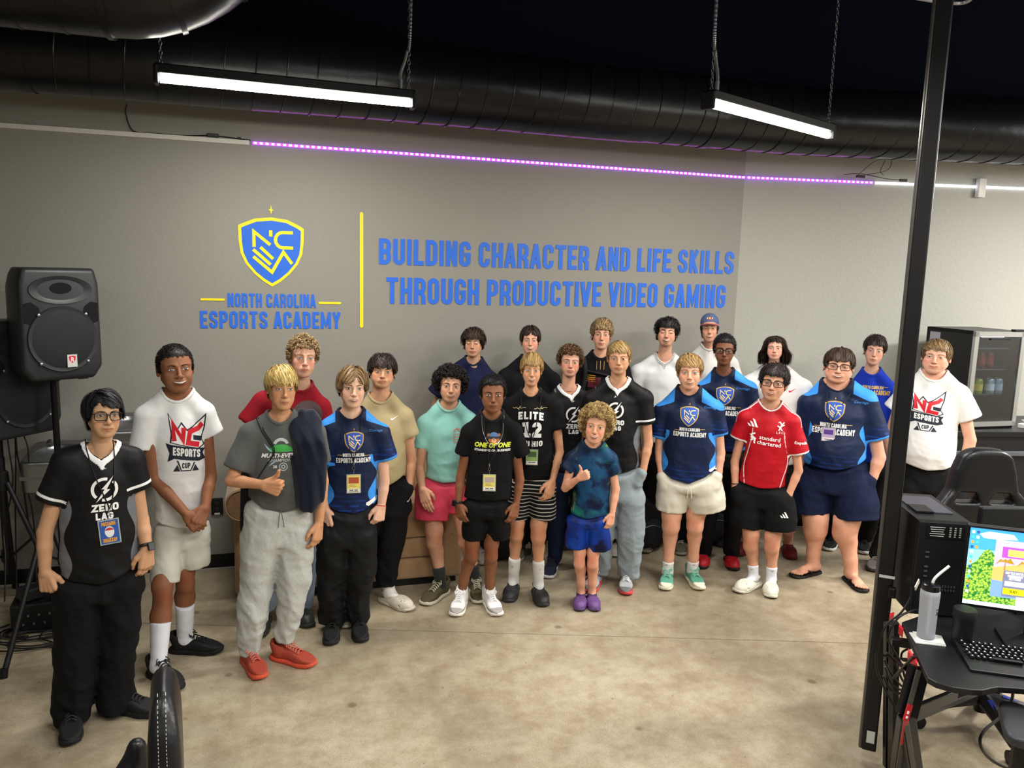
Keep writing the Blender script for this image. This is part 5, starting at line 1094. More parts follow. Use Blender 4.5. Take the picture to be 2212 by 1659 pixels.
SPEC['blond_grey'] = T(label='blond person giving a thumbs up in a grey graphic tee and pale grey sweatpants', g=(585, 1424), head=(608, 780, 614, 887), yaw=9, pit=3, tilt=2, skin='c9966f', eye='blue', smile=.1, teeth=.003, eo=.7, wf=.93, jw=-.04, brt=.8,
  hair=T(col='c9a050', col2='f0d58c', brow='8c6a38', t=.020, n=1250, L=.11, bang=.024, sz=-.02, tz=.012, bz=-.07, mess=.22, w=.0038, front=.058, sweep=.25),
  rows=[(950, 536, 690), (1010, 540, 690), (1050, 536, 688), (1105, 532, 690)], nk=(604, 918), sh=[(520, 916), (698, 914)], dep=.58, rs=.058,
  se=[(511, 1014, 60, .03), (694, 1000, 46)], arm0=T(el=(500, 1038, .06), wr=(568, 1047, .17), tip=(600, 1056, .19), hand='thumb', back=(.0, .95, -.2), thumb=(.25, 0, 1), hs=.98), arm1=T(el=(697, 1040), wr=(689, 1132, .05), tip=(683, 1178, .08), hand='relaxed', back=(.75, .65, 0)),
  hem=[(534, 1082), (570, 1100), (610, 1108), (650, 1098), (690, 1088)], shirt=tee('565855', sheen=.05),
  pants=T(type='pants', mat='grey_sweats', col='b3b4ae', pattern='heather', rows=[(1070, 536, 680), (1120, 524, 680), (1170, 522, 676)], leg0=[(566, 1160, 86), (555, 1240, 70), (546, 1330, 58), (541, 1380, 42), (541, 1410, 33)], leg1=[(637, 1160, 80), (636, 1240, 70), (625, 1320, 55), (616, 1360, 46), (615, 1384, 36)], cord=(606, 1108), ccol='55584f', wrk=.02),
  feet=[(528, 1424, 580, 1484, .98), (588, 1420, 682, 1443, .98)], shoe=SN('a8432f', 'd8543a', 'c96a58'))
SPEC['red_back'] = T(label='person with short curly fair hair in a dark red tee standing behind the blond one', g=(590, 1352), head=(655, 719, 657, 816), yaw=6, pit=4, tilt=4, skin='d9a88d', eye='blue', smile=0, eo=.72, wf=.96, jw=-.02, blush=.8,
  hair=T(kind='curly', col='8a6b45', col2='c2a377', t=.022, n=1400, cr=.0065, w=.0022, turn=1.2, bang=.048, front=.058), res=1.45,
  rows=[(890, 572, 700), (960, 574, 696), (1030, 570, 694), (1085, 568, 694)], nk=(657, 847), sh=[(548, 848), (710, 862)], dep=.6, rs=.058,
  se=[(538, 915, 56), (716, 950, 46)], arm0=T(el=(545, 985, -.06), wr=(565, 1060, -.08), hand='relaxed'), arm1=T(el=(716, 1000, -.05), wr=(712, 1078, -.05), hand='relaxed'),
  hem=[(565, 1070), (630, 1078), (700, 1070)], shirt=tee('8f1422'),
  pants=T(type='pants', mat='faded_jeans', col='8796ab', rows=[(1060, 575, 690), (1100, 572, 692), (1130, 572, 692)], leg0=[(598, 1120, 64), (585, 1210, 52), (578, 1290, 46), (574, 1318, 40)], leg1=[(660, 1120, 60), (660, 1210, 48), (656, 1280, 42), (653, 1312, 38)], fine=0),
  feet=[(575, 1335, 560, 1375, 1.), (636, 1320, 666, 1356, 1.)], shoe=CL('2c2e2d'))
SPEC['ncea_lanyard'] = T(label='person with bowl-cut brown hair, navy ESPORTS ACADEMY jersey, black trousers and red wrist string', g=(747, 1376), head=(760, 783, 765, 882), yaw=6, pit=4, tilt=3, skin='e0b59a', eye='brown', smile=.6, teeth=.0075, eo=.85, wf=.98, jw=-.03, blush=.4,
  hair=T(col='6b4f31', col2='ab8b5f', t=.022, n=1250, L=.12, bang=.030, part=.012, split=.9, sz=-.02, tz=-.01, bz=-.06, mess=.08, w=.0040, front=.058),
  rows=[(935, 704, 816), (1000, 703, 815), (1060, 704, 812), (1112, 704, 812)], nk=(763, 909), sh=[(694, 905), (839, 917)], dep=.64, rs=.056,
  se=[(702, 998, 42), (838, 991, 46)], arm0=T(el=(697, 1045), wr=(704, 1102, .03), tip=(710, 1158, .06), hand='relaxed', back=(-.6, .8, 0)), arm1=T(el=(830, 1040), wr=(824, 1092, .03), tip=(814, 1142, .06), hand='curl', back=(.6, .8, 0)), rf=.033,
  hem=[(700, 1096), (730, 1107), (765, 1111), (790, 1104), (815, 1090)], shirt=JET['ncea'],
  pants=T(type='pants', mat='black_cargo', col='101113', rough=.6, rows=[(1080, 702, 812), (1130, 694, 812), (1180, 690, 812)], leg0=[(722, 1160, 68), (717, 1230, 64), (718, 1300, 54), (719, 1338, 56)], leg1=[(778, 1160, 68), (777, 1230, 66), (773, 1295, 56), (772, 1332, 54)], wrk=.022),
  feet=[(719, 1350, 714, 1414, 1.0), (773, 1345, 782, 1408, 1.0)], shoe=SN('121213', '1a1a1b', '0c0c0d'))
SPEC['tan'] = T(label='person with messy dark brown hair in a tan tee and black joggers with pale clogs', g=(805, 1303), head=(824, 757, 828, 838), yaw=2, pit=5, tilt=4, skin='d2a07e', eye='dark', smile=0, eo=.8, wf=1.10, jw=.03, fat=.06, blush=.5,
  hair=T(col='1f1713', col2='43342a', t=.022, n=1250, L=.10, bang=.030, sz=-.01, tz=.005, bz=-.06, mess=.35, w=.0038, front=.058, curl=.004, sweep=.2), res=1.3,
  rows=[(900, 776, 880), (950, 776, 876), (1000, 772, 878), (1040, 772, 878), (1060, 770, 880)], nk=(822, 870), sh=[(762, 886), (889, 880)], dep=.74, rs=.060, belly=.03,
  se=[(764, 960, 48), (886, 943, 44)], arm0=T(el=(760, 1010, -.03), wr=(768, 1080, -.02), hand='relaxed'), arm1=T(el=(889, 992), wr=(884, 1042, .03), pocket=1),
  hem=[(768, 1058), (800, 1060), (840, 1046), (880, 1026)], shirt=tee('b3a37c'),
  pants=T(type='pants', mat='black_joggers', col='0a0a0c', rows=[(1030, 774, 884), (1080, 768, 888), (1110, 766, 886)], leg0=[(796, 1100, 66), (775, 1180, 56), (752, 1270, 44), (748, 1300, 34)], leg1=[(850, 1090, 72), (842, 1170, 58), (836, 1235, 45), (835, 1262, 38)], wrk=.016),
  feet=[(742, 1318, 748, 1348, .98), (822, 1296, 884, 1320, 1.0)], shoe=T(kind='clog', c=T(upper='cfc8b6', sole='c9c2b0', strap='cfc8b6'), sock='e2e0da', sh=.09))
SPEC['mint'] = T(label='person with curly black hair in a mint tee and coral shorts by the sofa end', g=(985, 1276), head=(971, 785, 976, 870), yaw=4, pit=4, tilt=3, skin='cf9f80', eye='dark', smile=.8, teeth=.006, eo=.8, wf=1.04, jw=-.01, blush=.4, brt=1.2,
  hair=T(kind='curly', col='0e0b0b', col2='2c2522', t=.030, vol=(1.12, 1, 1), n=1500, cr=.0095, w=.0030, turn=1.1, bang=.040, front=.058, hside=-.035, hback=-.07), res=1.05,
  rows=[(920, 916, 1012), (970, 921, 1010), (1020, 921, 1004), (1050, 920, 1000)], nk=(970, 889), sh=[(906, 898), (1028, 892)], dep=.62, rs=.054,
  se=[(911, 968, 34), (1022, 960, 40)], arm0=T(el=(906, 1012, .03), wr=(912, 1056, .14), tip=(926, 1102, .18), hand='flat', back=(-.5, .8, .2)), arm1=T(el=(1020, 1010, -.03), wr=(1012, 1070, -.02), hand='relaxed'), rf=.032,
  hem=[(918, 1036), (955, 1043), (1000, 1042)], shirt=tee('93cfc4'),
  pants=T(type='shorts', mat='coral_shorts', col='d3435a', rough=.6, rows=[(1025, 916, 1002), (1060, 905, 1004), (1085, 900, 1004)], leg0=[(932, 1062, 68), (934, 1095, 70), (932, 1120, 72)], leg1=[(982, 1068, 50), (986, 1085, 46), (988, 1105, 46)], wrk=.012),
  knee=[(938, 1158, 36), (1006, 1160, 34)], rank=.033, rcalf=.043, feet=[(966, 1278, 918, 1308, .99), (1024, 1270, 1034, 1306, .99)], shoe=SN('4a4329', 'c9c3ae', 'a39c84', sock='2b2c2a', sh=.10))
SPEC['bear'] = T(label='person with short black hair, black ONE OF ONE tee, black shorts, white sneakers', g=(1030, 1318), head=(1065, 806, 1065, 892), yaw=2, pit=3, tilt=0, skin='87593d', eye='dark', smile=0, eo=.85, wf=1.0, jw=-.02, blush=.15, fade=1, brt=1.2,
  hair=T(kind='buzz', col='0b0908', t=.014, top=.015, front=.060, n=2200, cap=.010, w=.0020, cr=.0035), res=1.,
  rows=[(940, 1012, 1110), (990, 1012, 1110), (1040, 1006, 1106), (1085, 999, 1104)], nk=(1064, 911), sh=[(1000, 918), (1124, 914)], dep=.60, rs=.052,
  se=[(996, 982, 30), (1130, 984, 34)], arm0=T(el=(995, 1030), wr=(990, 1090, .03), tip=(1004, 1144, .07), hand='relaxed', back=(-.6, .8, 0)), arm1=T(el=(1123, 1036), wr=(1115, 1090, .03), tip=(1102, 1142, .07), hand='relaxed', back=(.6, .8, 0)), ra=.034, rf=.030, rw=.021, hs=.88,
  hem=[(996, 1080), (1050, 1084), (1106, 1082)], shirt=tee('0c0c0d'),
  pants=T(type='shorts', mat='black_shorts', col='0b0b0c', rows=[(1065, 1004, 1102), (1100, 1002, 1100), (1115, 1002, 1100)], leg0=[(1026, 1095, 48), (1024, 1140, 52), (1024, 1160, 52)], leg1=[(1076, 1095, 48), (1077, 1140, 50), (1077, 1158, 50)]),
  knee=[(1020, 1188, 30), (1061, 1188, 30)], rank=.028, rcalf=.038, feet=[(1000, 1296, 975, 1356, .97), (1050, 1296, 1082, 1345, .97)], shoe=SN('e9e7e4', 'efece2', 'f4f4f4', sock='eceae6', sh=.025, c2='a9a5a2'))
SPEC['elite'] = T(label='smiling person with fair fringe in a black ELITE 12 tee, striped shorts and dark clogs', g=(1138, 1288), head=(1150, 756, 1148, 835), yaw=2, pit=4, tilt=1, skin='d09c78', eye='blue', smile=.85, teeth=.0075, eo=.8, wf=.92, jw=-.05, blush=.4,
  hair=T(col='9c7440', col2='d4b070', t=.018, n=1250, L=.10, bang=.034, sz=-.01, tz=.010, bz=-.06, mess=.15, w=.0036, front=.058), res=1.05,
  rows=[(890, 1102, 1200), (950, 1106, 1194), (1000, 1108, 1196), (1038, 1106, 1199)], nk=(1148, 861), sh=[(1088, 862), (1213, 862)], dep=.58, rs=.050,
  se=[(1094, 930, 34), (1207, 926, 34)], arm0=T(el=(1096, 975, -.03), wr=(1100, 1035, -.02), hand='relaxed'), arm1=T(el=(1209, 976), wr=(1193, 1040, .10), tip=(1181, 1084, .15), hand='relaxed', back=(.6, .8, 0)), ra=.032, rf=.029, rw=.021,
  hem=[(1104, 1034), (1150, 1038), (1200, 1034)], shirt=tee('0d0d0f'),
  pants=T(type='shorts', mat='striped_shorts', col='101011', pattern='stripes', rows=[(1020, 1108, 1196), (1050, 1104, 1198), (1065, 1104, 1198)], leg0=[(1124, 1060, 46), (1119, 1095, 46), (1116, 1118, 46)], leg1=[(1172, 1055, 52), (1172, 1095, 56), (1172, 1116, 58)]),
  knee=[(1116, 1142, 32), (1163, 1146, 34)], rank=.028, rcalf=.037, feet=[(1112, 1268, 1098, 1306, .98), (1158, 1276, 1176, 1320, .98)], shoe=CL('2f3133', sock='dcdad4', sh=.15, mark=1))
SPEC['navy_back'] = T(label='person with dark wavy hair and closed eyes in a navy tee, back row left', g=(1018, 1216), head=(1023, 702, 1021, 771), yaw=-6, pit=3, tilt=-2, skin='c99a7b', eo=.0, smile=.2, wf=.98, jw=.02, res=1.45,
  hair=T(col='241812', col2='4d382b', t=.026, n=1150, L=.10, bang=.038, sz=-.02, bz=-.06, mess=.4, w=.0040, curl=.006, front=.058, vol=(1.1, 1, 1)),
  rows=[(830, 962, 1066), (880, 964, 1064), (950, 966, 1062), (1000, 966, 1060)], nk=(1017, 789), sh=[(956, 796), (1074, 806)], dep=.58, rs=.055,
  se=[(938, 851, 36), (1080, 870, 34)], arm0=T(el=(935, 895, -.05), wr=(945, 960, -.05), hand='relaxed'), arm1=T(el=(1082, 930, -.05), wr=(1076, 990, -.05), hand='relaxed'),
  hem=[(960, 985), (1060, 985)], shirt=tee('161c3c'),
  pants=T(type='pants', mat='black_denim', col='0c0d10', rows=[(975, 970, 1058), (1020, 970, 1058)], leg0=[(992, 1010, 50), (994, 1090, 40), (995, 1165, 34)], leg1=[(1038, 1010, 50), (1038, 1090, 40), (1038, 1168, 34)], fine=0),
  feet=[(996, 1192, 985, 1212, .98), (1038, 1194, 1042, 1215, .98)], shoe=SN('b9b6b2', 'd8d5cf', 'e6e4df'))
SPEC['black_back'] = T(label='smiling person with parted dark hair in a plain black tee, back row centre', g=(1142, 1208), head=(1145, 698, 1146, 765), yaw=2, pit=4, tilt=0, skin='dba68c', eye='dark', eo=.55, smile=1., teeth=.009, wf=.97, jw=-.01, blush=.7, res=1.45,
  hair=T(col='21170f', col2='4a3a2d', t=.020, n=1200, L=.10, bang=.045, part=.0, split=.8, sz=-.01, bz=-.06, mess=.2, w=.004, front=.058),
  rows=[(830, 1092, 1196), (880, 1094, 1192), (950, 1096, 1190), (1000, 1096, 1190)], nk=(1146, 786), sh=[(1080, 797), (1207, 806)], dep=.58, rs=.056,
  se=[(1070, 868, 38), (1214, 872, 38)], arm0=T(el=(1070, 925, -.05), wr=(1078, 990, -.05), hand='relaxed'), arm1=T(el=(1213, 930, -.05), wr=(1206, 995, -.05), hand='relaxed'),
  hem=[(1090, 985), (1195, 985)], shirt=tee('101012'),
  pants=T(type='pants', mat='black_denim', col='0c0d10', rows=[(975, 1098, 1188), (1020, 1098, 1188)], leg0=[(1120, 1010, 52), (1122, 1090, 42), (1122, 1172, 36)], leg1=[(1166, 1010, 52), (1164, 1090, 42), (1162, 1172, 36)], fine=0),
  feet=[(1124, 1188, 1118, 1208, .98), (1158, 1188, 1160, 1210, .98)], shoe=SN('6a6450', 'a8a296', 'b9b4a6'))
SPEC['zl_curly'] = T(label='person with curly brown hair in a black ZERO LAG jersey, half hidden behind its neighbours', g=(1222, 1236), head=(1230, 741, 1234, 814), yaw=3, pit=4, tilt=2, skin='dba58a', eye='brown', smile=0, eo=.75, wf=1.02, jw=.0, blush=.8, res=1.3,
  hair=T(kind='curly', col='4a3220', col2='8a6846', t=.024, vol=(1.06, 1, 1), n=1400, cr=.0065, w=.0024, turn=1.2, bang=.046, front=.058),
  rows=[(870, 1188, 1276), (920, 1188, 1276), (980, 1188, 1276), (1030, 1186, 1278)], nk=(1235, 857), sh=[(1176, 852), (1284, 850)], dep=.62, rs=.054,
  se=[(1183, 925, 36), (1289, 924, 36)], arm0=T(el=(1183, 965, -.04), wr=(1188, 1022, -.04), hand='relaxed'), arm1=T(el=(1289, 965, -.04), wr=(1285, 1022, -.04), hand='relaxed'),
  hem=[(1184, 1020), (1280, 1020)], shirt=JET['zerolag'],
  pants=T(type='pants', mat='navy_track', col='0e1830', rows=[(1005, 1188, 1276), (1050, 1186, 1278)], leg0=[(1206, 1045, 46), (1203, 1120, 40), (1199, 1190, 30), (1197, 1212, 30)], leg1=[(1256, 1045, 46), (1256, 1120, 40), (1257, 1190, 32), (1257, 1212, 30)], fine=0),
  feet=[(1196, 1222, 1183, 1254, .98), (1260, 1222, 1262, 1250, .98)], shoe=SN('10182f', 'd3d3d6', '0f1424'))
SPEC['gold_back'] = T(label='person with wavy fair hair in a black and gold shirt with backpack straps, back row', g=(1318, 1204), head=(1301, 682, 1299, 755), yaw=3, pit=3, tilt=1, skin='d6a285', eye='brown', smile=.2, eo=.6, wf=.94, jw=-.04, res=1.45, blush=.5,
  hair=T(col='8a6a42', col2='c6a674', t=.022, n=1250, L=.08, bang=.042, sz=.0, bz=-.05, mess=.5, w=.0036, curl=.007, cf=11, front=.058, brow='3c2a1c'),
  rows=[(810, 1254, 1348), (870, 1256, 1346), (950, 1258, 1344), (1000, 1258, 1344)], nk=(1300, 776), sh=[(1243, 782), (1358, 784)], dep=.58, rs=.055,
  se=[(1240, 856, 36), (1362, 858, 36)], arm0=T(el=(1240, 910, -.05), wr=(1248, 975, -.05), hand='relaxed'), arm1=T(el=(1362, 910, -.05), wr=(1356, 975, -.05), hand='relaxed'),
  hem=[(1250, 985), (1350, 985)], shirt=tee('0e0c0c'),
  pants=T(type='pants', mat='black_denim', col='0c0d10', rows=[(975, 1260, 1342), (1020, 1260, 1342)], leg0=[(1282, 1010, 48), (1294, 1090, 40), (1305, 1160, 34)], leg1=[(1328, 1010, 48), (1334, 1090, 40), (1340, 1160, 34)], fine=0),
  feet=[(1318, 1178, 1325, 1200, .98), (1352, 1182, 1362, 1202, .98)], shoe=CL('c9c0ae'))
SPEC['zl_right'] = T(label='person with side-swept fair hair in a black ZERO LAG jersey and pale grey-blue sweatpants', g=(1322, 1270), head=(1339, 733, 1335, 809), yaw=0, pit=2, tilt=-1, skin='d09e7c', eye='brown', smile=0, eo=.8, wf=1.04, jw=.0, blush=.5, res=1.0,
  hair=T(col='8d6a3d', col2='cba96c', t=.014, n=1150, L=.075, bang=.044, sz=.015, tz=.02, bz=-.04, mess=.12, w=.0036, front=.058, sweep=.9, fade=1),
  rows=[(870, 1278, 1388), (930, 1284, 1384), (980, 1284, 1382), (1025, 1282, 1384)], nk=(1334, 844), sh=[(1262, 846), (1408, 844)], dep=.60, rs=.058,
  se=[(1268, 920, 40), (1397, 915, 38)], arm0=T(el=(1266, 955, .0), wr=(1276, 1010, -.02), pocket=1), arm1=T(el=(1400, 958), wr=(1390, 1012, .03), pocket=1),
  hem=[(1278, 1018), (1330, 1026), (1386, 1012)], shirt=JET['zerolag'],
  pants=T(type='pants', mat='greyblue_sweats', col='8d989d', pattern='heather', rows=[(1000, 1286, 1384), (1050, 1284, 1390), (1080, 1284, 1392)], leg0=[(1308, 1075, 52), (1304, 1150, 46), (1300, 1220, 34), (1299, 1240, 32)], leg1=[(1362, 1075, 60), (1363, 1150, 56), (1359, 1215, 48), (1358, 1242, 44)], wrk=.016),
  feet=[(1292, 1252, 1272, 1284, .98), (1353, 1254, 1350, 1292, .98)], shoe=SN('a9aaac', 'd84a50', 'e2e2e4', c2='6f7073'))
SPEC['child'] = T(label='child with big curly blond hair, thumbs up, in a green-blue tie-dye shirt', g=(1265, 1310), head=(1290, 868, 1285, 959), yaw=-3, pit=6, tilt=6, skin='e3ab8c', blush=.9, eye='brown', smile=1., teeth=.011, eo=.7, wf=.97, jw=-.02,
  hair=T(kind='curly', col='a8834a', col2='efd08e', t=.050, top=.042, vol=(1.04, .95, .95), n=2600, cr=.0075, w=.0018, turn=1.6, bang=.030, sz=-.05, hside=-.055, hback=-.09),
  rows=[(1000, 1238, 1320), (1050, 1240, 1318), (1090, 1235, 1317), (1125, 1228, 1319)], nk=(1283, 973), sh=[(1226, 977), (1331, 977)], dep=.68, rs=.045,
  se=[(1220, 1016, 32, .03), (1329, 1024, 30)], arm0=T(el=(1221, 1054, .04), wr=(1250, 1033, .14), tip=(1268, 1026, .16), hand='thumb', back=(-.2, .95, -.1), thumb=(0, 0, 1), hs=.72), arm1=T(el=(1330, 1056), wr=(1322, 1112, .04), tip=(1313, 1150, .06), hand='relaxed', back=(.6, .8, 0), hs=.72), ra=.031, rf=.028, rw=.019,
  hem=[(1226, 1112), (1272, 1122), (1318, 1114)], shirt=T(mat='tiedye_tee', col='0d1f3a', pattern='tiedye', collar='10233f', cw=.012, name='tee_shirt', rough=.5),
  pants=T(type='shorts', mat='tiedye_shorts', col='0b2a7a', pattern='tiedye2', rows=[(1095, 1232, 1316), (1125, 1226, 1318), (1135, 1226, 1320)], leg0=[(1248, 1125, 44), (1245, 1160, 48), (1244, 1178, 50)], leg1=[(1292, 1125, 44), (1294, 1160, 48), (1295, 1182, 50)], rough=.5),
  knee=[(1252, 1205, 25), (1281, 1206, 25)], rank=.025, feet=[(1256, 1290, 1250, 1337, .84), (1275, 1290, 1288, 1335, .84)], shoe=CL('6b4a86', '553a6d'))
SPEC['vneck'] = T(label='smiling person with tousled black hair and goatee in a white V-neck jersey, back row', g=(1436, 1196), head=(1441, 679, 1440, 748), yaw=1, pit=4, tilt=2, skin='d3a084', eo=.0, smile=.9, teeth=.011, wf=1.02, jw=.02, goatee=1, blush=.6, res=1.45, brt=1.2,
  hair=T(col='0d0a0a', col2='2b2422', t=.024, n=1150, L=.10, bang=.044, sz=-.02, bz=-.07, mess=.45, w=.004, curl=.005, front=.058, vol=(1.08, 1, 1)),
  rows=[(810, 1382, 1490), (870, 1386, 1488), (930, 1386, 1486), (960, 1386, 1486)], nk=(1436, 787), sh=[(1366, 788), (1502, 790)], dep=.60, rs=.058,
  se=[(1365, 870, 42), (1508, 866, 40)], arm0=T(el=(1372, 915, -.05), wr=(1380, 975, -.05), hand='relaxed'), arm1=T(el=(1508, 910, -.05), wr=(1500, 975, -.05), hand='relaxed'),
  hem=[(1376, 958), (1500, 958)], shirt=T(mat='white_vneck', col='dcdcdb', neck='v', collar='dcdcdb', cs=1, cw=.022, name='jersey'),
  pants=T(type='pants', mat='black_denim', col='0c0d10', rows=[(940, 1390, 1486), (1000, 1388, 1486)], leg0=[(1413, 995, 54), (1408, 1090, 46), (1402, 1160, 38)], leg1=[(1462, 995, 54), (1464, 1090, 46), (1466, 1160, 38)], fine=0),
  feet=[(1402, 1172, 1394, 1196, .98), (1466, 1176, 1470, 1200, .98)], shoe=SN('5b5648', '8f8a7c', 'a39d8d'))
SPEC['cap'] = T(label='smiling person in a denim and pink baseball cap and white tee at the very back', g=(1530, 1184), head=(1534, 676, 1532, 739), yaw=2, pit=4, tilt=-2, skin='cb987c', eye='dark', smile=1., teeth=.009, eo=.5, wf=.93, jw=-.03, res=1.45, blush=.3,
  hair=T(col='0f0c0c', col2='2a2624', t=.008, top=.014, n=900, maxz=.035, L=.09, bang=.06, sz=-.045, tz=-.04, bz=-.09, mess=.3, w=.004, front=.062, hside=-.02),
  rows=[(800, 1490, 1582), (870, 1490, 1580), (950, 1492, 1578), (1000, 1492, 1578)], nk=(1534, 757), sh=[(1478, 772), (1592, 772)], dep=.56, rs=.054,
  se=[(1474, 848, 34), (1598, 848, 36)], arm0=T(el=(1476, 905, -.05), wr=(1484, 965, -.05), hand='relaxed'), arm1=T(el=(1598, 905, -.05), wr=(1590, 965, -.05), hand='relaxed'),
  hem=[(1486, 980), (1586, 980)], shirt=tee('d9d7d3'),
  pants=T(type='pants', mat='black_denim', col='0c0d10', rows=[(965, 1496, 1576), (1010, 1496, 1576)], leg0=[(1515, 1000, 46), (1516, 1080, 38), (1518, 1150, 34)], leg1=[(1558, 1000, 46), (1556, 1080, 38), (1554, 1150, 34)], fine=0),
  feet=[(1518, 1160, 1514, 1180, .98), (1552, 1160, 1558, 1182, .98)], shoe=SN('1a1a1c', '232325', '2c2c2e'))
SPEC['ncea_glasses'] = T(label='person with black glasses in a navy ESPORTS ACADEMY jersey and red clogs, middle row', g=(1546, 1222), head=(1566, 719, 1564, 789), yaw=1, pit=2, tilt=-1, skin='7d513a', eye='dark', smile=0, eo=.7, wf=1.0, jw=-.02, glasses='0b0b0c', blush=.15, fade=1, res=1.3,
  hair=T(kind='buzz', col='0c0a0a', t=.014, top=.014, front=.056, n=1800, cap=.010, w=.0022, cr=.004),
  rows=[(850, 1524, 1622), (900, 1526, 1618), (960, 1526, 1616), (985, 1524, 1618)], nk=(1564, 815), sh=[(1506, 826), (1633, 826)], dep=.60, rs=.055,
  se=[(1508, 900, 38), (1632, 902, 38)], arm0=T(el=(1510, 950, -.03), wr=(1518, 1010, -.02), hand='relaxed'), arm1=T(el=(1630, 950, -.03), wr=(1622, 1010, -.02), hand='relaxed'), stache=.4,
  hem=[(1520, 976), (1624, 976)], shirt=JET['ncea'],
  pants=T(type='pants', mat='black_jeans', col='0c0c0f', rough=.7, rows=[(960, 1528, 1616), (1010, 1524, 1618)], leg0=[(1546, 1005, 50), (1532, 1100, 42), (1522, 1180, 32), (1521, 1198, 30)], leg1=[(1594, 1005, 50), (1586, 1100, 44), (1580, 1180, 36), (1579, 1198, 32)], fine=0),
  feet=[(1522, 1204, 1514, 1236, .98), (1572, 1206, 1588, 1242, .98)], shoe=CL('b3141f', '161213'))
SPEC['longhair'] = T(label='person with shoulder-length brown hair in a white tee against the wall, dark red clogs', g=(1652, 1212), head=(1675, 719, 1673, 777), yaw=0, pit=6, tilt=-1, skin='d9a48c', eye='dark', eo=.55, smile=-.0, wf=1.06, jw=.02, blush=.6, res=1.45,
  hair=T(col='241913', col2='4a382d', t=.030, top=.030, n=1700, L=.32, m=10, k=2, bang=.085, arch=0, part=.0, split=2.2, sz=-.165, tz=-.16, bz=-.18, hback=-.08, mess=.14, w=.0048, front=.060, curl=.004, vol=(1.08, 1, 1)),
  rows=[(860, 1624, 1742), (920, 1626, 1740), (980, 1626, 1738), (1020, 1624, 1740)], nk=(1672, 800), sh=[(1608, 810), (1752, 822)], dep=.66, rs=.060, belly=.02,
  se=[(1612, 900, 42), (1757, 906, 42)], arm0=T(el=(1616, 945, -.05), wr=(1624, 1005, -.04), hand='relaxed'), arm1=T(el=(1757, 950, -.05), wr=(1750, 1010, -.04), hand='relaxed'),
  hem=[(1618, 1005), (1745, 1005)], shirt=tee('e2e0dd'),
  pants=T(type='shorts', mat='dark_shorts', col='131316', rows=[(990, 1630, 1738), (1050, 1626, 1740)], leg0=[(1652, 1040, 56), (1645, 1090, 54), (1640, 1110, 54)], leg1=[(1708, 1040, 56), (1708, 1090, 54), (1708, 1108, 54)], fine=0),
  knee=[(1628, 1128, 36), (1703, 1128, 36)], rank=.034, rcalf=.045, feet=[(1610, 1180, 1592, 1206, 1.0), (1697, 1184, 1712, 1218, 1.0)], shoe=CL('7d1420', '5e0f18'))
SPEC['ncea_shorts'] = T(label='smiling fair-haired person in a navy ESPORTS ACADEMY jersey, cream shorts and green sneakers', g=(1470, 1262), head=(1492, 759, 1488, 842), yaw=2, pit=3, tilt=-1, skin='e0ab8d', eye='blue', smile=.8, teeth=.0075, eo=.75, wf=1.02, jw=-.02, blush=.6,
  hair=T(col='9b7442', col2='d0aa70', t=.017, n=1250, L=.08, bang=.044, sz=-.0, tz=.015, bz=-.05, mess=.3, w=.0034, front=.056, sweep=.5),
  rows=[(900, 1430, 1548), (960, 1430, 1548), (1000, 1426, 1550), (1048, 1424, 1553)], nk=(1488, 857), sh=[(1416, 872), (1562, 868)], dep=.66, rs=.056,
  se=[(1420, 944, 30), (1557, 940, 32)], arm0=T(el=(1424, 978), wr=(1428, 1018, .03), pocket=1), arm1=T(el=(1557, 978), wr=(1553, 1018, .03), pocket=1), rf=.032,
  hem=[(1424, 1018), (1450, 1036), (1488, 1045), (1525, 1032), (1553, 1012)], shirt=JET['ncea'],
  pants=T(type='shorts', mat='cream_short_fabric', col='d6d0bf', rows=[(1015, 1428, 1550), (1050, 1422, 1560), (1060, 1420, 1562)], leg0=[(1454, 1048, 64), (1452, 1075, 66), (1449, 1098, 66)], leg1=[(1524, 1048, 68), (1526, 1075, 74), (1528, 1096, 74)], cord=(1490, 1052)),
  knee=[(1450, 1124, 41), (1502, 1124, 38)], rank=.033, rcalf=.047, feet=[(1442, 1246, 1436, 1288, .98), (1488, 1244, 1518, 1286, .98)], shoe=SN('5fa58c', 'e6e0c8', '8cc4ae', sock='e6e4de', sh=.055, mark=1, c2='e6e0cb'))
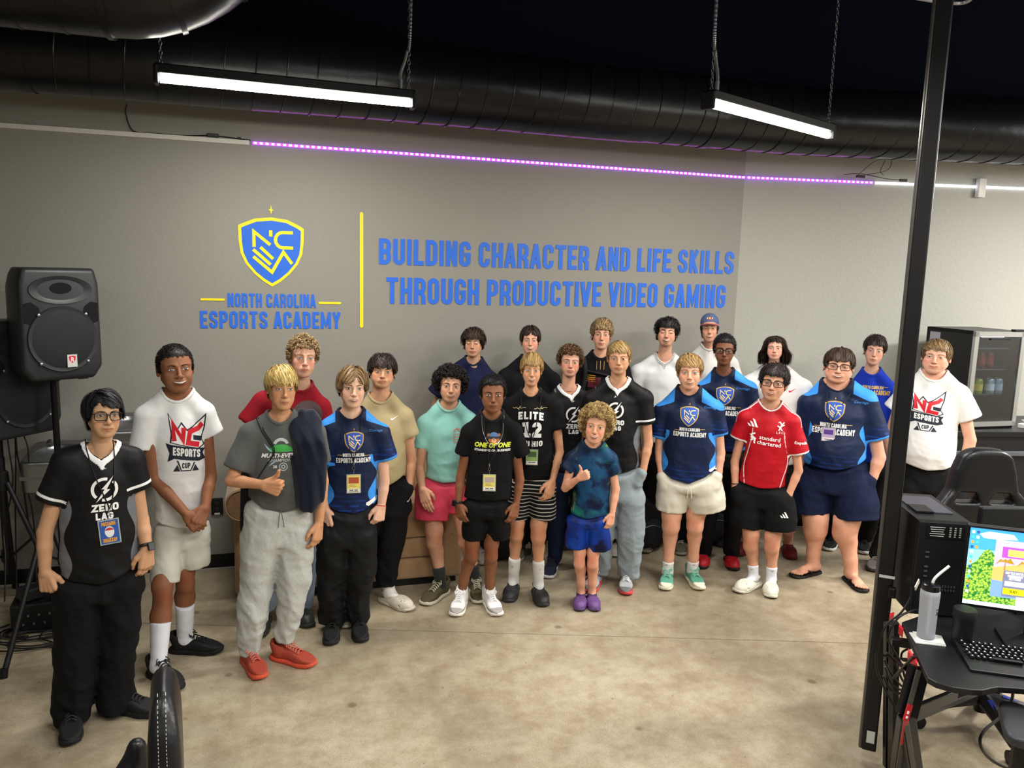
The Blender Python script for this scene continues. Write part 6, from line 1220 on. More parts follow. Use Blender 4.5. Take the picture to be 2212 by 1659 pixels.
SPEC['red_front'] = T(label='smiling person with glasses in a red football shirt, black shorts and white clogs', g=(1643, 1266), head=(1674, 778, 1667, 866), yaw=-3, pit=4, tilt=4, skin='d39f80', eye='brown', smile=.9, teeth=.006, eo=.6, wf=1.02, jw=-.02, blush=.4, glasses='17161a',
  hair=T(col='15100f', col2='3a2f2b', t=.020, n=1250, L=.085, bang=.050, sz=.0, tz=.01, bz=-.05, mess=.45, w=.0036, curl=.006, cf=10, front=.056),
  rows=[(930, 1610, 1712), (980, 1609, 1708), (1020, 1600, 1700), (1062, 1592, 1698)], nk=(1667, 889), sh=[(1597, 886), (1727, 896)], dep=.66, rs=.055,
  se=[(1592, 947, 32), (1729, 980, 40)], arm0=T(el=(1587, 998), wr=(1588, 1048, .03), pocket=1), arm1=T(el=(1725, 1016), wr=(1704, 1068, .03), pocket=1), ra=.035, rf=.031,
  hem=[(1592, 1042), (1640, 1055), (1700, 1058)], shirt=T(kind='lfc', mat='red_football', col='b3101f', masks=(('m1', 'f0eeec'),), collar='f0eeec', cw=.010, name='football_shirt', rough=.5),
  pants=T(type='shorts', mat='black_sport_shorts', col='0b0b0d', rows=[(1035, 1592, 1702), (1080, 1584, 1710), (1095, 1583, 1712)], leg0=[(1614, 1080, 62), (1612, 1115, 66), (1610, 1136, 66)], leg1=[(1680, 1080, 66), (1684, 1120, 70), (1684, 1142, 70)]),
  knee=[(1622, 1166, 33), (1668, 1170, 33)], rank=.029, rcalf=.040, feet=[(1640, 1262, 1582, 1286, .98), (1665, 1262, 1662, 1310, .98)], shoe=CL('dedac9', 'd5d0bd', sock='dddee4', sh=.065, mark=1))
SPEC['big_ncea'] = T(label='broad person with rectangular glasses in a navy ESPORTS ACADEMY jersey, navy shorts and flip-flops', g=(1795, 1244), head=(1811, 746, 1813, 828), yaw=1, pit=2, tilt=2, skin='dfa98d', eye='brown', smile=.7, teeth=.009, eo=.45, wf=1.12, jw=.08, fat=.14, blush=.6, glasses='1b1a1d',
  hair=T(col='2a1c16', col2='553e30', t=.018, n=1250, L=.09, bang=.036, sz=-.0, tz=.01, bz=-.05, mess=.16, w=.004, front=.056),
  rows=[(900, 1738, 1880), (950, 1738, 1874), (1000, 1736, 1872), (1018, 1738, 1872)], nk=(1811, 843), sh=[(1728, 852), (1893, 846)], dep=.74, rs=.070, belly=.05, nr=.062,
  se=[(1738, 945, 50, -.02), (1898, 948, 50)], arm0=T(el=(1735, 985, -.04), wr=(1742, 1030, -.02), pocket=1), arm1=T(el=(1899, 988), wr=(1887, 1028, .03), pocket=1), ra=.052, rf=.048, rw=.032,
  hem=[(1736, 1004), (1800, 1014), (1845, 1008), (1874, 996)], shirt=JET['ncea'],
  pants=T(type='shorts', mat='navy_shorts', col='121b38', rows=[(990, 1742, 1872), (1040, 1724, 1884), (1060, 1718, 1888)], leg0=[(1756, 1050, 80), (1752, 1085, 80), (1752, 1104, 80)], leg1=[(1842, 1050, 86), (1848, 1090, 92), (1848, 1118, 94)]),
  knee=[(1762, 1132, 54), (1826, 1140, 54)], rank=.043, rcalf=.062, feet=[(1770, 1236, 1706, 1250, 1.0), (1826, 1248, 1866, 1282, 1.0)], shoe=T(kind='sandal', c=T(upper='141414', sole='101010', strap='151515')))
SPEC['blue_back'] = T(label='person with dark tousled hair in a royal blue academy tee beside the black post', g=(1836, 1192), head=(1891, 718, 1888, 789), yaw=1, pit=2, tilt=4, skin='cf9f88', eye='blue', smile=0, eo=.5, wf=.95, jw=-.04, res=1.45, blush=.5,
  hair=T(col='1a1210', col2='3c2f29', t=.022, n=1150, L=.08, bang=.046, sz=-.0, bz=-.05, mess=.45, w=.0038, front=.056),
  rows=[(860, 1836, 1930), (920, 1838, 1926), (980, 1836, 1922), (1010, 1834, 1922)], nk=(1887, 812), sh=[(1834, 822), (1940, 830)], dep=.58, rs=.052,
  se=[(1834, 896, 34), (1940, 900, 34)], arm0=T(el=(1834, 945, -.05), wr=(1838, 1000, -.05), hand='relaxed'), arm1=T(el=(1938, 950, -.05), wr=(1930, 1005, -.05), hand='relaxed'),
  hem=[(1828, 1000), (1926, 1000)], shirt=tee('1433a6'),
  pants=T(type='pants', mat='black_denim', col='0c0d10', rows=[(985, 1836, 1920), (1030, 1832, 1918)], leg0=[(1852, 1020, 46), (1828, 1100, 40), (1806, 1160, 36)], leg1=[(1896, 1020, 46), (1882, 1100, 38), (1868, 1165, 34)], fine=0),
  feet=[(1806, 1172, 1782, 1196, .98), (1864, 1176, 1866, 1212, .98)], shoe=SN('0e0e10', 'dcdcd8', '0e0e10'))
SPEC['white_right'] = T(label='person with light brown hair, white NC ESPORTS CUP tee, right of the black post', g=(1962, 1236), head=(2024, 728, 2019, 807), yaw=-4, pit=3, tilt=2, skin='deab91', eye='brown', smile=.6, eo=.55, wf=1.08, jw=.06, fat=.08, blush=.7,
  hair=T(col='6e5133', col2='a88a60', t=.016, n=1250, L=.075, bang=.050, sz=-.01, tz=.0, bz=-.05, mess=.3, w=.0036, front=.058, sweep=.5),
  rows=[(880, 1946, 2074), (930, 1944, 2070), (980, 1944, 2068), (1018, 1946, 2070)], nk=(2019, 822), sh=[(1934, 840), (2094, 834)], dep=.76, rs=.066, belly=.05, nr=.060,
  se=[(1930, 885, 48), (2098, 905, 46)], arm0=T(el=(1920, 950), wr=(1930, 1010, .03), pocket=1), arm1=T(el=(2096, 950), wr=(2083, 1015, .03), pocket=1), ra=.046, rf=.042, rw=.028,
  hem=[(1946, 998), (2000, 1014), (2040, 1014), (2072, 1004)], shirt=tee('ebebe8'),
  pants=T(type='pants', mat='black_cotton', col='131314', rows=[(995, 1950, 2068), (1040, 1944, 2078), (1060, 1942, 2080)], leg0=[(1968, 1055, 72), (1940, 1130, 62), (1900, 1206, 48)], leg1=[(2044, 1055, 76), (2034, 1150, 64), (2020, 1235, 52)]),
  feet=[(1900, 1214, 1876, 1244, 1.0), (2018, 1245, 2026, 1280, 1.0)], shoe=SN('77736d', '2c2a28', '8f8b85'))
for k, S in SPEC.items(): PEOPLE[k] = build_person(S)
# ================= PRINTS, BADGES AND THINGS WORN
def circ(r, n=24, cx=0, cy=0, ax=1.): return [(cx+r*ax*math.cos(2*math.pi*i/n), cy+r*math.sin(2*math.pi*i/n)) for i in range(n)]
def poly(P): return A_(P, float), [tuple(range(len(P)))]
def ring2(r, t, n=32, a0=0, a1=360): v = []; f = []; strokes([arc(0, 0, r, r, a0, a1, n)], t, v, f); return A_(v), f
def shift(g, dx, dy, s=1.): return A_(g[0])*s+[dx, dy], g[1]
def stroke_g(paths, t): v = []; f = []; strokes([[tuple(q) for q in p] for p in paths], t, v, f); return A_(v), f
def grp_print(p, name, label=None): e = empty(name); e.parent = p.root; return e
def zerolag(p, c, d, zl=None, k=1.):
    """c centre of the ring, d its diameter in pixels"""
    e = grp_print(p, 'chest_print'); x, y = c
    decal(p, 'bolt_ring', *merge2([ring2(.42, .11, 30, 75, 225), ring2(.42, .11, 30, 255, 405)]), (x, y), d, PW, par=e)
    decal(p, 'bolt', *poly([(.30, .48), (-.13, .0), (-.02, -.02), (-.34, -.52), (.17, -.04), (.05, -.02)]), (x, y), d*1.08, PW, par=e)
    for w_, dy, h in (('ZERO', .78, .31), ('LAG', 1.15, .30)): decal(p, 'lettering', *lettering(w_, wf=.72, t=.25, gap=.12)[:2], (x, y+dy*d), h*d, PW, par=e)
    decal(p, 'wedge_mark', *merge2([poly([(-.5, -.4), (-.1, .5), (.05, -.05), (.5, .1), (.0, -.2), (-.1, .1), (-.3, -.3)])]), (x-.0*d, y-.92*d), .16*d, PW, par=e)
def academy(p, c, h, tc, tw, col=None, crest_=True, script=None, ah=None):
    e = grp_print(p, 'chest_print'); x, y = c; col = col or PW
    if crest_:
        for k, (V, Fs) in crest().items():
            V = A_(V); decal(p, k, (V-[0, .02])*p.w2m(h)/1.28, Fs, (x, y), None, PB if k == 'crest_field' else PG if k != 'crest_monogram' else mat('print_gold_light', 'e6cf8e', rough=.5), par=e, cen=False, off=.0036 if k == 'crest_monogram' else .0026)
    tx, ty = tc; L = lettering('NORTH CAROLINA')
    V = A_(L[0]); wd = V[:, 0].max(); hN = tw*.104; decal(p, 'lettering', V*[p.w2m(tw*.62)/wd, p.w2m(hN)], L[1], (tx, ty), None, col, par=e)
    L = lettering('ESPORTS ACADEMY'); V = A_(L[0]); wd = V[:, 0].max(); decal(p, 'lettering', V*[p.w2m(tw)/wd, p.w2m(tw*.145)], L[1], (tx, ty+tw*.165), None, col, par=e)
    for sg in (-1, 1): decal(p, 'rule_line', *poly([(-.5, -.06), (.5, -.06), (.5, .06), (-.5, .06)]), (tx+sg*tw*.41, ty), 1.1, PG, par=e, sx=tw*.018)
    if script:
        V, Fs = textgeo('Courtage', .0, .35); decal(p, 'script_mark', V, Fs, script, 6.5, mat('print_sky', '3c93ea', rough=.5), par=e)
def esports_cup(p, c, h, ang=0., kx=1.):
    e = grp_print(p, 'chest_print'); s = p.w2m(h)/1.13
    def d(name, g, m, off): V, Fs = g; decal(p, name, A_(V)*s*[kx, 1], Fs, c, None, m, ang=ang, par=e, cen=False, off=off)
    O = [(-.49, .56), (-.40, .44), (-.24, .25), (-.15, .38), (.0, .22), (.14, .29), (.47, .56), (.44, .26), (.36, .02), (.45, -.12), (.30, -.20), (-.42, -.06), (-.40, .12)]
    I = [(-.46, .50), (-.24, .21), (-.15, .33), (.0, .18), (.13, .25), (.43, .49), (.40, .24), (.34, .04), (.41, -.11), (.28, -.18), (-.38, -.05), (-.37, .14)]
    d('horn_outline', poly(O), PK, .0022); d('horn_field', poly(I), PW, .0030)
    d('monogram', stroke_g([[(-.31, -.02), (-.35, .33), (-.10, .0), (-.09, .26)]], .12), PR, .0038); d('monogram', stroke_g([[(.37, .34), (.28, .24), (.07, .17), (.03, -.06), (.31, -.11)]], .11), PR, .0038); d('monogram_shadow', poly([(.15, .10), (.38, .06), (.36, -.04), (.16, .0)]), PK, .0040)
    d('banner', poly([(-.52, -.07), (-.40, -.10), (.46, -.20), (.40, -.29), (.47, -.42), (.30, -.46), (-.30, -.39), (-.46, -.46), (-.42, -.28)]), PK, .0026)
    L = lettering('ESPORTS', wf=.5, t=.22, gap=.07); V = A_(L[0]); wd = V[:, 0].max(); V = V*[.68/wd, .17]; V[:, 1] += -.35-.10*(V[:, 0]-.34); V[:, 0] -= .34; d('lettering', (V, L[1]), PW, .0038)
    d('cup_outline', poly([(-.24, -.43), (.22, -.48), (.12, -.66), (-.13, -.66)]), PK, .0022); d('cup_field', poly([(-.20, -.43), (.18, -.47), (.10, -.64), (-.11, -.64)]), PW, .0030)
    L = lettering('CUP', wf=.5, t=.2, gap=.09); V = A_(L[0]); wd = V[:, 0].max(); V = V*[.20/wd, .12]; d('lettering', (V-[.105, .60], L[1]), PK, .0040)
    for sg in (-1, 1): d('foot_mark', poly([(sg*.22, -.52), (sg*.15, -.66), (sg*.32, -.66)]), PK, .0026)
def swoosh(p, c, w_, m, bvh=None, ang=0):
    V = A_([(-.5, -.05), (-.42, -.2), (-.3, -.22), (.5, .2), (-.25, -.06), (-.38, -.04), (-.42, .05)]); decal(p, 'swoosh_mark', V*p.w2m(w_), [tuple(range(7))], c, None, m, ang=ang, bvh=bvh, cen=False)
def stripes3(p, c, w_, m, bvh=None, ang=0):
    L = [poly([(x, -.35), (x+.24, -.35), (x+.24-.10*k-.12, -.35+.28*k), (x-.10*k+.0-.12, -.35+.28*k+.10)]) for x, k in ((-.5, .8), (-.18, 1.6), (.14, 2.5))]; V, Fs = merge2(L); decal(p, 'three_stripe_mark', V*p.w2m(w_), Fs, c, None, m, ang=ang, bvh=bvh, cen=False)
def badge(p, c, w_, h_, art, ang=0., label='', cords=(), clasp=None, silver=None):
    """lanyard with a card in a clear sleeve: a thing of its own, hanging on the person"""
    h0 = hit(p.sbv, p, *c); h0 = h0 if h0 is not None else p.wor(p.at(*c, .12)); W = h0+p.B+p.v*.010; e = empty('lanyard', W, label, 'lanyard', 'lanyards with cards'); a = math.radians(ang)
    u = p.u*math.cos(a)+p.z*math.sin(a); z = -p.u*math.sin(a)+p.z*math.cos(a); w = p.w2m(w_); h = p.w2m(h_)
    def pl(name, V2, Fs, m, off, th=0):
        b = B(); V = A_([u*x*w+z*y*h+p.v*off for x, y in V2])
        if th: n = len(V); b.add(np.concatenate([V, V-p.v*th]), [tuple(range(n)), tuple(range(n, 2*n))[::-1]]+[(i, n+i, n+(i+1) % n, (i+1) % n) for i in range(n)])
        else: b.add(V, Fs)
        return b.build(name, m, e)
    q = [(-.5, -.5), (.5, -.5), (.5, .5), (-.5, .5)]; pl('card_sleeve', q, None, mat('clear_sleeve', 'a9b0a8', rough=.25), .0, .0018)
    k = .90; A = [art[0]]; cd = pl('card', A_(q)*[.88, .92], [(0, 1, 2, 3)], mat('card_'+art[0], art[0], rough=.4), .0008)
    for i, (nm, V2, col) in enumerate(art[1:]):
        V2, Fs = V2 if isinstance(V2, tuple) else poly(V2); o = pl(nm, V2, Fs, mat('card_ink_'+col, col, rough=.45), .0011+.0002*i); o.parent = cd
    bk = mat('lanyard_black', '0a0a0b', rough=.6)
    for pts in cords:
        P = [(hit(p.sbv, p, x, y)) for x, y in pts]; Q = []
        for (x, y), h_2 in zip(pts, P):
            if h_2 is None: h_2 = p.wor(p.at(x, y, .075))
            Q.append(h_2+p.B+nrm(CAM-p.B-h_2)*.005-W)
        b = B(); b.tube(spline(Q, 5), .0026, k=6); b.build('cord', bk, e, smooth=True)
    if clasp:
        (x0, y0), (x1, y1) = clasp; P0 = h0*0; q0 = hit(p.sbv, p, x0, y0); q0 = (q0 if q0 is not None else h0)+p.B+p.v*.008-W; q1 = z*h*.5+p.v*.001
        b = B(); m_ = (q0+q1)/2
        b.tube([q0, q0+(m_-q0)*.5], .0045, k=8); t = np.linspace(0, 2*math.pi, 9)[:-1]; r_ = np.linalg.norm(m_-q0)*.35
        b.tube([m_+p.u*math.cos(s)*r_*.6+p.z*math.sin(s)*r_ for s in t], .0015, k=5, closed=True); b.tube([m_-p.z*r_, q1], .0013, k=5); b.build('clasp', CON, e, smooth=True)
    return e
YEL = lambda pic: ['e8d873', ('picture', [(-.36, .02), (.36, .02), (.36, .34), (-.36, .34)], pic), ('name_strip', [(-.44, -.46), (.44, -.46), (.44, -.26), (-.44, -.26)], 'efece2'), ('caption', stroke_g([[(-.3, -.33), (-.02, -.33)], [(.05, -.33), (.3, -.33)]], .05), '1a1a1a'), ('caption', stroke_g([[(-.34, -.41), (.34, -.41)]], .025), '55554f'), ('caption', stroke_g([[(-.3, -.06), (.1, -.06)], [(-.3, -.14), (.2, -.14)]], .02), '8a8038')]
P_ = PEOPLE
p = P_['zl_front']; zerolag(p, (226, 1057), 50)
badge(p, (236.5, 1147), 39, 53, ['2f5aa8', ('ring', ring2(.20, .05, 20), 'dfe3ea'), ('disc', circ(.17, 18, ax=1.25), 'e9e9e9'), ('half_disc', [(.21*math.cos(a), .03+.14*math.sin(a)) for a in np.linspace(.2, 2.9, 9)], 'c9353a'), ('caption', shift(lettering('POKEMON', wf=.5, t=.22)[:2], -.34, .25, .16), 'e8a33c'), ('caption', shift(lettering('NOMEKOP', wf=.5, t=.22)[:2], -.34, -.41, .16), 'e8a33c')], ang=4,
  label='black lanyard with a blue trading card hanging on the front-left ZERO LAG jersey', cords=[[(184, 948), (188, 975), (208, 1035), (231, 1085), (236, 1100)], [(244, 950), (247, 985), (247, 1030), (244, 1070), (237, 1100)]], clasp=((236, 1098), (236, 1120)))
def armband(p, i, back, col, name, w_=.006, r=1.06, extra=None):
    """ring round the forearm, back metres up from the wrist"""
    a = p.arms[i]; d = nrm(a['wr']-a['el']); c = a['wr']-d*back; e1 = nrm(np.cross(d, A_([0, 1, 0]))); e2 = np.cross(d, e1); P = []; n = 16
    for k in range(n):
        t = 2*math.pi*k/n; q = e1*math.cos(t)+e2*math.sin(t); lo, hi = .008, .07
        for _ in range(9):
            m_ = (lo+hi)/2
            if a['f']((c+q*m_)[None])[0] < 0: lo = m_
            else: hi = m_
        P.append(p.wor(c+q*(hi+w_*.35)))
    b = B(); b.tube(P, w_, k=6, closed=True); o = b.build(name, mat('band_'+col, col, rough=.4), p.root, smooth=True)
    if extra:
        t = nrm(A_(extra)); m_ = p.wor(c+t*(.034)); b = B(); b.box((0, 0, 0), (.034, .012, .036)); V = np.concatenate(b.v); Rr = np.stack([np.cross(p.wor(t), p.wor(d)), p.wor(t), p.wor(d)], 1); b.v = [V@Rr.T+m_]; b.build('watch_case', mat('band_'+col, col, rough=.3), o, bev=.003)
    return o
armband(p, 1, .02, '18181a', 'wrist_watch', .007, extra=(.5, .85, 0)); 
p = P_['zl_right']; zerolag(p, (1330, 887), 33)
p = P_['zl_curly']; zerolag(p, (1239, 896), 32)
p = P_['ncea_lanyard']; academy(p, (765, 951), 50, (764, 983), 70, script=(812, 930)); armband(p, 1, .0, 'c22a33', 'wrist_string', .0022)
badge(p, (764, 1044), 29, 40, YEL('b4563a'), label='black lanyard with a yellow card on the navy jersey of the bowl-cut person', cords=[[(738, 893), (743, 925), (756, 970), (763, 996)], [(781, 893), (779, 925), (771, 970), (764, 996)]], clasp=((764, 997), (764, 1023)))
V, Fs = poly([(-.5, -.3), (-.3, -.5), (.45, .1), (.5, .45), (.3, .5), (-.5, -.05)]); decal(p, 'hem_patch', V, Fs, (803, 1083), 18, PW, sx=1.3)
p = P_['ncea_shorts']; academy(p, (1489, 896), 48, (1490, 928), 66, script=(1536, 881)); decal(p, 'hem_patch', V, Fs, (1540, 1013), 12, PW, sx=1.3)
p = P_['big_ncea']; academy(p, (1803, 885), 50, (1800, 919), 82, script=(1861, 870))
badge(p, (1789.5, 938), 26, 29, ['b9a6c9', ('picture', [(-.34, .0), (.34, .0), (.34, .34), (-.34, .34)], '5a3d8c'), ('name_strip', [(-.42, -.46), (.42, -.46), (.42, -.22), (-.42, -.22)], 'e6e3e9'), ('caption', stroke_g([[(-.3, -.34), (.3, -.34)]], .05), '2a2a33')], label='black lanyard with a purple card on the broad person in the navy jersey', cords=[[(1787, 848), (1787, 870), (1791, 895), (1793, 915)], [(1838, 850), (1822, 870), (1804, 898), (1794, 915)]], clasp=((1793, 914), (1792, 924)))
p = P_['ncea_glasses']; academy(p, (1566, 852), 46, (1566, 881), 68, script=(1605, 840))
p = P_['blue_back']; academy(p, (1886, 800), 40, (1886, 837), 64, col=mat('print_goldtext', 'd9b34a', rough=.5), crest_=False)
esports_cup(P_['white_left'], (404, 950), 112, -3, .78); esports_cup(P_['white_right'], (2003, 884), 76, 0)
p = P_['blond_grey']; e = grp_print(p, 'chest_print'); gm = mat('print_green', '3fae4a', rough=.6); wm_ = mat('print_palegrey', 'b9c2bd', rough=.6)
decal(p, 'arc_band', *ring2(.5, .22, 20, 20, 160), (607, 953), 13, wm_, par=e); decal(p, 'green_dome', *poly([(.5*math.cos(a), .42*math.sin(a)) for a in np.linspace(0, math.pi, 14)]), (607, 968), 15, gm, par=e, sx=1.3)
V, Fs = textgeo('MULTI-EVENT', .03, .3); decal(p, 'lettering', V, Fs, (607, 984), 9, PW, par=e); V, Fs = textgeo('CHAMPIONS', .02, .25); decal(p, 'lettering', V, Fs, (607, 994), 6.5, wm_, par=e)
V, Fs = textgeo('20', .03); decal(p, 'lettering', V, Fs, (594, 1008), 6, PW, par=e); decal(p, 'round_seal', *merge2([ring2(.45, .1), ring2(.22, .12, 5)]), (612, 1008), 17, wm_, par=e)
decal(p, 'streak', *poly([(-.5, .5), (.1, -.05), (.5, -.5), (-.1, -.15)]), (580, 968), 18, mat('print_ice', '9fc6d8'), par=e); decal(p, 'streak', *poly([(-.6, -.5), (-.1, .1), (.9, .5), (.1, -.05)]), (590, 1001), 12, mat('print_ice', '9fc6d8'), par=e)
p = P_['red_back']; decal(p, 'chest_print', *poly(circ(.5, 28)), (664, 898), 62, mat('print_grey', '5e4b4b', rough=.8))
p = P_['tan']; swoosh(p, (853, 902), 18, PW, ang=8); swoosh(p, (885, 1077), 15, PW, bvh=p.pbv, ang=35)
p = P_['longhair']; swoosh(p, (1712, 843), 16, PR, ang=8)
p = P_['mint']; decal(p, 'chest_print', *merge2([stroke_g([[(-.2, -.5), (-.2, .1), (.2, .1), (.2, -.5), (-.2, -.5)], [(-.2, -.3), (.2, -.3)], [(-.2, -.12), (.2, -.12)], [(-.25, .2), (0, .5), (.25, .2)], [(-.3, .35), (0, .5), (.3, .4)]], .05)]), (987, 940), 30, mat('print_salmon', 'd9796a', rough=.7))
p = P_['bear']; e = grp_print(p, 'chest_print'); V, Fs = textgeo('ONE OF ONE', .045, .25); decal(p, 'lettering', V*[1.0, 1.15], Fs, (1065, 962), 10.5, PY_, par=e, sx=1.05); V, Fs = textgeo('STANDING ON BUSINESS', .035); decal(p, 'lettering', V, Fs, (1064, 973), 5, PW, par=e, sx=1.0)
BR = mat('print_bear_brown', '9a5a2c', rough=.7)
for nm, g, c_, h_, m_, o_ in (('bear_head', poly(circ(.5, 20, ax=1.05)), (1067, 948), 22, BR, .0026), ('bear_ear', poly(circ(.5, 12)), (1056, 940), 8, BR, .0026), ('bear_ear', poly(circ(.5, 12)), (1078, 940), 8, BR, .0026), ('bear_muzzle', poly(circ(.5, 14, ax=1.3)), (1067, 952), 8, mat('print_tan', 'd9a26a'), .0032), ('bear_nose', poly(circ(.5, 8, ax=1.3)), (1067, 950), 2.6, PK, .0038), ('bear_sunglasses', poly([(-.5, .2), (.5, .2), (.45, -.3), (.1, -.3), (0, 0), (-.1, -.3), (-.45, -.3)]), (1067, 945), 4.4, PK, .0036), ('bear_cap', poly([(.5*math.cos(a), .5*math.sin(a)) for a in np.linspace(-.1, math.pi+.1, 12)]), (1067, 938), 9, mat('print_denim', '4a6d9c'), .0040)):
    decal(p, nm, *g, c_, h_, m_, par=e, off=o_, sx=4.2 if nm == 'bear_sunglasses' else 1.1 if nm == 'bear_cap' else 1)
nk_, _ = cord(p, [(1041, 897), (1042, 925), (1050, 950), (1058, 960), (1067, 963), (1077, 957), (1086, 935), (1089, 897)], .0024, mat('silver_chain', 'c9c9c9', rough=.25, metal=.9), 'chain_necklace', p.root)
badge(p, (1057, 1042), 27, 36, YEL('b9a9a0'), label='black lanyard with a yellow card on the black ONE OF ONE tee', cords=[[(1045, 905), (1047, 940), (1053, 975), (1057, 1000)], [(1086, 905), (1083, 940), (1070, 975), (1058, 1000)]], clasp=((1057, 1001), (1057, 1023))); armband(p, 0, .015, '141416', 'wrist_watch', .008, extra=(-.7, .7, 0))
p = P_['elite']; e = grp_print(p, 'chest_print'); SB = dict(wf=.66, t=.25, gap=.16)
V, Fs, _w = lettering('ELITE', **SB); V = V*[1, 1]; V[:, 1] -= .55*((V[:, 0]-_w/2)/_w*2)**2*.35; decal(p, 'lettering', V, Fs, (1147, 899), 19, PW, par=e, sx=1.0); V, Fs, _w = lettering('12', wf=.7, t=.27, gap=.12); decal(p, 'lettering', V, Fs, (1148, 928), 33, PW, par=e, sx=.85)
V, Fs, _w = lettering('SU HIO', **SB); V[:, 1] += .5*((V[:, 0]-_w/2)/_w*2)**2*.35; decal(p, 'lettering', V, Fs, (1149, 958), 13, PW, par=e)
for c_, s_ in (((1122, 881), 1), ((1168, 882), -1)): decal(p, 'lightning_streak', *stroke_g([[(-1.6, .1*s_), (-1.1, -.1), (-.8, .15), (-.3, -.2), (.0, .1), (.4, -.05), (.8, .25), (1.6, .15)], [(.0, .1), (.3, .5)], [(-.3, -.2), (.0, -.5)]], .10), c_, 9, mat('print_spark', 'e3cf95'), par=e)
badge(p, (1149, 987), 25, 33, ['8fae63', ('picture', [(-.36, .02), (.36, .02), (.36, .36), (-.36, .36)], '3f5d3a'), ('name_strip', [(-.44, -.46), (.44, -.46), (.44, -.24), (-.44, -.24)], 'eceade'), ('caption', stroke_g([[(-.3, -.32), (.3, -.32)]], .05), '1a1a1a')], label='black lanyard with a green card on the black ELITE tee', cords=[[(1125, 858), (1129, 885), (1139, 930), (1148, 950)], [(1169, 855), (1165, 885), (1156, 930), (1149, 950)]], clasp=((1149, 951), (1149, 970)))
p = P_['red_front']; e = grp_print(p, 'chest_print'); stripes3(p, (1630, 914), 21, PW, ang=-3); V, Fs = textgeo('standard', .012); decal(p, 'lettering', V, Fs, (1663, 948), 8.5, PW, ang=-5, par=e); V, Fs = textgeo('chartered', .012); decal(p, 'lettering', V, Fs, (1661, 959), 8.5, PW, ang=-5, par=e)
decal(p, 'twist_mark', *stroke_g([[(.2, .5), (-.2, .3), (.2, .0), (-.2, -.25)], [(-.2, .1), (.2, -.1), (.15, -.35), (.2, -.5)]], .14), (1626, 945), 24, PW, par=e)
decal(p, 'bird_crest', *merge2([stroke_g([[(-.15, -.4), (.0, -.1), (.1, .2), (-.05, .45), (-.2, .4)], [(.05, .1), (.35, .45)], [(.05, .0), (.38, .2)], [(.0, -.1), (-.3, .1)], [(.0, -.1), (.2, -.4)]], .11)]), (1687, 921), 19, PW, par=e); V, Fs = textgeo('L.F.C.', .01); decal(p, 'lettering', V, Fs, (1686, 935), 5, PW, par=e)
V, Fs = textgeo('Expedia', .02); decal(p, 'sleeve_print', V, Fs, (1732, 958), 8, PW, yaw=-.5); stripes3(p, (1697, 1113), 16, PW, bvh=p.pbv); armband(p, 0, .01, '111114', 'wristband', .003)
p = P_['gold_back']; GD = mat('print_orange', 'd99a2e', rough=.6); MR = mat('print_maroon', '5c1426', rough=.7)
for x in (1289, 1297, 1305): decal(p, 'gold_line', *poly([(-.02, -.5), (.02, -.5), (.02, .5), (-.02, .5)]), (x, 789), 18, GD)
decal(p, 'maroon_block', *poly([(-.5, -.5), (.5, -.5), (.5, .5), (-.5, .5)]), (1283, 826), 22, MR, sx=1.2); decal(p, 'gold_bars', *merge2([poly([(-.5, y), (.5, y), (.4, y+.12), (-.45, y+.12)]) for y in (-.4, -.15, .1, .35)]), (1277, 817), 14, GD, sx=1.2)
st_, _ = cord(p, [(1262, 772), (1264, 790), (1264, 815), (1258, 850), (1256, 900)], .017, mat('strap_black', '0b0b0c', rough=.8), 'backpack_strap', p.root); cord(p, [(1345, 770), (1344, 800), (1342, 850)], .017, mat('strap_black', '0b0b0c'), 'backpack_strap', p.root); cord(p, [(1264, 800), (1290, 806), (1320, 812), (1343, 812)], .009, mat('strap_black', '0b0b0c'), 'backpack_strap', p.root)
b = B(); b.box(p.wor(A_([p.J[0][0]*.5+p.J[1][0]*.5, -.17, 1.22])), (.28, .14, .42), p.R); b.build('backpack', mat('strap_black', '0b0b0c'), p.root, bev=.04, seg=3, smooth=True)
p = P_['cap']; nm = 'baseball_cap'; e = empty(nm); e.parent = p.root; H = p.H
def capV(V): return p.wor(H(A_(V, float)))
Vc = []; n = 28; rings = 9
for i in range(rings+1):
    a = i/rings*math.pi/2
    for j in range(n): t = 2*math.pi*j/n; Vc.append((.0835*math.cos(a)*math.cos(t), .016+.100*math.cos(a)*math.sin(t), .052+.082*math.sin(a)))
for j in range(n): t = 2*math.pi*j/n; Vc.append((.0835*math.cos(t), .016+.100*math.sin(t), .040))
Fc = [(i*n+j, i*n+(j+1) % n, (i+1)*n+(j+1) % n, (i+1)*n+j) for i in range(rings) for j in range(n)]; m0 = (rings+1)*n; Fc += [(m0+j, m0+(j+1) % n, (j+1) % n, j) for j in range(n)]
b = B(); b.add(capV(Vc), Fc); b.build('crown', mat('cap_denim', '4f5a7c', rough=.85, bump=.3, bscale=300), e, smooth=2)
Vb = []; k = 16
for zo in (0, -.005):
    for r_ in (0, 1):
        for j in range(k+1): t = math.pi+math.pi*(.08+.84*j/k); x = math.cos(t); y = math.sin(t); Vb.append((.083*x, .016+(.098+.062*r_*abs(y)**.7)*y, .046+zo-.012*x*x*(r_+.3)-.004*r_))
m1 = k+1; Fb = [(j, j+1, m1+j+1, m1+j) for j in range(k)]+[(2*m1+j, 3*m1+j, 3*m1+j+1, 2*m1+j+1) for j in range(k)]+[(m1+j, m1+j+1, 3*m1+j+1, 3*m1+j) for j in range(k)]
b = B(); b.add(capV(Vb), Fb); b.build('brim', mat('cap_pink', 'a8616e', rough=.85), e, smooth=True)
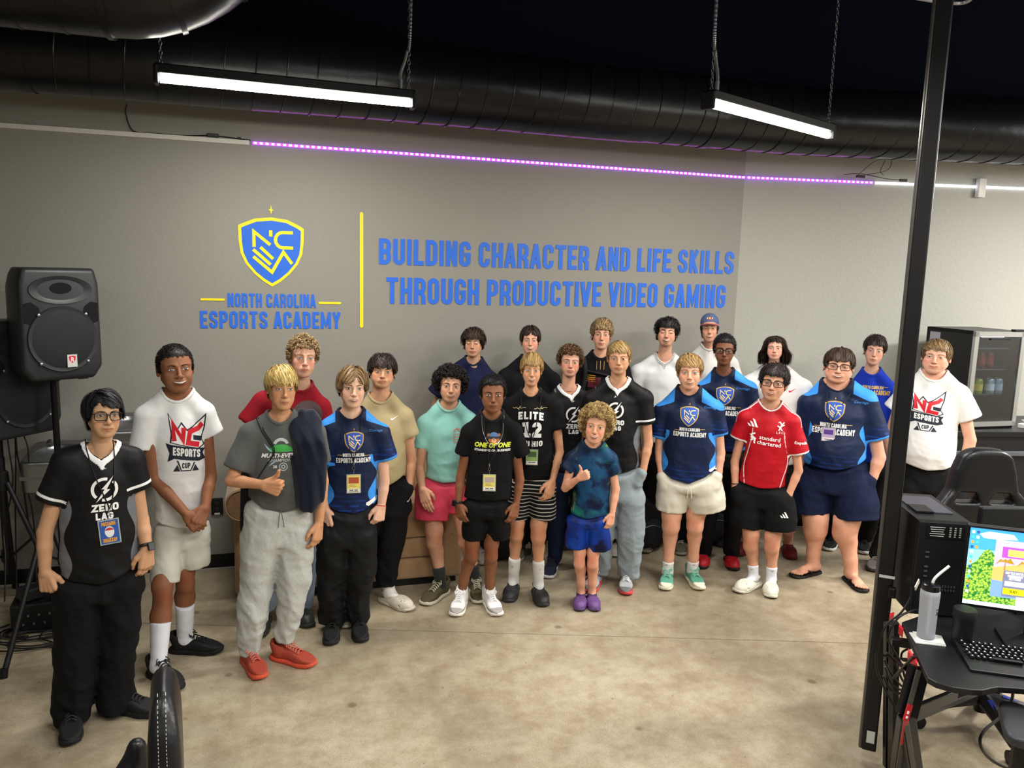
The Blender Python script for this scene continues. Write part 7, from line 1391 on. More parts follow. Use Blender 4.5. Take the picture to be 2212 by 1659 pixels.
for r_, c_, nm_ in ((.013, 'c23a48', 'patch_ring'), (.008, 'e8b93c', 'patch_disc')):
    Q = [(r_*1.2*x, -.079-.001*(r_ < .01), .088+r_*y) for x, y in circ(1, 16)]; b = B(); b.add(capV(Q), [tuple(range(16))]); b.build(nm_, mat('cap_'+c_, c_), e)
for sg in (-1, 1): Q = [(sg*.022+.004*x, -.077, .088+.008*y) for x, y in circ(1, 10)]; b = B(); b.add(capV(Q), [tuple(range(10))]); b.build('patch_mark', PW, e)
# navy garment over the blond person's shoulder, and the drawstring bag on the other side
p = P_['blond_grey']; at = p.at; c0 = at(660, 1000, .0); xl, xr = at(622, 960)[0], at(702, 960)[0]; zt, zb = at(660, 893)[2], at(662, 1094)[2]; fr = p.dd_+.030; Jb = p.J[1]
def gar(P):
    f = np.clip((P[:, 2]-zb)/(zt-zb), 0, 1); cx = (xl+xr)/2+.01*np.sin(f*3); hw_ = (xr-xl)/2*(.60+.40*np.clip(f/.40, 0, 1)**.6)*(1-.12*np.clip((f-.75)/.25, 0, 1)); ft = np.clip((f-.74)/.26, 0, 1); tc = fr-.045-(fr-.02)*ft**1.5; cx = cx-.02*ft
    q = np.sqrt(((P[:, 0]-cx)/hw_)**2+((P[:, 1]-tc)/(.062-.010*ft))**2+1e-9); d = (q-1)*.055; d = smax(d, zb-P[:, 2]+((P[:, 0]-cx)/hw_)**2*.03, .03); d = smax(d, P[:, 2]-zt-.01, .04)
    cs = (xl+xr)/2; bk = cone(P, (cs, .0, zt-.04), (cs, -p.dd_*.9, zt-.30), .055, .06); d = smin(d, bk, .04)
    x = (P[:, 0]-cx)*1.0; return d+.0075*np.abs(np.sin(x*52+3*np.sin(P[:, 2]*5)+P[:, 2]*6))-.003+.003*np.sin(x*110+P[:, 2]*9)
GV, GF = grid(gar, (xl-.05, -p.dd_-.12, zb-.05), (xr+.05, fr+.08, zt+.06), .0075)
g_ = mk('jacket', p.wor(GV), [GF], cloth_mat('navy_fleece', '0f1626', rough=.9)); g_.location = p.B; tag(g_, 'dark navy hooded top slung over the shoulder of the blond person in grey', 'jacket')
e = empty('drawstring_bag', p.B, 'black drawstring bag worn behind the blond person in the grey tee', 'bag')
q0 = at(536, 1080, -.20); b = B(); b.box(p.wor(q0+A_([.02, 0, .02])), (.13, .12, .40), p.R, taper=.2); b.build('bag_body', mat('bag_black', '0a0b0f', rough=.8, bump=.4, bscale=20), e, bev=.035, seg=3, smooth=True)
for dx in (0, 5): o_, _ = cord(p, [(553+dx, 902), (565+dx, 930), (582+dx, 957), (590+dx*.5, 978), (575, 1005), (552, 1040), (540, 1055)], .0028, mat('bag_black', '0a0b0f'), 'bag_cord', e)
e.matrix_world = Matrix.Translation(Vector(p.B))
# ================= SPEAKERS ON STANDS
SPK = mat('speaker_plastic', '26282a', rough=.42, bump=.15, bscale=300, bdist=.001); GRL = mat('speaker_grille', '15171a', rough=.6, bump=.9, bscale=420, bdist=.002); BLK = mat('dull_black', '0c0c0e', rough=.5); BLM = mat('black_metal', '141416', rough=.35, metal=.4)
def speaker(name, c, yaw, label, sticker=True, s=1.):
    e = empty(name, c, label, 'speaker', 'loudspeakers on stands'); Rz = rotz(yaw)
    w, h, dpt = .44*s, .665*s, .36*s
    out = [(-.20, .3325), (.20, .3325), (.222, .24), (.225, -.26), (.175, -.3325), (-.175, -.3325), (-.225, -.26), (-.222, .24)]
    V = []; F_ = []; n = len(out)
    def ringp(k, y, yo=0): return [(x*k*s, y*s, z*(1-(1-k)*.75)*s) for x, z in out]
    lay = [ringp(.93, -.185), ringp(1, -.165), ringp(1, -.02), ringp(.86, .12), ringp(.62, .185)]
    for L in lay: V += L
    for i in range(len(lay)-1): F_ += [(i*n+j, i*n+(j+1) % n, (i+1)*n+(j+1) % n, (i+1)*n+j) for j in range(n)]
    F_ += [tuple(range(n))[::-1], tuple((len(lay)-1)*n+j for j in range(n))]
    b = B(); b.add(A_(V)@Rz.T, [f[::-1] for f in F_]); b.build('cabinet', SPK, e, bev=.014*s, seg=3, smooth=True, ang=.35)
    RR = Rz@rotx(math.pi/2)       # local x right, y up, z towards the room
    def part(nm, prof, cx, cz, ax, m, k=36):   # lathe around the axis pointing out of the baffle; prof (r, out)
        q = B(); V_ = [(r*math.cos(2*math.pi*j/k)*ax[0], -o, r*math.sin(2*math.pi*j/k)*ax[1]) for r, o in prof for j in range(k)]; V_ = (A_(V_)+A_([cx, -.186*s, cz]))@Rz.T; m_ = len(prof)
        q.add(V_, [(i*k+j, i*k+(j+1) % k, (i+1)*k+(j+1) % k, (i+1)*k+j) for i in range(m_-1) for j in range(k)]+[tuple((m_-1)*k+j for j in range(k))]); return q.build(nm, m, e, smooth=True)
    part('horn', [(.176*s, .0), (.174*s, .006), (.150*s, .003), (.10*s, -.006), (.055*s, -.020), (.03*s, -.03)], 0, .205*s, (1, .47), SPK)
    part('horn_throat', [(.060*s, .002), (.02*s, .0025)], 0, .215*s, (1, .55), mat('throat_black', '020202', rough=.9))
    part('woofer_rim', [(.196*s, 0), (.192*s, .010), (.180*s, .008)], 0, -.085*s, (1, 1), SPK)
    part('grille', [(.182*s, .006), (.15*s, .013), (.08*s, .017), (.02*s, .018)], 0, -.085*s, (1, 1), GRL)
    for sx_ in (-1, 1):
        q = B(); P = [(sx_*x*s, z*s) for x, z in ((.205, .125), (.205, .015), (.165, .00), (.115, .055), (.125, .105), (.165, .135))]; q.add(A_([(x, -.1865*s, z) for x, z in P])@Rz.T, [tuple(range(6))]); q.build('port', mat('throat_black', '020202'), e)
    for x, z in ((-.13, .06), (.13, .06), (-.13, -.225), (.13, -.225)):
        q = B(); q.lathe([(.009, 0), (.008, .004), (.004, .006)], (0, 0, 0), 10); q.v = [(np.concatenate(q.v)@rotx(math.pi/2).T+A_([x*s, -.196*s, z*s]))@Rz.T]; q.build('screw', CON, e, smooth=True)
    if sticker:
        q = B(); q.box((.035*s, -.207*s, -.215*s), (.055*s, .003, .075*s)); q.v = [np.concatenate(q.v)@Rz.T]; st = q.build('maker_label', mat('label_white', 'c9c9c4'), e)
        v, f = poly([(-.5, .4), (0, .5), (.5, .4), (.42, -.1), (0, -.5), (-.42, -.1)]); V3 = A_([(.035*s+x*.036, -.2090*s, -.207*s+y*.042) for x, y in v])@Rz.T; q = B(); q.add(V3, f); q.build('shield_mark', PR, st)
        V2, F2, _ = lettering('R', wf=.6, t=.2); q = B(); q.add(A_([(.035*s+(x-.3)*.022, -.2096*s, -.207*s+(y-.5)*.024) for x, y in V2])@Rz.T, F2); q.build('letter_mark', PW, st)
    q = B(); q.tube([(0, .02, -.335*s), (0, .02, -.36*s)], .03, k=14); q.build('pole_cup', BLK, e, smooth=True)
    for x in (-.13, .13): q = B(); q.box((x*s, -.08, -.335*s), (.05, .06, .014)); q.v = [np.concatenate(q.v)@Rz.T]; q.build('foot', BLK, e)
    return e
def spk_stand(name, base, top, hub, feet, label):
    e = empty(name, base, label, 'speaker stand', 'tripod speaker stands'); b0 = A_(base); L = lambda P: A_(P)-b0
    q = B(); q.tube([L((base[0], base[1], .22)), L((base[0], base[1], hub+.15))], .021, k=14); q.build('lower_tube', BLK, e, smooth=True)
    q = B(); q.tube([L((base[0], base[1], hub)), L((base[0], base[1], top))], .0175, k=14); q.build('upper_tube', BLM, e, smooth=True)
    q = B(); q.lathe([(.034, hub-.05), (.038, hub), (.034, hub+.06), (.024, hub+.07)], (0, 0, 0), 14); q.build('collar', BLK, e, smooth=True); q = B(); q.lathe([(.03, .30), (.034, .33), (.03, .37)], (0, 0, 0), 14); q.build('collar', BLK, e, smooth=True)
    for (x, y) in feet:
        d = nrm([x-base[0], y-base[1], 0]); q = B(); q.tube([L(A_([base[0], base[1], hub])+d*.04), L((x, y, .02))], .0145, k=10); lg = q.build('leg', BLK, e, smooth=True)
        q = B(); q.tube([L((x, y, .045)), L((x+d[0]*.012, y+d[1]*.012, .0))], .019, k=10); q.build('rubber_foot', lc, lg, smooth=True)
        m_ = A_([base[0], base[1], hub])+(A_([x, y, .02])-A_([base[0], base[1], hub]))*.42; q = B(); q.tube([L(A_([base[0], base[1], .33])+d*.03), L(m_)], .008, k=8); q.build('brace', BLM, e, smooth=True)
    return e
sp1 = PY(108, 697, 5.0); sp1[1] = 5.0; speaker('loudspeaker', sp1, .58, 'black loudspeaker with a white shield label, high on its stand at far left', s=.93)
bx_ = G(112, 1330); spk_stand('speaker_stand', (sp1[0]+.0, 5.0, 0), sp1[2]-.31, .82, [tuple(G(10, 1462)[:2]), tuple(G(150, 1420)[:2]), (sp1[0]-.22, 5.33)], 'black tripod stand under the front loudspeaker, left of the group')
sp2 = PY(6, 813, 5.12); speaker('loudspeaker', (sp2[0], 5.12, sp2[2]), .9, 'second black loudspeaker, lower and half out of frame at the left edge', sticker=False)
spk_stand('speaker_stand', (sp2[0]-.04, 5.12, 0), sp2[2]-.33, .78, [(sp2[0]-.35, 4.62), (sp2[0]+.34, 4.86), (sp2[0]-.1, 5.44)], 'black tripod stand under the second loudspeaker at the left edge')
for i, (P, r_) in enumerate((([(14, 928, 5.1), (20, 975, 5.1), (28, 1035, 5.1), (20, 1090, 5.1), (8, 1140, 5.1), (12, 1210, 5.0), (10, 1300, 4.9)], .004), ([(32, 922, 5.1), (34, 1000, 5.15), (33, 1100, 5.15), (35, 1200, 5.1), (36, 1290, 5.0), (34, 1335, 4.9)], .004), ([(32, 922, 5.12), (38, 985, 5.12), (48, 1030, 5.12), (55, 1085, 5.12), (64, 1140, 5.12), (75, 1170, 5.1), (80, 1250, 5.0), (88, 1330, 4.8)], .005), ([(46, 905, 5.1), (43, 922, 5.1), (59, 962, 5.1), (62, 1010, 5.1), (60, 1055, 5.1), (70, 1105, 5.1), (76, 1160, 5.1), (84, 1230, 5.), (70, 1290, 4.9), (60, 1330, 4.8)], .004))):
    cable('speaker_cable', [PY(x, y, Y) for x, y, Y in P], r_, 'thin black speaker cables hanging down to the floor at far left', grp='speaker cables at the left')
# power mixer and cable tangle on the floor
pm_ = G(118, 1365); e = empty('rack_amplifier', (pm_[0], pm_[1], 0), 'black rack amplifier lying on the floor among cables behind the front-left person', 'amplifier'); R = rotz(.1)
b = B(); b.box((.0, .18, .09), (.46, .32, .16), R); b.build('casing', BLK, e, bev=.008)
for i in range(14):
    b = B(); b.box(R@A_([-.15+.026*i, .012, .06+.05*(i % 2)]), (.010, .012, .010), R); b.build('jack_socket', CON, e)
b = B(); b.box(R@A_([-.12, .1, .21]), (.12, .09, .07), rotz(.6)); b.build('power_brick', mat('brick_black', '1b1b1d', rough=.5), e, bev=.01); b = B(); b.box(R@A_([.04, .06, .20]), (.10, .08, .05), rotz(-.3)); b.build('power_brick', mat('brick_black', '1b1b1d'), e, bev=.01)
for i in range(9):
    a0 = rnd.random()*6; P = []; cx_, cy_ = pm_[0]+rnd.uniform(-.15, .22), pm_[1]+rnd.uniform(-.12, .05); r_ = rnd.uniform(.1, .24)
    for k in range(8): a = a0+k*.75; P.append((cx_+r_*math.cos(a)*(1+.2*rnd.random()), cy_+r_*.55*math.sin(a), .008+.012*rnd.random()))
    cable('floor_cable', P, .0042, 'loops of black cable on the floor around the rack amplifier', grp='floor cable loops')
cable('floor_cable', [G(180, 1425, .006), G(205, 1405, .006), G(212, 1382, .006), G(200, 1360, .006)], .004, 'loops of black cable on the floor around the rack amplifier', grp='floor cable loops')
# ================= DRINKING FOUNTAIN (two basins)
FS = mat('fountain_steel', '8e9092', rough=.28, metal=.9); FG = mat('fountain_grey', '6d6c68', rough=.4, metal=.3)
def basin(name, x0, x1, y0, zt, h, label):
    e = empty(name, ((x0+x1)/2, WY-.01, zt), label, 'drinking fountain', 'drinking fountains on the wall'); w = x1-x0; d = WY-.02-y0
    def sd(P):
        q = np.stack([np.abs(P[:, 0])-w/2+.05, np.abs(P[:, 1]+d/2)-d/2+.05], 1); r_ = np.sqrt((np.maximum(q, 0)**2).sum(1))-.05+np.minimum(q.max(1), 0); b_ = smax(r_, np.maximum(P[:, 2]-.0-(P[:, 1]+d)*.12, -h-P[:, 2]), .012)
        return smax(b_, -ell(P, (0, -d*.55, .05), (w*.40, d*.36, .085)), .006)
    V, Fq = grid(sd, (-w/2-.02, -d-.02, -h-.02), (w/2+.02, .02, .08), .009); mk('basin', V, [Fq], FS, e)
    b = B(); b.box((0, -d/2, -h*.5), (w*.98, d*1.005, .02)); b.build('trim_band', FG, e); b = B(); b.tube([(0, -d+.004, -h*.62), (0, -d-.012, -h*.62)], .045, k=18); b.build('push_bar', FG, e, smooth=True)
    b = B(); b.tube(spline([(-w*.28, -.07, .0), (-w*.28, -.07, .05), (-w*.22, -.10, .07), (-w*.18, -.12, .05)], 4), .009, k=8); b.build('spout', CON, e, smooth=True)
    b = B(); b.box((0, -.08, -h-.12), (w*.7, .14, .26)); b.build('under_shade', FG, e, bev=.01)  # grey box stands in for the shadow on the wall under the basin
    return e
basin('drinking_fountain', -1.40, -1.02, 5.08, .895, .19, 'lower stainless drinking fountain behind the front-left person')
basin('drinking_fountain', -1.0, -.66, 5.08, 1.065, .17, 'higher stainless drinking fountain showing between the two people at left')
# ================= SOFA
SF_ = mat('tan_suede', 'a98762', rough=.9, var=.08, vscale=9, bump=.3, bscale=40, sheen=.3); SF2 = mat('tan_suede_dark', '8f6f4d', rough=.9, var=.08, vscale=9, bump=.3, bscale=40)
so = empty('sofa', (.5, 5.1, 0), 'tan suede sofa against the wall behind the left half of the group', 'sofa'); X0_, X1_ = -.215, 1.215; xo = .5
def sbox(nm, c, sz, m=SF_, bev=.03, R=None): b = B(); b.box(A_(c)-A_([xo, 5.1, 0]), sz, R); return b.build(nm, m, so, bev=bev, seg=3, smooth=True)
zb_ = [(.055, .20), (.20, .335), (.335, .47)]
for z0_, z1_ in zb_: sbox('front_channel', ((X0_+X1_)/2, 5.12, (z0_+z1_)/2), (X1_-X0_-.26, .50, z1_-z0_-.004), SF_, .022)
for i in (0, 1): sbox('seat_cushion', ((X0_+X1_)/2+(i-.5)*.58, 5.13, .50), (.57, .50, .10), SF_, .04)
for i in (0, 1): sbox('back_cushion', ((X0_+X1_)/2+(i-.5)*.58, 5.34, .72), (.57, .2, .42), SF_, .07)
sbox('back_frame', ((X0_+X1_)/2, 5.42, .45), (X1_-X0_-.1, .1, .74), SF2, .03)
for sx_, x in ((-1, X0_+.07), (1, X1_-.07)):
    a_ = sbox('arm', (x, 5.14, .34), (.14, .56, .58), SF_, .03)
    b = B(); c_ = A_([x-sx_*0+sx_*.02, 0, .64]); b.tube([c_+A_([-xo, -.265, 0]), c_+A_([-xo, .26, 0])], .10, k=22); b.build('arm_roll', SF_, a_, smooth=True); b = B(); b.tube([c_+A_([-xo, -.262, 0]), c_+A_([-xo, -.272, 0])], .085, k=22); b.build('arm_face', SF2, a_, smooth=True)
    b = B(); b.tube([c_+A_([-xo+.093*math.cos(t), -.27, .093*math.sin(t)]) for t in np.linspace(0, 2*math.pi, 25)[:-1]], .005, k=5, closed=True); b.build('piping', SF_, a_, smooth=True)
sbox('plinth', ((X0_+X1_)/2, 5.14, .03), (X1_-X0_-.06, .46, .055), BLK, .005)
# black bags and gear on the floor behind the middle of the group
for i, (x, y, s_, lb) in enumerate(((1.62, 5.28, (.34, .2, .42), 'black backpack on the floor behind the person in the ELITE tee'), (2.32, 5.25, (.4, .22, .46), 'black backpack on the floor behind the curly-haired child'), (2.72, 5.22, (.36, .22, .5), 'black backpack leaning on the wall behind the grey-blue sweatpants'), (3.28, 5.24, (.42, .24, .5), 'black backpack on the floor behind the red clogs'), (4.42, 5.1, (.4, .24, .6), 'black backpack by the wall behind the person in the blue tee'))):
    e = empty('floor_backpack', (x, y, 0), lb, 'backpack', 'backpacks along the wall')
    V, Fq = grid(lambda P: smax(ell(P, (0, 0, s_[2]*.45), (s_[0]*.56, s_[1]*.62, s_[2]*.62)), np.maximum(.002-P[:, 2], np.abs(P[:, 0])-s_[0]*.5), .03)+.006*np.sin(P[:, 0]*30+P[:, 2]*25), (-s_[0]*.6, -s_[1]*.7, -.01), (s_[0]*.6, s_[1]*.7, s_[2]*1.1), .02); mk('bag_shell', V, [Fq], mat('bag_black', '0a0b0f'), e)
    V, Fq = grid(lambda P: ell(P, (0, -s_[1]*.5, s_[2]*.3), (s_[0]*.36, s_[1]*.22, s_[2]*.26)), (-s_[0]*.5, -s_[1], 0), (s_[0]*.5, 0, s_[2]*.7), .02); mk('front_pocket', V, [Fq], mat('bag_grey', '16171b', rough=.7), e)
    b = B(); b.tube(spline([(-.04, .0, s_[2]*1.0), (-.03, 0, s_[2]*1.12), (.03, 0, s_[2]*1.12), (.04, 0, s_[2]*1.0)], 4), .008, k=6); b.build('carry_loop', mat('bag_black', '0a0b0f'), e, smooth=True)
    b = B(); b.tube(spline([(-s_[0]*.2, -s_[1]*.72, s_[2]*.42), (0, -s_[1]*.76, s_[2]*.46), (s_[0]*.2, -s_[1]*.72, s_[2]*.42)], 4), .003, k=5); b.build('zip', CON, e, smooth=True)
# ================= FRIDGE ON ITS TABLE, RIGHT
ft_ = PY(2092, 715, 4.5); fb = PY(2090, 925, 4.5); xf = (ft_[0]+fb[0])/2; zt_, z0_ = ft_[2], 1.0; fw_, fh, fd = .47, zt_-z0_, .44; e = empty('beverage_fridge', (xf, 4.5, z0_), 'black glass-door beverage fridge with steel frame on the table at right', 'fridge'); ST = mat('brushed_steel', 'c2c3c2', rough=.3, metal=.85)
R = rotz(-.03)
def fbx(nm, c, sz, m, bev=0, par=None): b = B(); b.box(R@A_(c), sz, R); return b.build(nm, m, par or e, bev=bev)
FB = mat('fridge_black', '121315', rough=.38)
t_ = .028
for nm, c, sz in (('side_panel', (t_/2, fd/2, fh/2), (t_, fd, fh)), ('side_panel', (fw_-t_/2, fd/2, fh/2), (t_, fd, fh)), ('top_panel', (fw_/2, fd/2, fh-t_/2), (fw_, fd, t_)), ('bottom_panel', (fw_/2, fd/2, .04), (fw_, fd, .08)), ('back_panel', (fw_/2, fd-.015, fh/2), (fw_, .03, fh))): fbx(nm, c, sz, FB, .003)
dr = fbx('door_frame', (.018, -.012, fh/2+.012), (.036, .024, fh-.03), ST)
for c, sz in (((fw_-.018, -.012, fh/2+.012), (.036, .024, fh-.03)), ((fw_/2, -.012, fh-.022), (fw_, .024, .036)), ((fw_/2, -.012, .036), (fw_, .024, .036))): fbx('frame_rail', c, sz, ST, 0, dr)
GL = bpy.data.materials.new('fridge_glass'); GL.use_nodes = True; n_ = GL.node_tree.nodes; l_ = GL.node_tree.links; a_ = n_.new('ShaderNodeBsdfTransparent'); a_.inputs[0].default_value = (.72, .75, .78, 1); g_2 = n_.new('ShaderNodeBsdfGlossy'); g_2.inputs['Roughness'].default_value = .04; x_ = n_.new('ShaderNodeMixShader'); fr_ = n_.new('ShaderNodeFresnel'); fr_.inputs[0].default_value = 1.6; x_.inputs[0].default_value = .10; l_.new(a_.outputs[0], x_.inputs[1]); l_.new(g_2.outputs[0], x_.inputs[2]); l_.new(x_.outputs[0], n_['Material Output'].inputs[0])
fbx('glass_pane', (fw_/2, -.014, fh/2+.01), (fw_-.07, .004, fh-.09), GL, 0, dr)
shz = [.25, .44, .60]
for z in shz: fbx('wire_shelf', (fw_/2, fd*.45, z), (fw_-.06, fd*.7, .006), CON)
fbx('interior_lamp', (fw_/2, .05, fh-.045), (.2, .02, .008), mat('fridge_lamp', 'cfe0ff', emit=5)); fbx('control_panel', (fw_/2, -.022, fh-.06), (.18, .004, .012), mat('panel_dark', '1a1c22', rough=.3), 0, dr)
fbx('door_hinge', (fw_-.05, .0, fh+.006), (.10, .04, .014), BLK)
fbx('paper_sticker', (-.001, fd*.80, fh-.09), (.003, .10, .11), mat('sticker_lilac', 'a7a7b0', rough=.6)); V2, F2, w2 = lettering('JOMEGAB', wf=.6, t=.12); 
def can(x, z, col, top, lb, y=.06):
    c_ = empty('drink_can', R@A_([x, y, z])+A_(e.location), lb, 'can', 'cans in the fridge'); b = B(); b.lathe([(.024, 0), (.0325, .008), (.033, .105), (.027, .118)], (0, 0, 0), 18); b.build('can_body', mat('can_'+col, col, rough=.3, metal=.5), c_, smooth=True); b = B(); b.lathe([(.027, .116), (.0265, .121), (.024, .118)], (0, 0, 0), 18); b.build('can_lid', CON, c_, smooth=True); b = B(); b.lathe([(.0334, .03), (.0336, .035), (.0336, .075), (.0334, .08)], (0, 0, 0), 18); b.build('can_label', mat('can_'+top, top, rough=.4), c_, smooth=True)
for x, c1, c2, lb in ((.075, '7d8a2c', 'b9ad3c', 'leftmost green and yellow drink can on the middle fridge shelf'), (.15, '8a9a30', 'd2c24a', 'second green and yellow drink can on the middle fridge shelf'), (.26, '8fa0ab', 'c9d3da', 'larger silver-blue drink can on the middle fridge shelf'), (.34, '7f929e', '9fb4c2', 'rightmost silver-blue drink can on the middle fridge shelf')): can(x, .253, c1, c2, lb, .05)
for x, lb in ((.07, 'red drink can at the left of the top fridge shelf'), (.22, 'red drink can in the middle of the top fridge shelf'), (.30, 'red drink can with a yellow spot at the right of the top fridge shelf')): can(x, .443, '6b1a1c', '8a2a26', lb, .12)
tb = empty('side_table', (xf, 4.42, 0), 'long black table with a grey drawer strip under the fridge', 'table')
for nm, c, sz, m in (('table_top', (.75, .32, z0_-.02), (2.0, .66, .04), FB), ('front_panel', (.75, .02, z0_-.10), (1.96, .02, .12), BLK), ('drawer_strip', (.75, .005, z0_-.17), (1.96, .02, .035), mat('strip_grey', '6a6f78', rough=.35, metal=.6)), ('lower_panel', (.75, .03, z0_-.5), (1.9, .02, .62), BLK)):
    b = B(); b.box(A_(c), sz); b.build(nm, m, tb, bev=.004)
for x in (-.2, 1.7):
    for y in (.05, .58): b = B(); b.box((x, y, (z0_-.04)/2), (.05, .05, z0_-.04)); b.build('leg', BLK, tb)
tb.rotation_euler = (0, 0, -.205)
b = B(); b.box((0, 0, .02), (.16, .12, .03), rotz(.3)); b.box((.03, .01, .045), (.12, .10, .02), rotz(-.2)); o = b.build('paper_stack', mat('paper_white', 'd9d9d6', rough=.7), bev=.002); o.location = (xf+.60, 4.44, z0_-.005); tag(o, 'small stack of white papers on the table right of the fridge', 'papers', kind='stuff')
cable('white_cable', [(xf+.50, 4.40, z0_+.008), (xf+.56, 4.44, z0_+.02), (xf+.64, 4.38, z0_+.05), (xf+.7, 4.44, z0_+.02)], .006, 'white cable coiled on the table right of the fridge', m=mat('cable_white', 'd8d8d8'))
# ================= DESK AND WHAT STANDS ON IT
DZ = .75; DK = mat('desk_black', '111114', rough=.42, bump=.25, bscale=400, bdist=.0008); RED = mat('decal_red', 'c21f2a', rough=.45)
dp = [G(x, y, DZ)[:2] for x, y in ((1948, 1343), (2004, 1464), (2022, 1474), (2056, 1484), (2100, 1490), (2123, 1491), (2140, 1487), (2157, 1484), (2212, 1488), (2300, 1500))]; back = [dp[-1]+A_([.55, .45]), dp[0]+A_([.95, -.12]), dp[0]+A_([.62, .15])]
dc = dp[0]; dk = empty('gaming_desk', (*dc, 0), 'black gaming desk with red decals on its angled legs, lower right', 'desk'); P = [q-dc for q in dp]+[q-dc for q in back]
b = B(); b.prism([tuple(q) for q in P], .022, c=(0, 0, DZ-.022)); b.build('desk_top', DK, dk, bev=.004)
def bar(nm, a, c, w_, t2, m=BLM, par=None): 
    a = A_(a, float); c = A_(c, float); d = nrm(c-a); s_ = nrm(np.cross(d, nrm(A_([-.30, -.95, 0])))); n2 = np.cross(s_, d); V = [p_+s_*i*w_/2+n2*j*t2/2 for p_ in (a, c) for i, j in ((-1, -1), (1, -1), (1, 1), (-1, 1))]; b = B(); b.add(V, [(0, 3, 2, 1), (4, 5, 6, 7), (0, 1, 5, 4), (1, 2, 6, 5), (2, 3, 7, 6), (3, 0, 4, 7)]); return b.build(nm, m, par or dk, bev=.003)
dl = A_([*(-dc), 0])
def W3(P): return A_(P)+dl
Yl = 1.98; K = PY(1958, 1545, 2.06); f1 = G(1935, 1690); f2 = G(1985, 1720); top_ = G(1986, 1440, DZ-.03)
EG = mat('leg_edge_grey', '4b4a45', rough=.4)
bar('front_leg', W3(top_), W3(K), .07, .03); bar('front_leg', W3(K), W3(f1), .055, .03); bar('front_leg', W3(K), W3(f2), .055, .03)
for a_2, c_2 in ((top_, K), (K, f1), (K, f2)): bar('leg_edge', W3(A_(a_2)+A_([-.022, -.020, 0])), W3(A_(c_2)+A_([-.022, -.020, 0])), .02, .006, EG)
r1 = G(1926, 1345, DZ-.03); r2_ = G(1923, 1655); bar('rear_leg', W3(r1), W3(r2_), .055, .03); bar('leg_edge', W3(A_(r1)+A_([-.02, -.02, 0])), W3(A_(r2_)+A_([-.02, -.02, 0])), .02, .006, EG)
bar('side_rail', W3(G(1926, 1385, DZ-.06)), W3(G(1975, 1392, DZ-.06)), .03, .03); bar('foot_bar', W3(r2_+A_([0, 0, .02])), W3((f1+f2)/2+A_([0, 0, .02])), .05, .04)
for a_2, c_2 in (((1935, 1385), (1988, 1360)), ((1935, 1345), (1990, 1395))): pass
bar('cross_brace', W3(PY(1930, 1465, 2.3)), W3(PY(1975, 1418, 2.1)), .018, .008); bar('cross_brace', W3(PY(1932, 1425, 2.3)), W3(PY(1978, 1462, 2.1)), .018, .008)
bar('support_bar', W3(PY(1976, 1536, 2.25)), W3(PY(2065, 1500, 2.35)), .05, .02); bar('support_bar', W3(PY(1976, 1550, 2.3)), W3(PY(2110, 1495, 2.5)), .03, .02)
for (a_2, c_2, w3) in (((1942, 1347), (1952, 1357), .03), ((1962, 1400), (1982, 1428), .030), ((1922, 1325), (1932, 1322), .022)):
    A3 = G(*a_2, DZ-.012); C3 = G(*c_2, DZ-.012); b = B(); n3 = A_([-.02, -.02, 0]); b.hexa([W3(A3+n3), W3(C3+n3), W3(C3+n3-A_([0, 0, w3])), W3(A3+n3-A_([0, 0, w3]))], [W3(A3), W3(C3), W3(C3-A_([0, 0, w3])), W3(A3-A_([0, 0, w3]))]); b.build('red_decal', RED, dk)
kk = (A_(K)-A_(top_)); bar('red_decal', W3(A_(top_)+kk*.68+A_([-.026, -.026, 0])), W3(A_(K)+A_([-.03, -.026, 0])), .022, .005, RED); bar('red_decal', W3(A_(K)+A_([-.026, -.026, 0])), W3(A_(K)+(f1-K)*.32+A_([-.026, -.026, 0])), .02, .005, RED)
for t0, t1 in ((.80, .86), (.90, .95)): bar('white_decal', W3(A_(top_)+kk*t0+A_([-.030, -.030, 0])), W3(A_(top_)+kk*t1+A_([-.032, -.030, 0])), .008, .004, PW)
for i, P in enumerate(([(1915, 1410), (1930, 1425), (1950, 1470), (1965, 1480), (1985, 1478)], [(1910, 1425), (1925, 1455), (1948, 1482), (1970, 1488), (1990, 1482)], [(1912, 1440), (1925, 1475), (1950, 1492), (1972, 1490), (1985, 1478)], [(1908, 1460), (1922, 1488), (1942, 1498), (1960, 1492), (1970, 1480)], [(2000, 1320), (1975, 1318), (1940, 1335), (1920, 1370), (1922, 1390), (1945, 1430), (1955, 1465)], [(1970, 1270), (1968, 1290), (1945, 1325), (1915, 1350), (1895, 1400), (1893, 1440), (1905, 1475), (1935, 1530), (1955, 1552)], [(1905, 1415), (1930, 1420), (1960, 1424), (1978, 1421)], [(1973, 1397), (1950, 1408), (1948, 1424), (1960, 1426), (1980, 1408)])):
    cable('desk_cable', [PY(x, y, 2.28+.02*i) for x, y in P], .0045, 'bundle of black cables between the post and the desk leg', grp='cables at the desk leg')
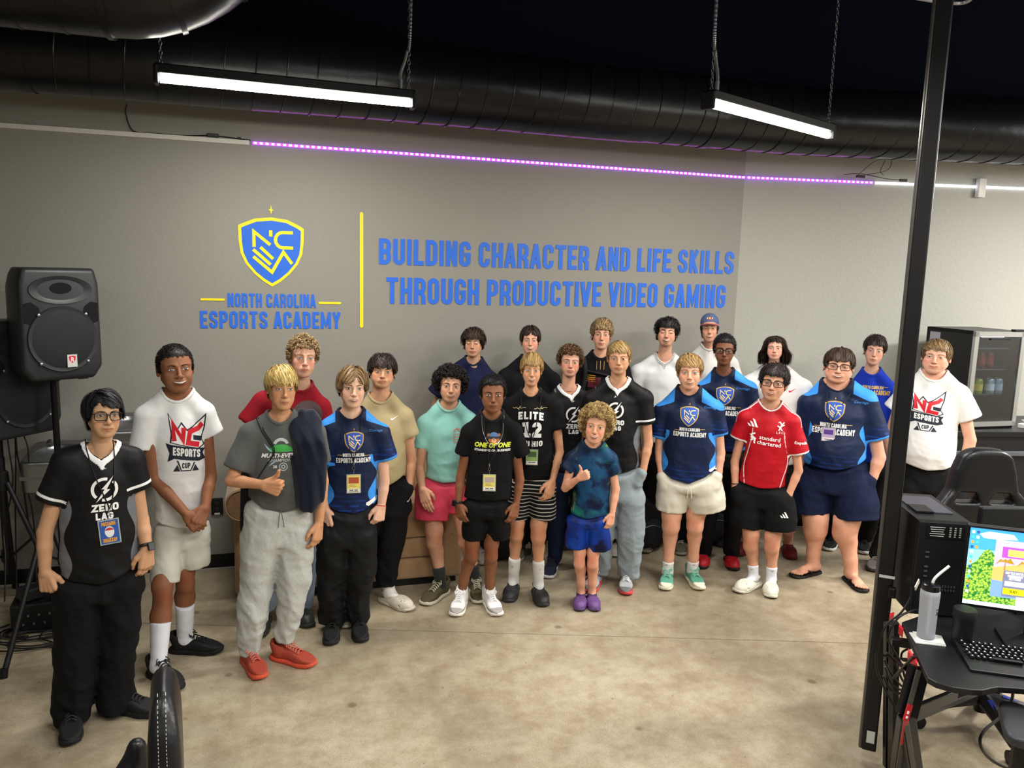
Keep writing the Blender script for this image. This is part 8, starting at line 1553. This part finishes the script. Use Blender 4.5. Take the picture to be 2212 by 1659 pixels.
# computer tower
pb = G(1950, 1333, DZ); e = empty('computer_tower', (pb[0]+.045, pb[1]+.02, DZ), 'black computer tower with a spec label, back towards the camera, on the desk', 'computer'); yaw_ = -.42; R = rotz(yaw_); TW, TD, THh = .205, .40, .40
def tb_(nm, c, sz, m, bev=0, par=None): b = B(); b.box(R@A_(c), sz, R); return b.build(nm, m, par or e, bev=bev)
TB = mat('tower_black', '0d0e10', rough=.4, metal=.2); tb_('case', (TW/2, TD/2, THh/2), (TW, TD, THh), TB, .006); tb_('top_grille', (TW/2, TD*.55, THh+.002), (TW*.72, TD*.6, .006), mat('grille_grey', '3c3c46', rough=.45), .002); tb_('top_vent', (TW*.30, TD*.35, THh+.006), (.07, .10, .006), BLK)
tb_('rear_frame', (TW/2, -.004, THh/2), (TW*.96, .008, THh*.97), mat('rear_black', '151618', rough=.35), .003); lb_ = tb_('spec_label', (TW*.52, -.009, THh-.045), (TW*.72, .002, .055), mat('label_black', '0a0a0a', rough=.4))
for i in range(5):
    tb_('label_line', (TW*.36, -.0105, THh-.025-.009*i), (TW*.28*(1-.1*(i % 3)), .001, .0022), mat('ink_white', 'bdbdbd'), 0, lb_); 
    for k in range(3): tb_('label_symbol', (TW*(.60+.09*k), -.0105, THh-.025-.009*i), (.008, .001, .005), mat('ink_grey', '8a8a8a'), 0, lb_)
for z in (.27, .25, .21, .19, .17): tb_('port', (TW*.22, -.0105, z), (.014, .003, .006), CON)
for z in (.13, .115): 
    for k in range(10): tb_('vent_slot', (TW*.30+k*.011, -.0105, z), (.006, .002, .009), mat('slot_grey', '3a3a3a'))
# monitor
a0 = G(2079, 1303, .88); yaw_ = -.62; R = rotz(yaw_); e = empty('monitor', (*a0[:2], DZ), 'computer monitor showing a green hill desktop and a game window, lower right', 'monitor'); sw, shh = .53, .30; zz0 = .88-DZ
def mb(nm, c, sz, m, bev=0, par=None): b = B(); b.box(R@A_(c), sz, R); return b.build(nm, m, par or e, bev=bev)
mb('bezel', (sw/2, .018, zz0+shh/2), (sw+.02, .02, shh+.024), mat('bezel_black', '0b0b0d', rough=.3), .003); mb('bezel_edge', (sw/2, .005, zz0+shh+.008), (sw+.02, .012, .005), mat('edge_grey', '2c2c30', rough=.3)); mb('stand_neck', (sw/2, .07, zz0*.5+.06), (.06, .03, zz0+.1), BLK, .004); mb('stand_foot', (sw/2, .02, .006), (.24, .18, .012), BLK, .004)
def em(name, col, s_=1.15): return mat('screen_'+name, col, emit=s_, rough=.3)
def spn(nm, V2, m, off, par, Fs=None):
    if par is not sc_ and par is not e: V2 = [(.165+(x-.28)*.60, y) for x, y in V2]
    elif nm in ('hill', 'game_window', 'popup', 'desktop_icon', 'cloud_mark'): V2 = [(x*.60 if (x < .9 or nm == 'game_window') else x, y) for x, y in V2]
    V = A_([R@A_([x*sw, .0072-off, zz0+y*shh]) for x, y in V2]); b = B(); b.add(V, Fs or [tuple(range(len(V2)))]); return b.build(nm, m, par)
def hillmat():
    m = bpy.data.materials.new('screen_hill'); m.use_nodes = True; n = m.node_tree.nodes; l = m.node_tree.links; b = n['Principled BSDF']; g = n.new('ShaderNodeTexCoord'); t = n.new('ShaderNodeTexVoronoi'); t.inputs['Scale'].default_value = 130; l.new(g.outputs['Object'], t.inputs[0]); r = n.new('ShaderNodeValToRGB'); e2 = r.color_ramp.elements
    e2[0].position = .1; e2[0].color = lin('b6e04a'); e2[1].position = .75; e2[1].color = lin('1e6a2c'); l.new(t.outputs['Distance'], r.inputs[0]); l.new(r.outputs[0], b.inputs['Emission Color']); l.new(r.outputs[0], b.inputs['Base Color']); b.inputs['Emission Strength'].default_value = 1.; return m
sc_ = None; sc_ = spn('screen', [(0, 0), (1, 0), (1, 1), (0, 1)], em('sky', '3f93dc'), 0, e)
spn('sky_band', [(0, .50), (1, .46), (1, .78), (0, .72)], em('sky_light', '7cc0f0'), .0003, sc_); spn('cloud_mark', [(.1, .93), (.2, .97), (.45, .96), (.5, .90), (.3, .88), (.15, .88)], em('cloud', 'dcebf8'), .0004, sc_)
spn('hill', [(0, .05), (1, .05), (1, .45), (.62, .50), (.40, .55), (.28, .68), (.22, .745), (.17, .72), (.10, .58), (.04, .52), (0, .5)], hillmat(), .0006, sc_)
gw_ = spn('game_window', [(.28, .14), (1, .14), (1, .88), (.28, .88)], em('game_pink', 'e9a3c0'), .0010, sc_); spn('sand', [(.28, .14), (1, .14), (1, .55), (.6, .60), (.28, .52)], em('sand', 'e0a05a'), .0012, gw_); spn('water', [(.28, .14), (1, .14), (1, .30), (.28, .36)], em('water', '6f8fd6'), .0014, gw_)
for x in (.40, .62): spn('palm_trunk', [(x-.005, .35), (x+.012, .35), (x+.006, .62), (x-.002, .62)], em('trunk', 'a8623a'), .0016, gw_); spn('palm_crown', [(x-.10, .56), (x-.05, .64), (x, .60), (x+.05, .66), (x+.10, .58), (x+.05, .60), (x, .645), (x-.05, .60)], em('palm', '9a7a2c'), .0017, gw_)
spn('banner', [(.36, .66), (.62, .66), (.62, .80), (.36, .80)], em('banner_purple', '9a4ad0'), .0018, gw_); spn('banner_inset', [(.42, .68), (.60, .68), (.60, .77), (.42, .77)], em('banner_mix', 'e6d25a'), .0020, gw_); spn('tab', [(.35, .82), (.43, .82), (.43, .86), (.35, .86)], em('white', 'ffffff'), .0018, gw_)
dg = spn('dialog', [(.40, .16), (.64, .16), (.64, .50), (.40, .50)], em('dialog_grey', '6d6f86'), .0020, gw_); spn('field', [(.42, .30), (.62, .30), (.62, .36), (.42, .36)], em('white', 'ffffff'), .0023, gw_); spn('ready_button', [(.41, .19), (.63, .19), (.63, .27), (.41, .27)], em('button_yellow', 'f4e41c'), .0023, gw_)
def stext(s_, x0, x1, y0, y1, m, off): V2, F2, w2 = lettering(s_, wf=.6, t=.2, gap=.12); V2 = A_(V2)*[(x1-x0)/w2, (y1-y0)]+[x0, y0]; spn('lettering', V2, m, off, gw_, F2)
stext('BATTLE ROYALE', .42, .62, .455, .485, em('white', 'ffffff'), .0025); stext('TOURNAMENT', .44, .60, .415, .445, em('white', 'ffffff'), .0025); stext('SETTINGS', .46, .58, .38, .41, em('white', 'ffffff'), .0025); stext('READY', .48, .56, .215, .25, em('ink', '2a2a10', .1), .0026); stext('PLAY', .365, .415, .832, .85, em('ink', '2a2a10', .1), .0025)
spn('task_bar', [(0, 0), (1, 0), (1, .05), (0, .05)], em('bar_white', 'e8eef2'), .0010, sc_); spn('popup', [(.55, .03), (1, .03), (1, .17), (.55, .17)], em('bar_white', 'e8eef2'), .0028, sc_)
for i in range(13):
    for k in range(2 if i < 4 else 1): spn('desktop_icon', [(.02+.05*k, .93-.065*i), (.05+.05*k, .93-.065*i), (.05+.05*k, .965-.065*i), (.02+.05*k, .965-.065*i)], em('icon%d' % ((i*3+k) % 4), ['f2f2f2', '2b4f88', 'd8863a', '40a8c8'][(i*3+k) % 4]), .0012, sc_)
# keyboard with keys
ka = G(2060, 1394, DZ); kb_ = G(2212, 1414, DZ); kc = G(2092, 1466, DZ); ku = nrm(kb_-ka); kv = nrm((kc-ka)-ku*((kc-ka)@ku)); KL, KD = .44, float((kc-ka)@kv); e = empty('keyboard', (*ka[:2], DZ), 'black mechanical keyboard with white lit legends on the desk', 'keyboard'); sk_ = float((kc-ka)@ku)/KD; R = np.stack([ku, -kv, A_([0, 0, 1.])], 1)
def kpt(x, y, z): return ku*x+kv*y+A_([0, 0, z])
KD2 = .205; b = B(); b.hexa([kpt(0, 0, 0), kpt(KL, 0, 0), kpt(KL, KD2, 0), kpt(0, KD2, 0)], [kpt(0, 0, .024), kpt(KL, 0, .024), kpt(KL, KD2, .010), kpt(0, KD2, .010)]); b.build('keyboard_frame', mat('kb_black', '141416', rough=.35), e, bev=.003)
KM = mat('key_black', '0c0c0d', rough=.35); KE = mat('key_legend', 'e9edf5', emit=.7); b = B(); b.box((0, 0, 0), (.0165, .0165, .009), taper=.25); km = b.build('key', KM, e, bev=.0015); kme = km.data; bpy.data.objects.remove(km); b = B(); b.box((0, 0, .005), (.0042, .0028, .0008)); kl = b.build('legend', KE, e); kle = kl.data; bpy.data.objects.remove(kl)
for r_ in range(6):
    for c_ in range(17):
        if r_ == 0 and c_ in (1, 6): continue
        if r_ == 5 and 4 <= c_ <= 8: continue
        pos = kpt(.018+.0195*c_+.004*(r_ % 3), .022+.0195*r_+(.004 if r_ else 0), .029-.0015*r_); k = bpy.data.objects.new('key', kme); COL.objects.link(k); k.parent = e; k.matrix_local = Matrix.Translation(Vector(pos))@Matrix(R.tolist()).to_4x4(); g_3 = bpy.data.objects.new('legend', kle); COL.objects.link(g_3); g_3.parent = k
b = B(); b.box((0, 0, 0), (.094, .0165, .009)); k = b.build('space_bar', KM, e, bev=.0015); k.matrix_local = Matrix.Translation(Vector(kpt(.018+.0195*6.2, .022+.0195*5+.004, .0215)))@Matrix(R.tolist()).to_4x4()
# tumbler, napkin, bottle
c0 = G(2076, 1392, DZ); b = B(); b.lathe([(.034, 0), (.036, .005), (.037, .10), (.040, .105), (.0405, .135), (.038, .142), (.02, .144)], (0, 0, 0), 28); o = b.build('cylinder', mat('cylinder_black', '161719', rough=.5), smooth=True); o.location = (*c0[:2], DZ); tag(o, 'matt black tumbler in front of the monitor, left of the keyboard', 'cylinder')  # plain black cylinder of unknown use
c0 = G(2003, 1384, DZ); b = B(); b.box((0, 0, .003), (.105, .085, .006), rotz(-.5)); b.box((.006, .0, .008), (.10, .075, .004), rotz(-.62)); o = b.build('napkin', mat('napkin_white', 'dcdbd6', rough=.8, bump=.4, bscale=60), bev=.0015); o.location = (c0[0]+.004, c0[1]+.004, DZ); tag(o, 'folded white paper napkin under the sports bottle', 'napkin')
e = empty('sports_bottle', (c0[0], c0[1]+.01, DZ+.010), 'translucent white sports bottle with black lid and bent straw on a napkin', 'bottle'); PL = mat('frosted_plastic', 'd7dbe2', rough=.35, trans=.55, ior=1.2)
b = B(); b.lathe([(.026, 0), (.031, .004), (.032, .10), (.0345, .17), (.034, .185), (.029, .192)], (0, 0, 0), 28); b.build('bottle_body', PL, e, smooth=True); b = B(); b.lathe([(.031, .188), (.032, .192), (.032, .210), (.026, .214), (.01, .216)], (0, 0, 0), 28); b.build('lid', mat('lid_black', '0c0c0e', rough=.25), e, smooth=True); b = B(); b.tube([(.004, 0, .012), (.004, 0, .2)], .005, k=10); b.build('inner_straw', mat('straw_white', 'e9e9e6', rough=.4), e, smooth=True)
b = B(); b.tube(spline([(.004, 0, .205), (.008, -.002, .228), (.022, -.008, .250), (.055, -.02, .285)], 6), .0052, k=10); b.build('straw', mat('straw_white', 'e9e9e6'), e, smooth=True)
u_ = nrm(A_([.95, -.30, 0])); f_ = nrm(A_([-.55, -.83, 0]))
def wrap(nm, s_, a0_, z, h, m, shear=0.):
    V2, Fs = textgeo(s_, .03, shear); V2 = V2*h; V2, Fs = cut2(V2, Fs, .006); b = B(); b.add([((.0332)*math.cos(a0_+x/.033), .0332*math.sin(a0_+x/.033), z+y) for x, y in V2], Fs); b.build(nm, m, e)
wrap('lettering', 'PLAY IT', -1.5, .118, .010, mat('ink_black', '101010')); wrap('lettering', 'SP', -1.5, .100, .017, mat('ink_black', '101010'), .2); wrap('lettering', 'ORTS', -.9, .100, .017, RED, .2)
tgc = [o for o in bpy.data.objects if o.name.startswith('desk_cable')][4]; b = B(); b.box(PY(1981, 1263, 2.3), (.045, .004, .02), rotz(.5)@roty(-.5)); b.build('paper_tag', mat('tag_cream', 'c9bfae', rough=.6), tgc)
# second monitor, back of it, behind the desk
a0 = PY(2120, 1095, 2.38); yaw_ = -.25; R = rotz(yaw_); e = empty('rear_monitor', (a0[0], a0[1], DZ), 'black back of another monitor above the lit screen at right', 'monitor'); hm = a0[2]-DZ
def mb2(nm, c, sz, m, bev=0): b = B(); b.box(R@A_(c), sz, R); return b.build(nm, m, e, bev=bev)
mb2('back_shell', (.27, .01, hm-.16), (.54, .03, .32), mat('shell_black', '17181a', rough=.45), .008); mb2('back_hump', (.27, -.015, hm-.18), (.30, .03, .16), mat('shell_black', '17181a'), .01); mb2('vent_slot', (.25, -.032, hm-.11), (.16, .004, .018), BLK, .001); mb2('neck', (.27, .0, (hm-.2)/2), (.06, .03, hm-.2), BLK); mb2('foot', (.27, .02, .006), (.22, .16, .012), BLK)
# ================= CHAIRS
LE = mat('black_leatherette', '151517', rough=.38, bump=.35, bscale=90, bdist=.002); BLU = mat('blue_stripe', '2b3fb4', rough=.35)
cb = A_([3.36, 2.90]); yaw_ = -.30; e = empty('racing_chair', (3.24, 2.66, 0), 'black racing-style chair with blue base stripes behind the desk at right', 'chair'); R = rotz(yaw_); o3 = A_([cb[0]-3.24, cb[1]-2.66, 0])
def backf(P):
    x = np.abs(P[:, 0]); z = P[:, 2]; w_ = np.interp(z, [.45, .62, .84, .97, 1.08, 1.18, 1.25, 1.30], [.21, .25, .27, .265, .17, .15, .125, .06]); y0 = -.05*np.clip((x-.13)/.14, 0, 1)**1.5*np.where(z < 1.08, 1, .4)
    d = smax(smax((x-w_)*.8, np.abs(P[:, 1]-y0)-.045, .03), np.maximum(z-1.29, .45-z), .03)
    h_ = np.maximum(np.abs(x-.085)-.055+(z-1.04)*.5, np.abs(z-1.045)-.026); return smax(d, -h_, .008)
V, Fq = grid(backf, (-.31, -.16, .42), (.31, .08, 1.34), .011); mk('backrest', V@R.T+o3, [Fq], LE, e)
def seatf(P): x = np.abs(P[:, 0]); return smax(smax(x-.26, np.abs(P[:, 1]+.22)-.26, .04), np.abs(P[:, 2]-.47-.05*np.clip((x-.16)/.1, 0, 1))-.05, .03)
V, Fq = grid(seatf, (-.3, -.52, .38), (.3, .08, .6), .014); mk('seat', V@R.T+o3, [Fq], LE, e)
def star(par, r_, z, stripe):
    b = B(); b.lathe([(.03, .06), (.035, .42)], (0, 0, 0), 12); b.build('gas_lift', BLM, par, smooth=True)
    for k in range(5):
        a = .5+k*2*math.pi/5; d = A_([math.cos(a), math.sin(a), 0]); b = B(); b.tube([(0, 0, z+.03), d*r_*.5+A_([0, 0, z+.02]), d*r_+A_([0, 0, z-.01])], [.036, .03, .022], k=8); l_g = b.build('base_arm', BLK, par, smooth=True)
        b = B(); s_ = nrm(np.cross(d, [0, 0, 1])); q = [d*r_*.25+s_*.012+A_([0, 0, z+.060]), d*r_*.25-s_*.012+A_([0, 0, z+.060]), d*r_*.97-s_*.010+A_([0, 0, z+.016]), d*r_*.97+s_*.010+A_([0, 0, z+.016])]; b.hexa([t-A_([0, 0, .012]) for t in q], q)
        if stripe: b.build('blue_stripe', BLU, l_g)
        b = B(); b.tube([d*r_-s_*.02+A_([0, 0, .03]), d*r_+s_*.02+A_([0, 0, .03])], .03, k=14); b.build('caster', lc, par, smooth=True)
star(e, .33, .10, True)
for sx_ in (-1, 1):
    p0 = R@A_([sx_*.30, -.2, 0])+o3; b = B(); b.box((p0[0], p0[1], .55), (.04, .06, .22), R); b.build('arm_post', BLK, e); b = B(); b.box((p0[0], p0[1], .67), (.08, .26, .03), R); b.build('arm_pad', LE, e, bev=.012)
cable('desk_cable', [G(2190, 1470, .55), PY(2185, 1515, 2.2), PY(2165, 1545, 2.15), PY(2125, 1580, 2.1), PY(2118, 1610, 2.08), PY(2140, 1640, 2.1), PY(2180, 1660, 2.1), PY(2240, 1668, 2.1)], .006, 'black cable looping down beside the near armrest')
# near chair at the bottom right: only its armrest shows
aa = G(2178, 1560, .66); e = empty('office_chair', (aa[0]+.32, aa[1]-.12, 0), 'black office chair at the bottom right corner, armrest in view', 'chair'); o4 = A_([-.32, .12, 0]); R = rotz(-.75)
def armf(P): return smax(smax(np.abs(P[:, 0])-.05, np.abs(P[:, 1])-.13, .05), np.abs(P[:, 2])-.018, .012)
V, Fq = grid(armf, (-.07, -.16, -.03), (.07, .16, .03), .007); mk('arm_pad', V@R.T+o4+A_([0.02, -.02, .66]), [Fq], mat('pad_grey', '2e2f33', rough=.45), e)
b = B(); b.box(o4+A_([.03, -.03, .52]), (.045, .06, .26), R); b.build('arm_post', BLK, e, bev=.006); b = B(); b.box(o4+A_([.12, -.04, .40]), (.22, .05, .03), R); b.build('arm_bracket', BLK, e, bev=.005)
b = B(); b.box((0, 0, .45), (.46, .46, .09), R); b.build('seat', LE, e, bev=.03, seg=3, smooth=True); b = B(); b.box(R@A_([0, -.24, .78]), (.44, .07, .56), R); b.build('backrest', LE, e, bev=.03, seg=3, smooth=True); star(e, .30, .08, False)
# near chair at the bottom left: side of its padded back
a1 = G(352, 1452, 1.06); e = empty('padded_chair', (a1[0], a1[1], 0), 'black padded chair back with pale stitching at the bottom left', 'chair'); R = rotz(.10)
def pad(P): x = P[:, 0]; z = P[:, 2]; w_ = .040*np.sqrt(np.clip(1-((z-.70)/.345)**8, .02, 1))*np.interp(z, [.4, .9, 1.05], [1, 1, .85]); y_ = np.abs(P[:, 1])-.17*np.sqrt(np.clip(1-((z-.72)/.34)**4, .02, 1)); return smax(smax(np.abs(x)-w_, y_, .03), np.abs(z-.72)-.335, .03)
V, Fq = grid(pad, (-.06, -.2, .36), (.06, .2, 1.08), .0085); pdm = mk('side_bolster', V@R.T, [Fq], LE, e)
for dx in (-.012, .006):
    P = [(R@A_([dx, -.172*math.sqrt(max(.02, 1-((z-.72)/.34)**4))-.006, z])) for z in np.linspace(.42, 1.045, 150)]; b = B()
    for i in range(0, 149, 1): 
        if i % 2 == 0: b.tube([P[i], P[i+1]], .0009, k=4)
    s_o = b.build('stitching', mat('thread_pale', 'b9b8ae', rough=.7), pdm, smooth=True); s_o['kind'] = 'stuff'
V, Fq = grid(lambda P: smax(smax(np.abs(P[:, 1])-.17, np.abs(P[:, 0])-.17, .05), np.abs(P[:, 2]-.44-.20*np.clip((-P[:, 0]-.02)/.13, 0, 1)*np.clip(1-np.abs(P[:, 1]+.02)/.2, 0, 1))-.05, .03), (-.2, -.2, .36), (.2, .2, .76), .012); mk('seat', (V@R.T)+A_([-.20, -.02, 0.06]), [Fq], LE, e)
star2 = star(e, .28, .08, False)
d2_ = A_(G(300, 1600, .72))-A_(e.location); V, Fq = grid(lambda P: smax(smin(cone(P, d2_+A_([-.01, .02, -.03]), d2_+A_([-.10, -.02, -.26]), .018, .075), cone(P, d2_+A_([-.01, .02, -.03]), d2_+A_([.05, .10, -.30]), .018, .09), .03), .40-P[:, 2], .01), d2_+A_([-.22, -.14, -.34]), d2_+A_([.18, .22, .03]), .008); mk('seat_bolster', V, [Fq], LE, e)
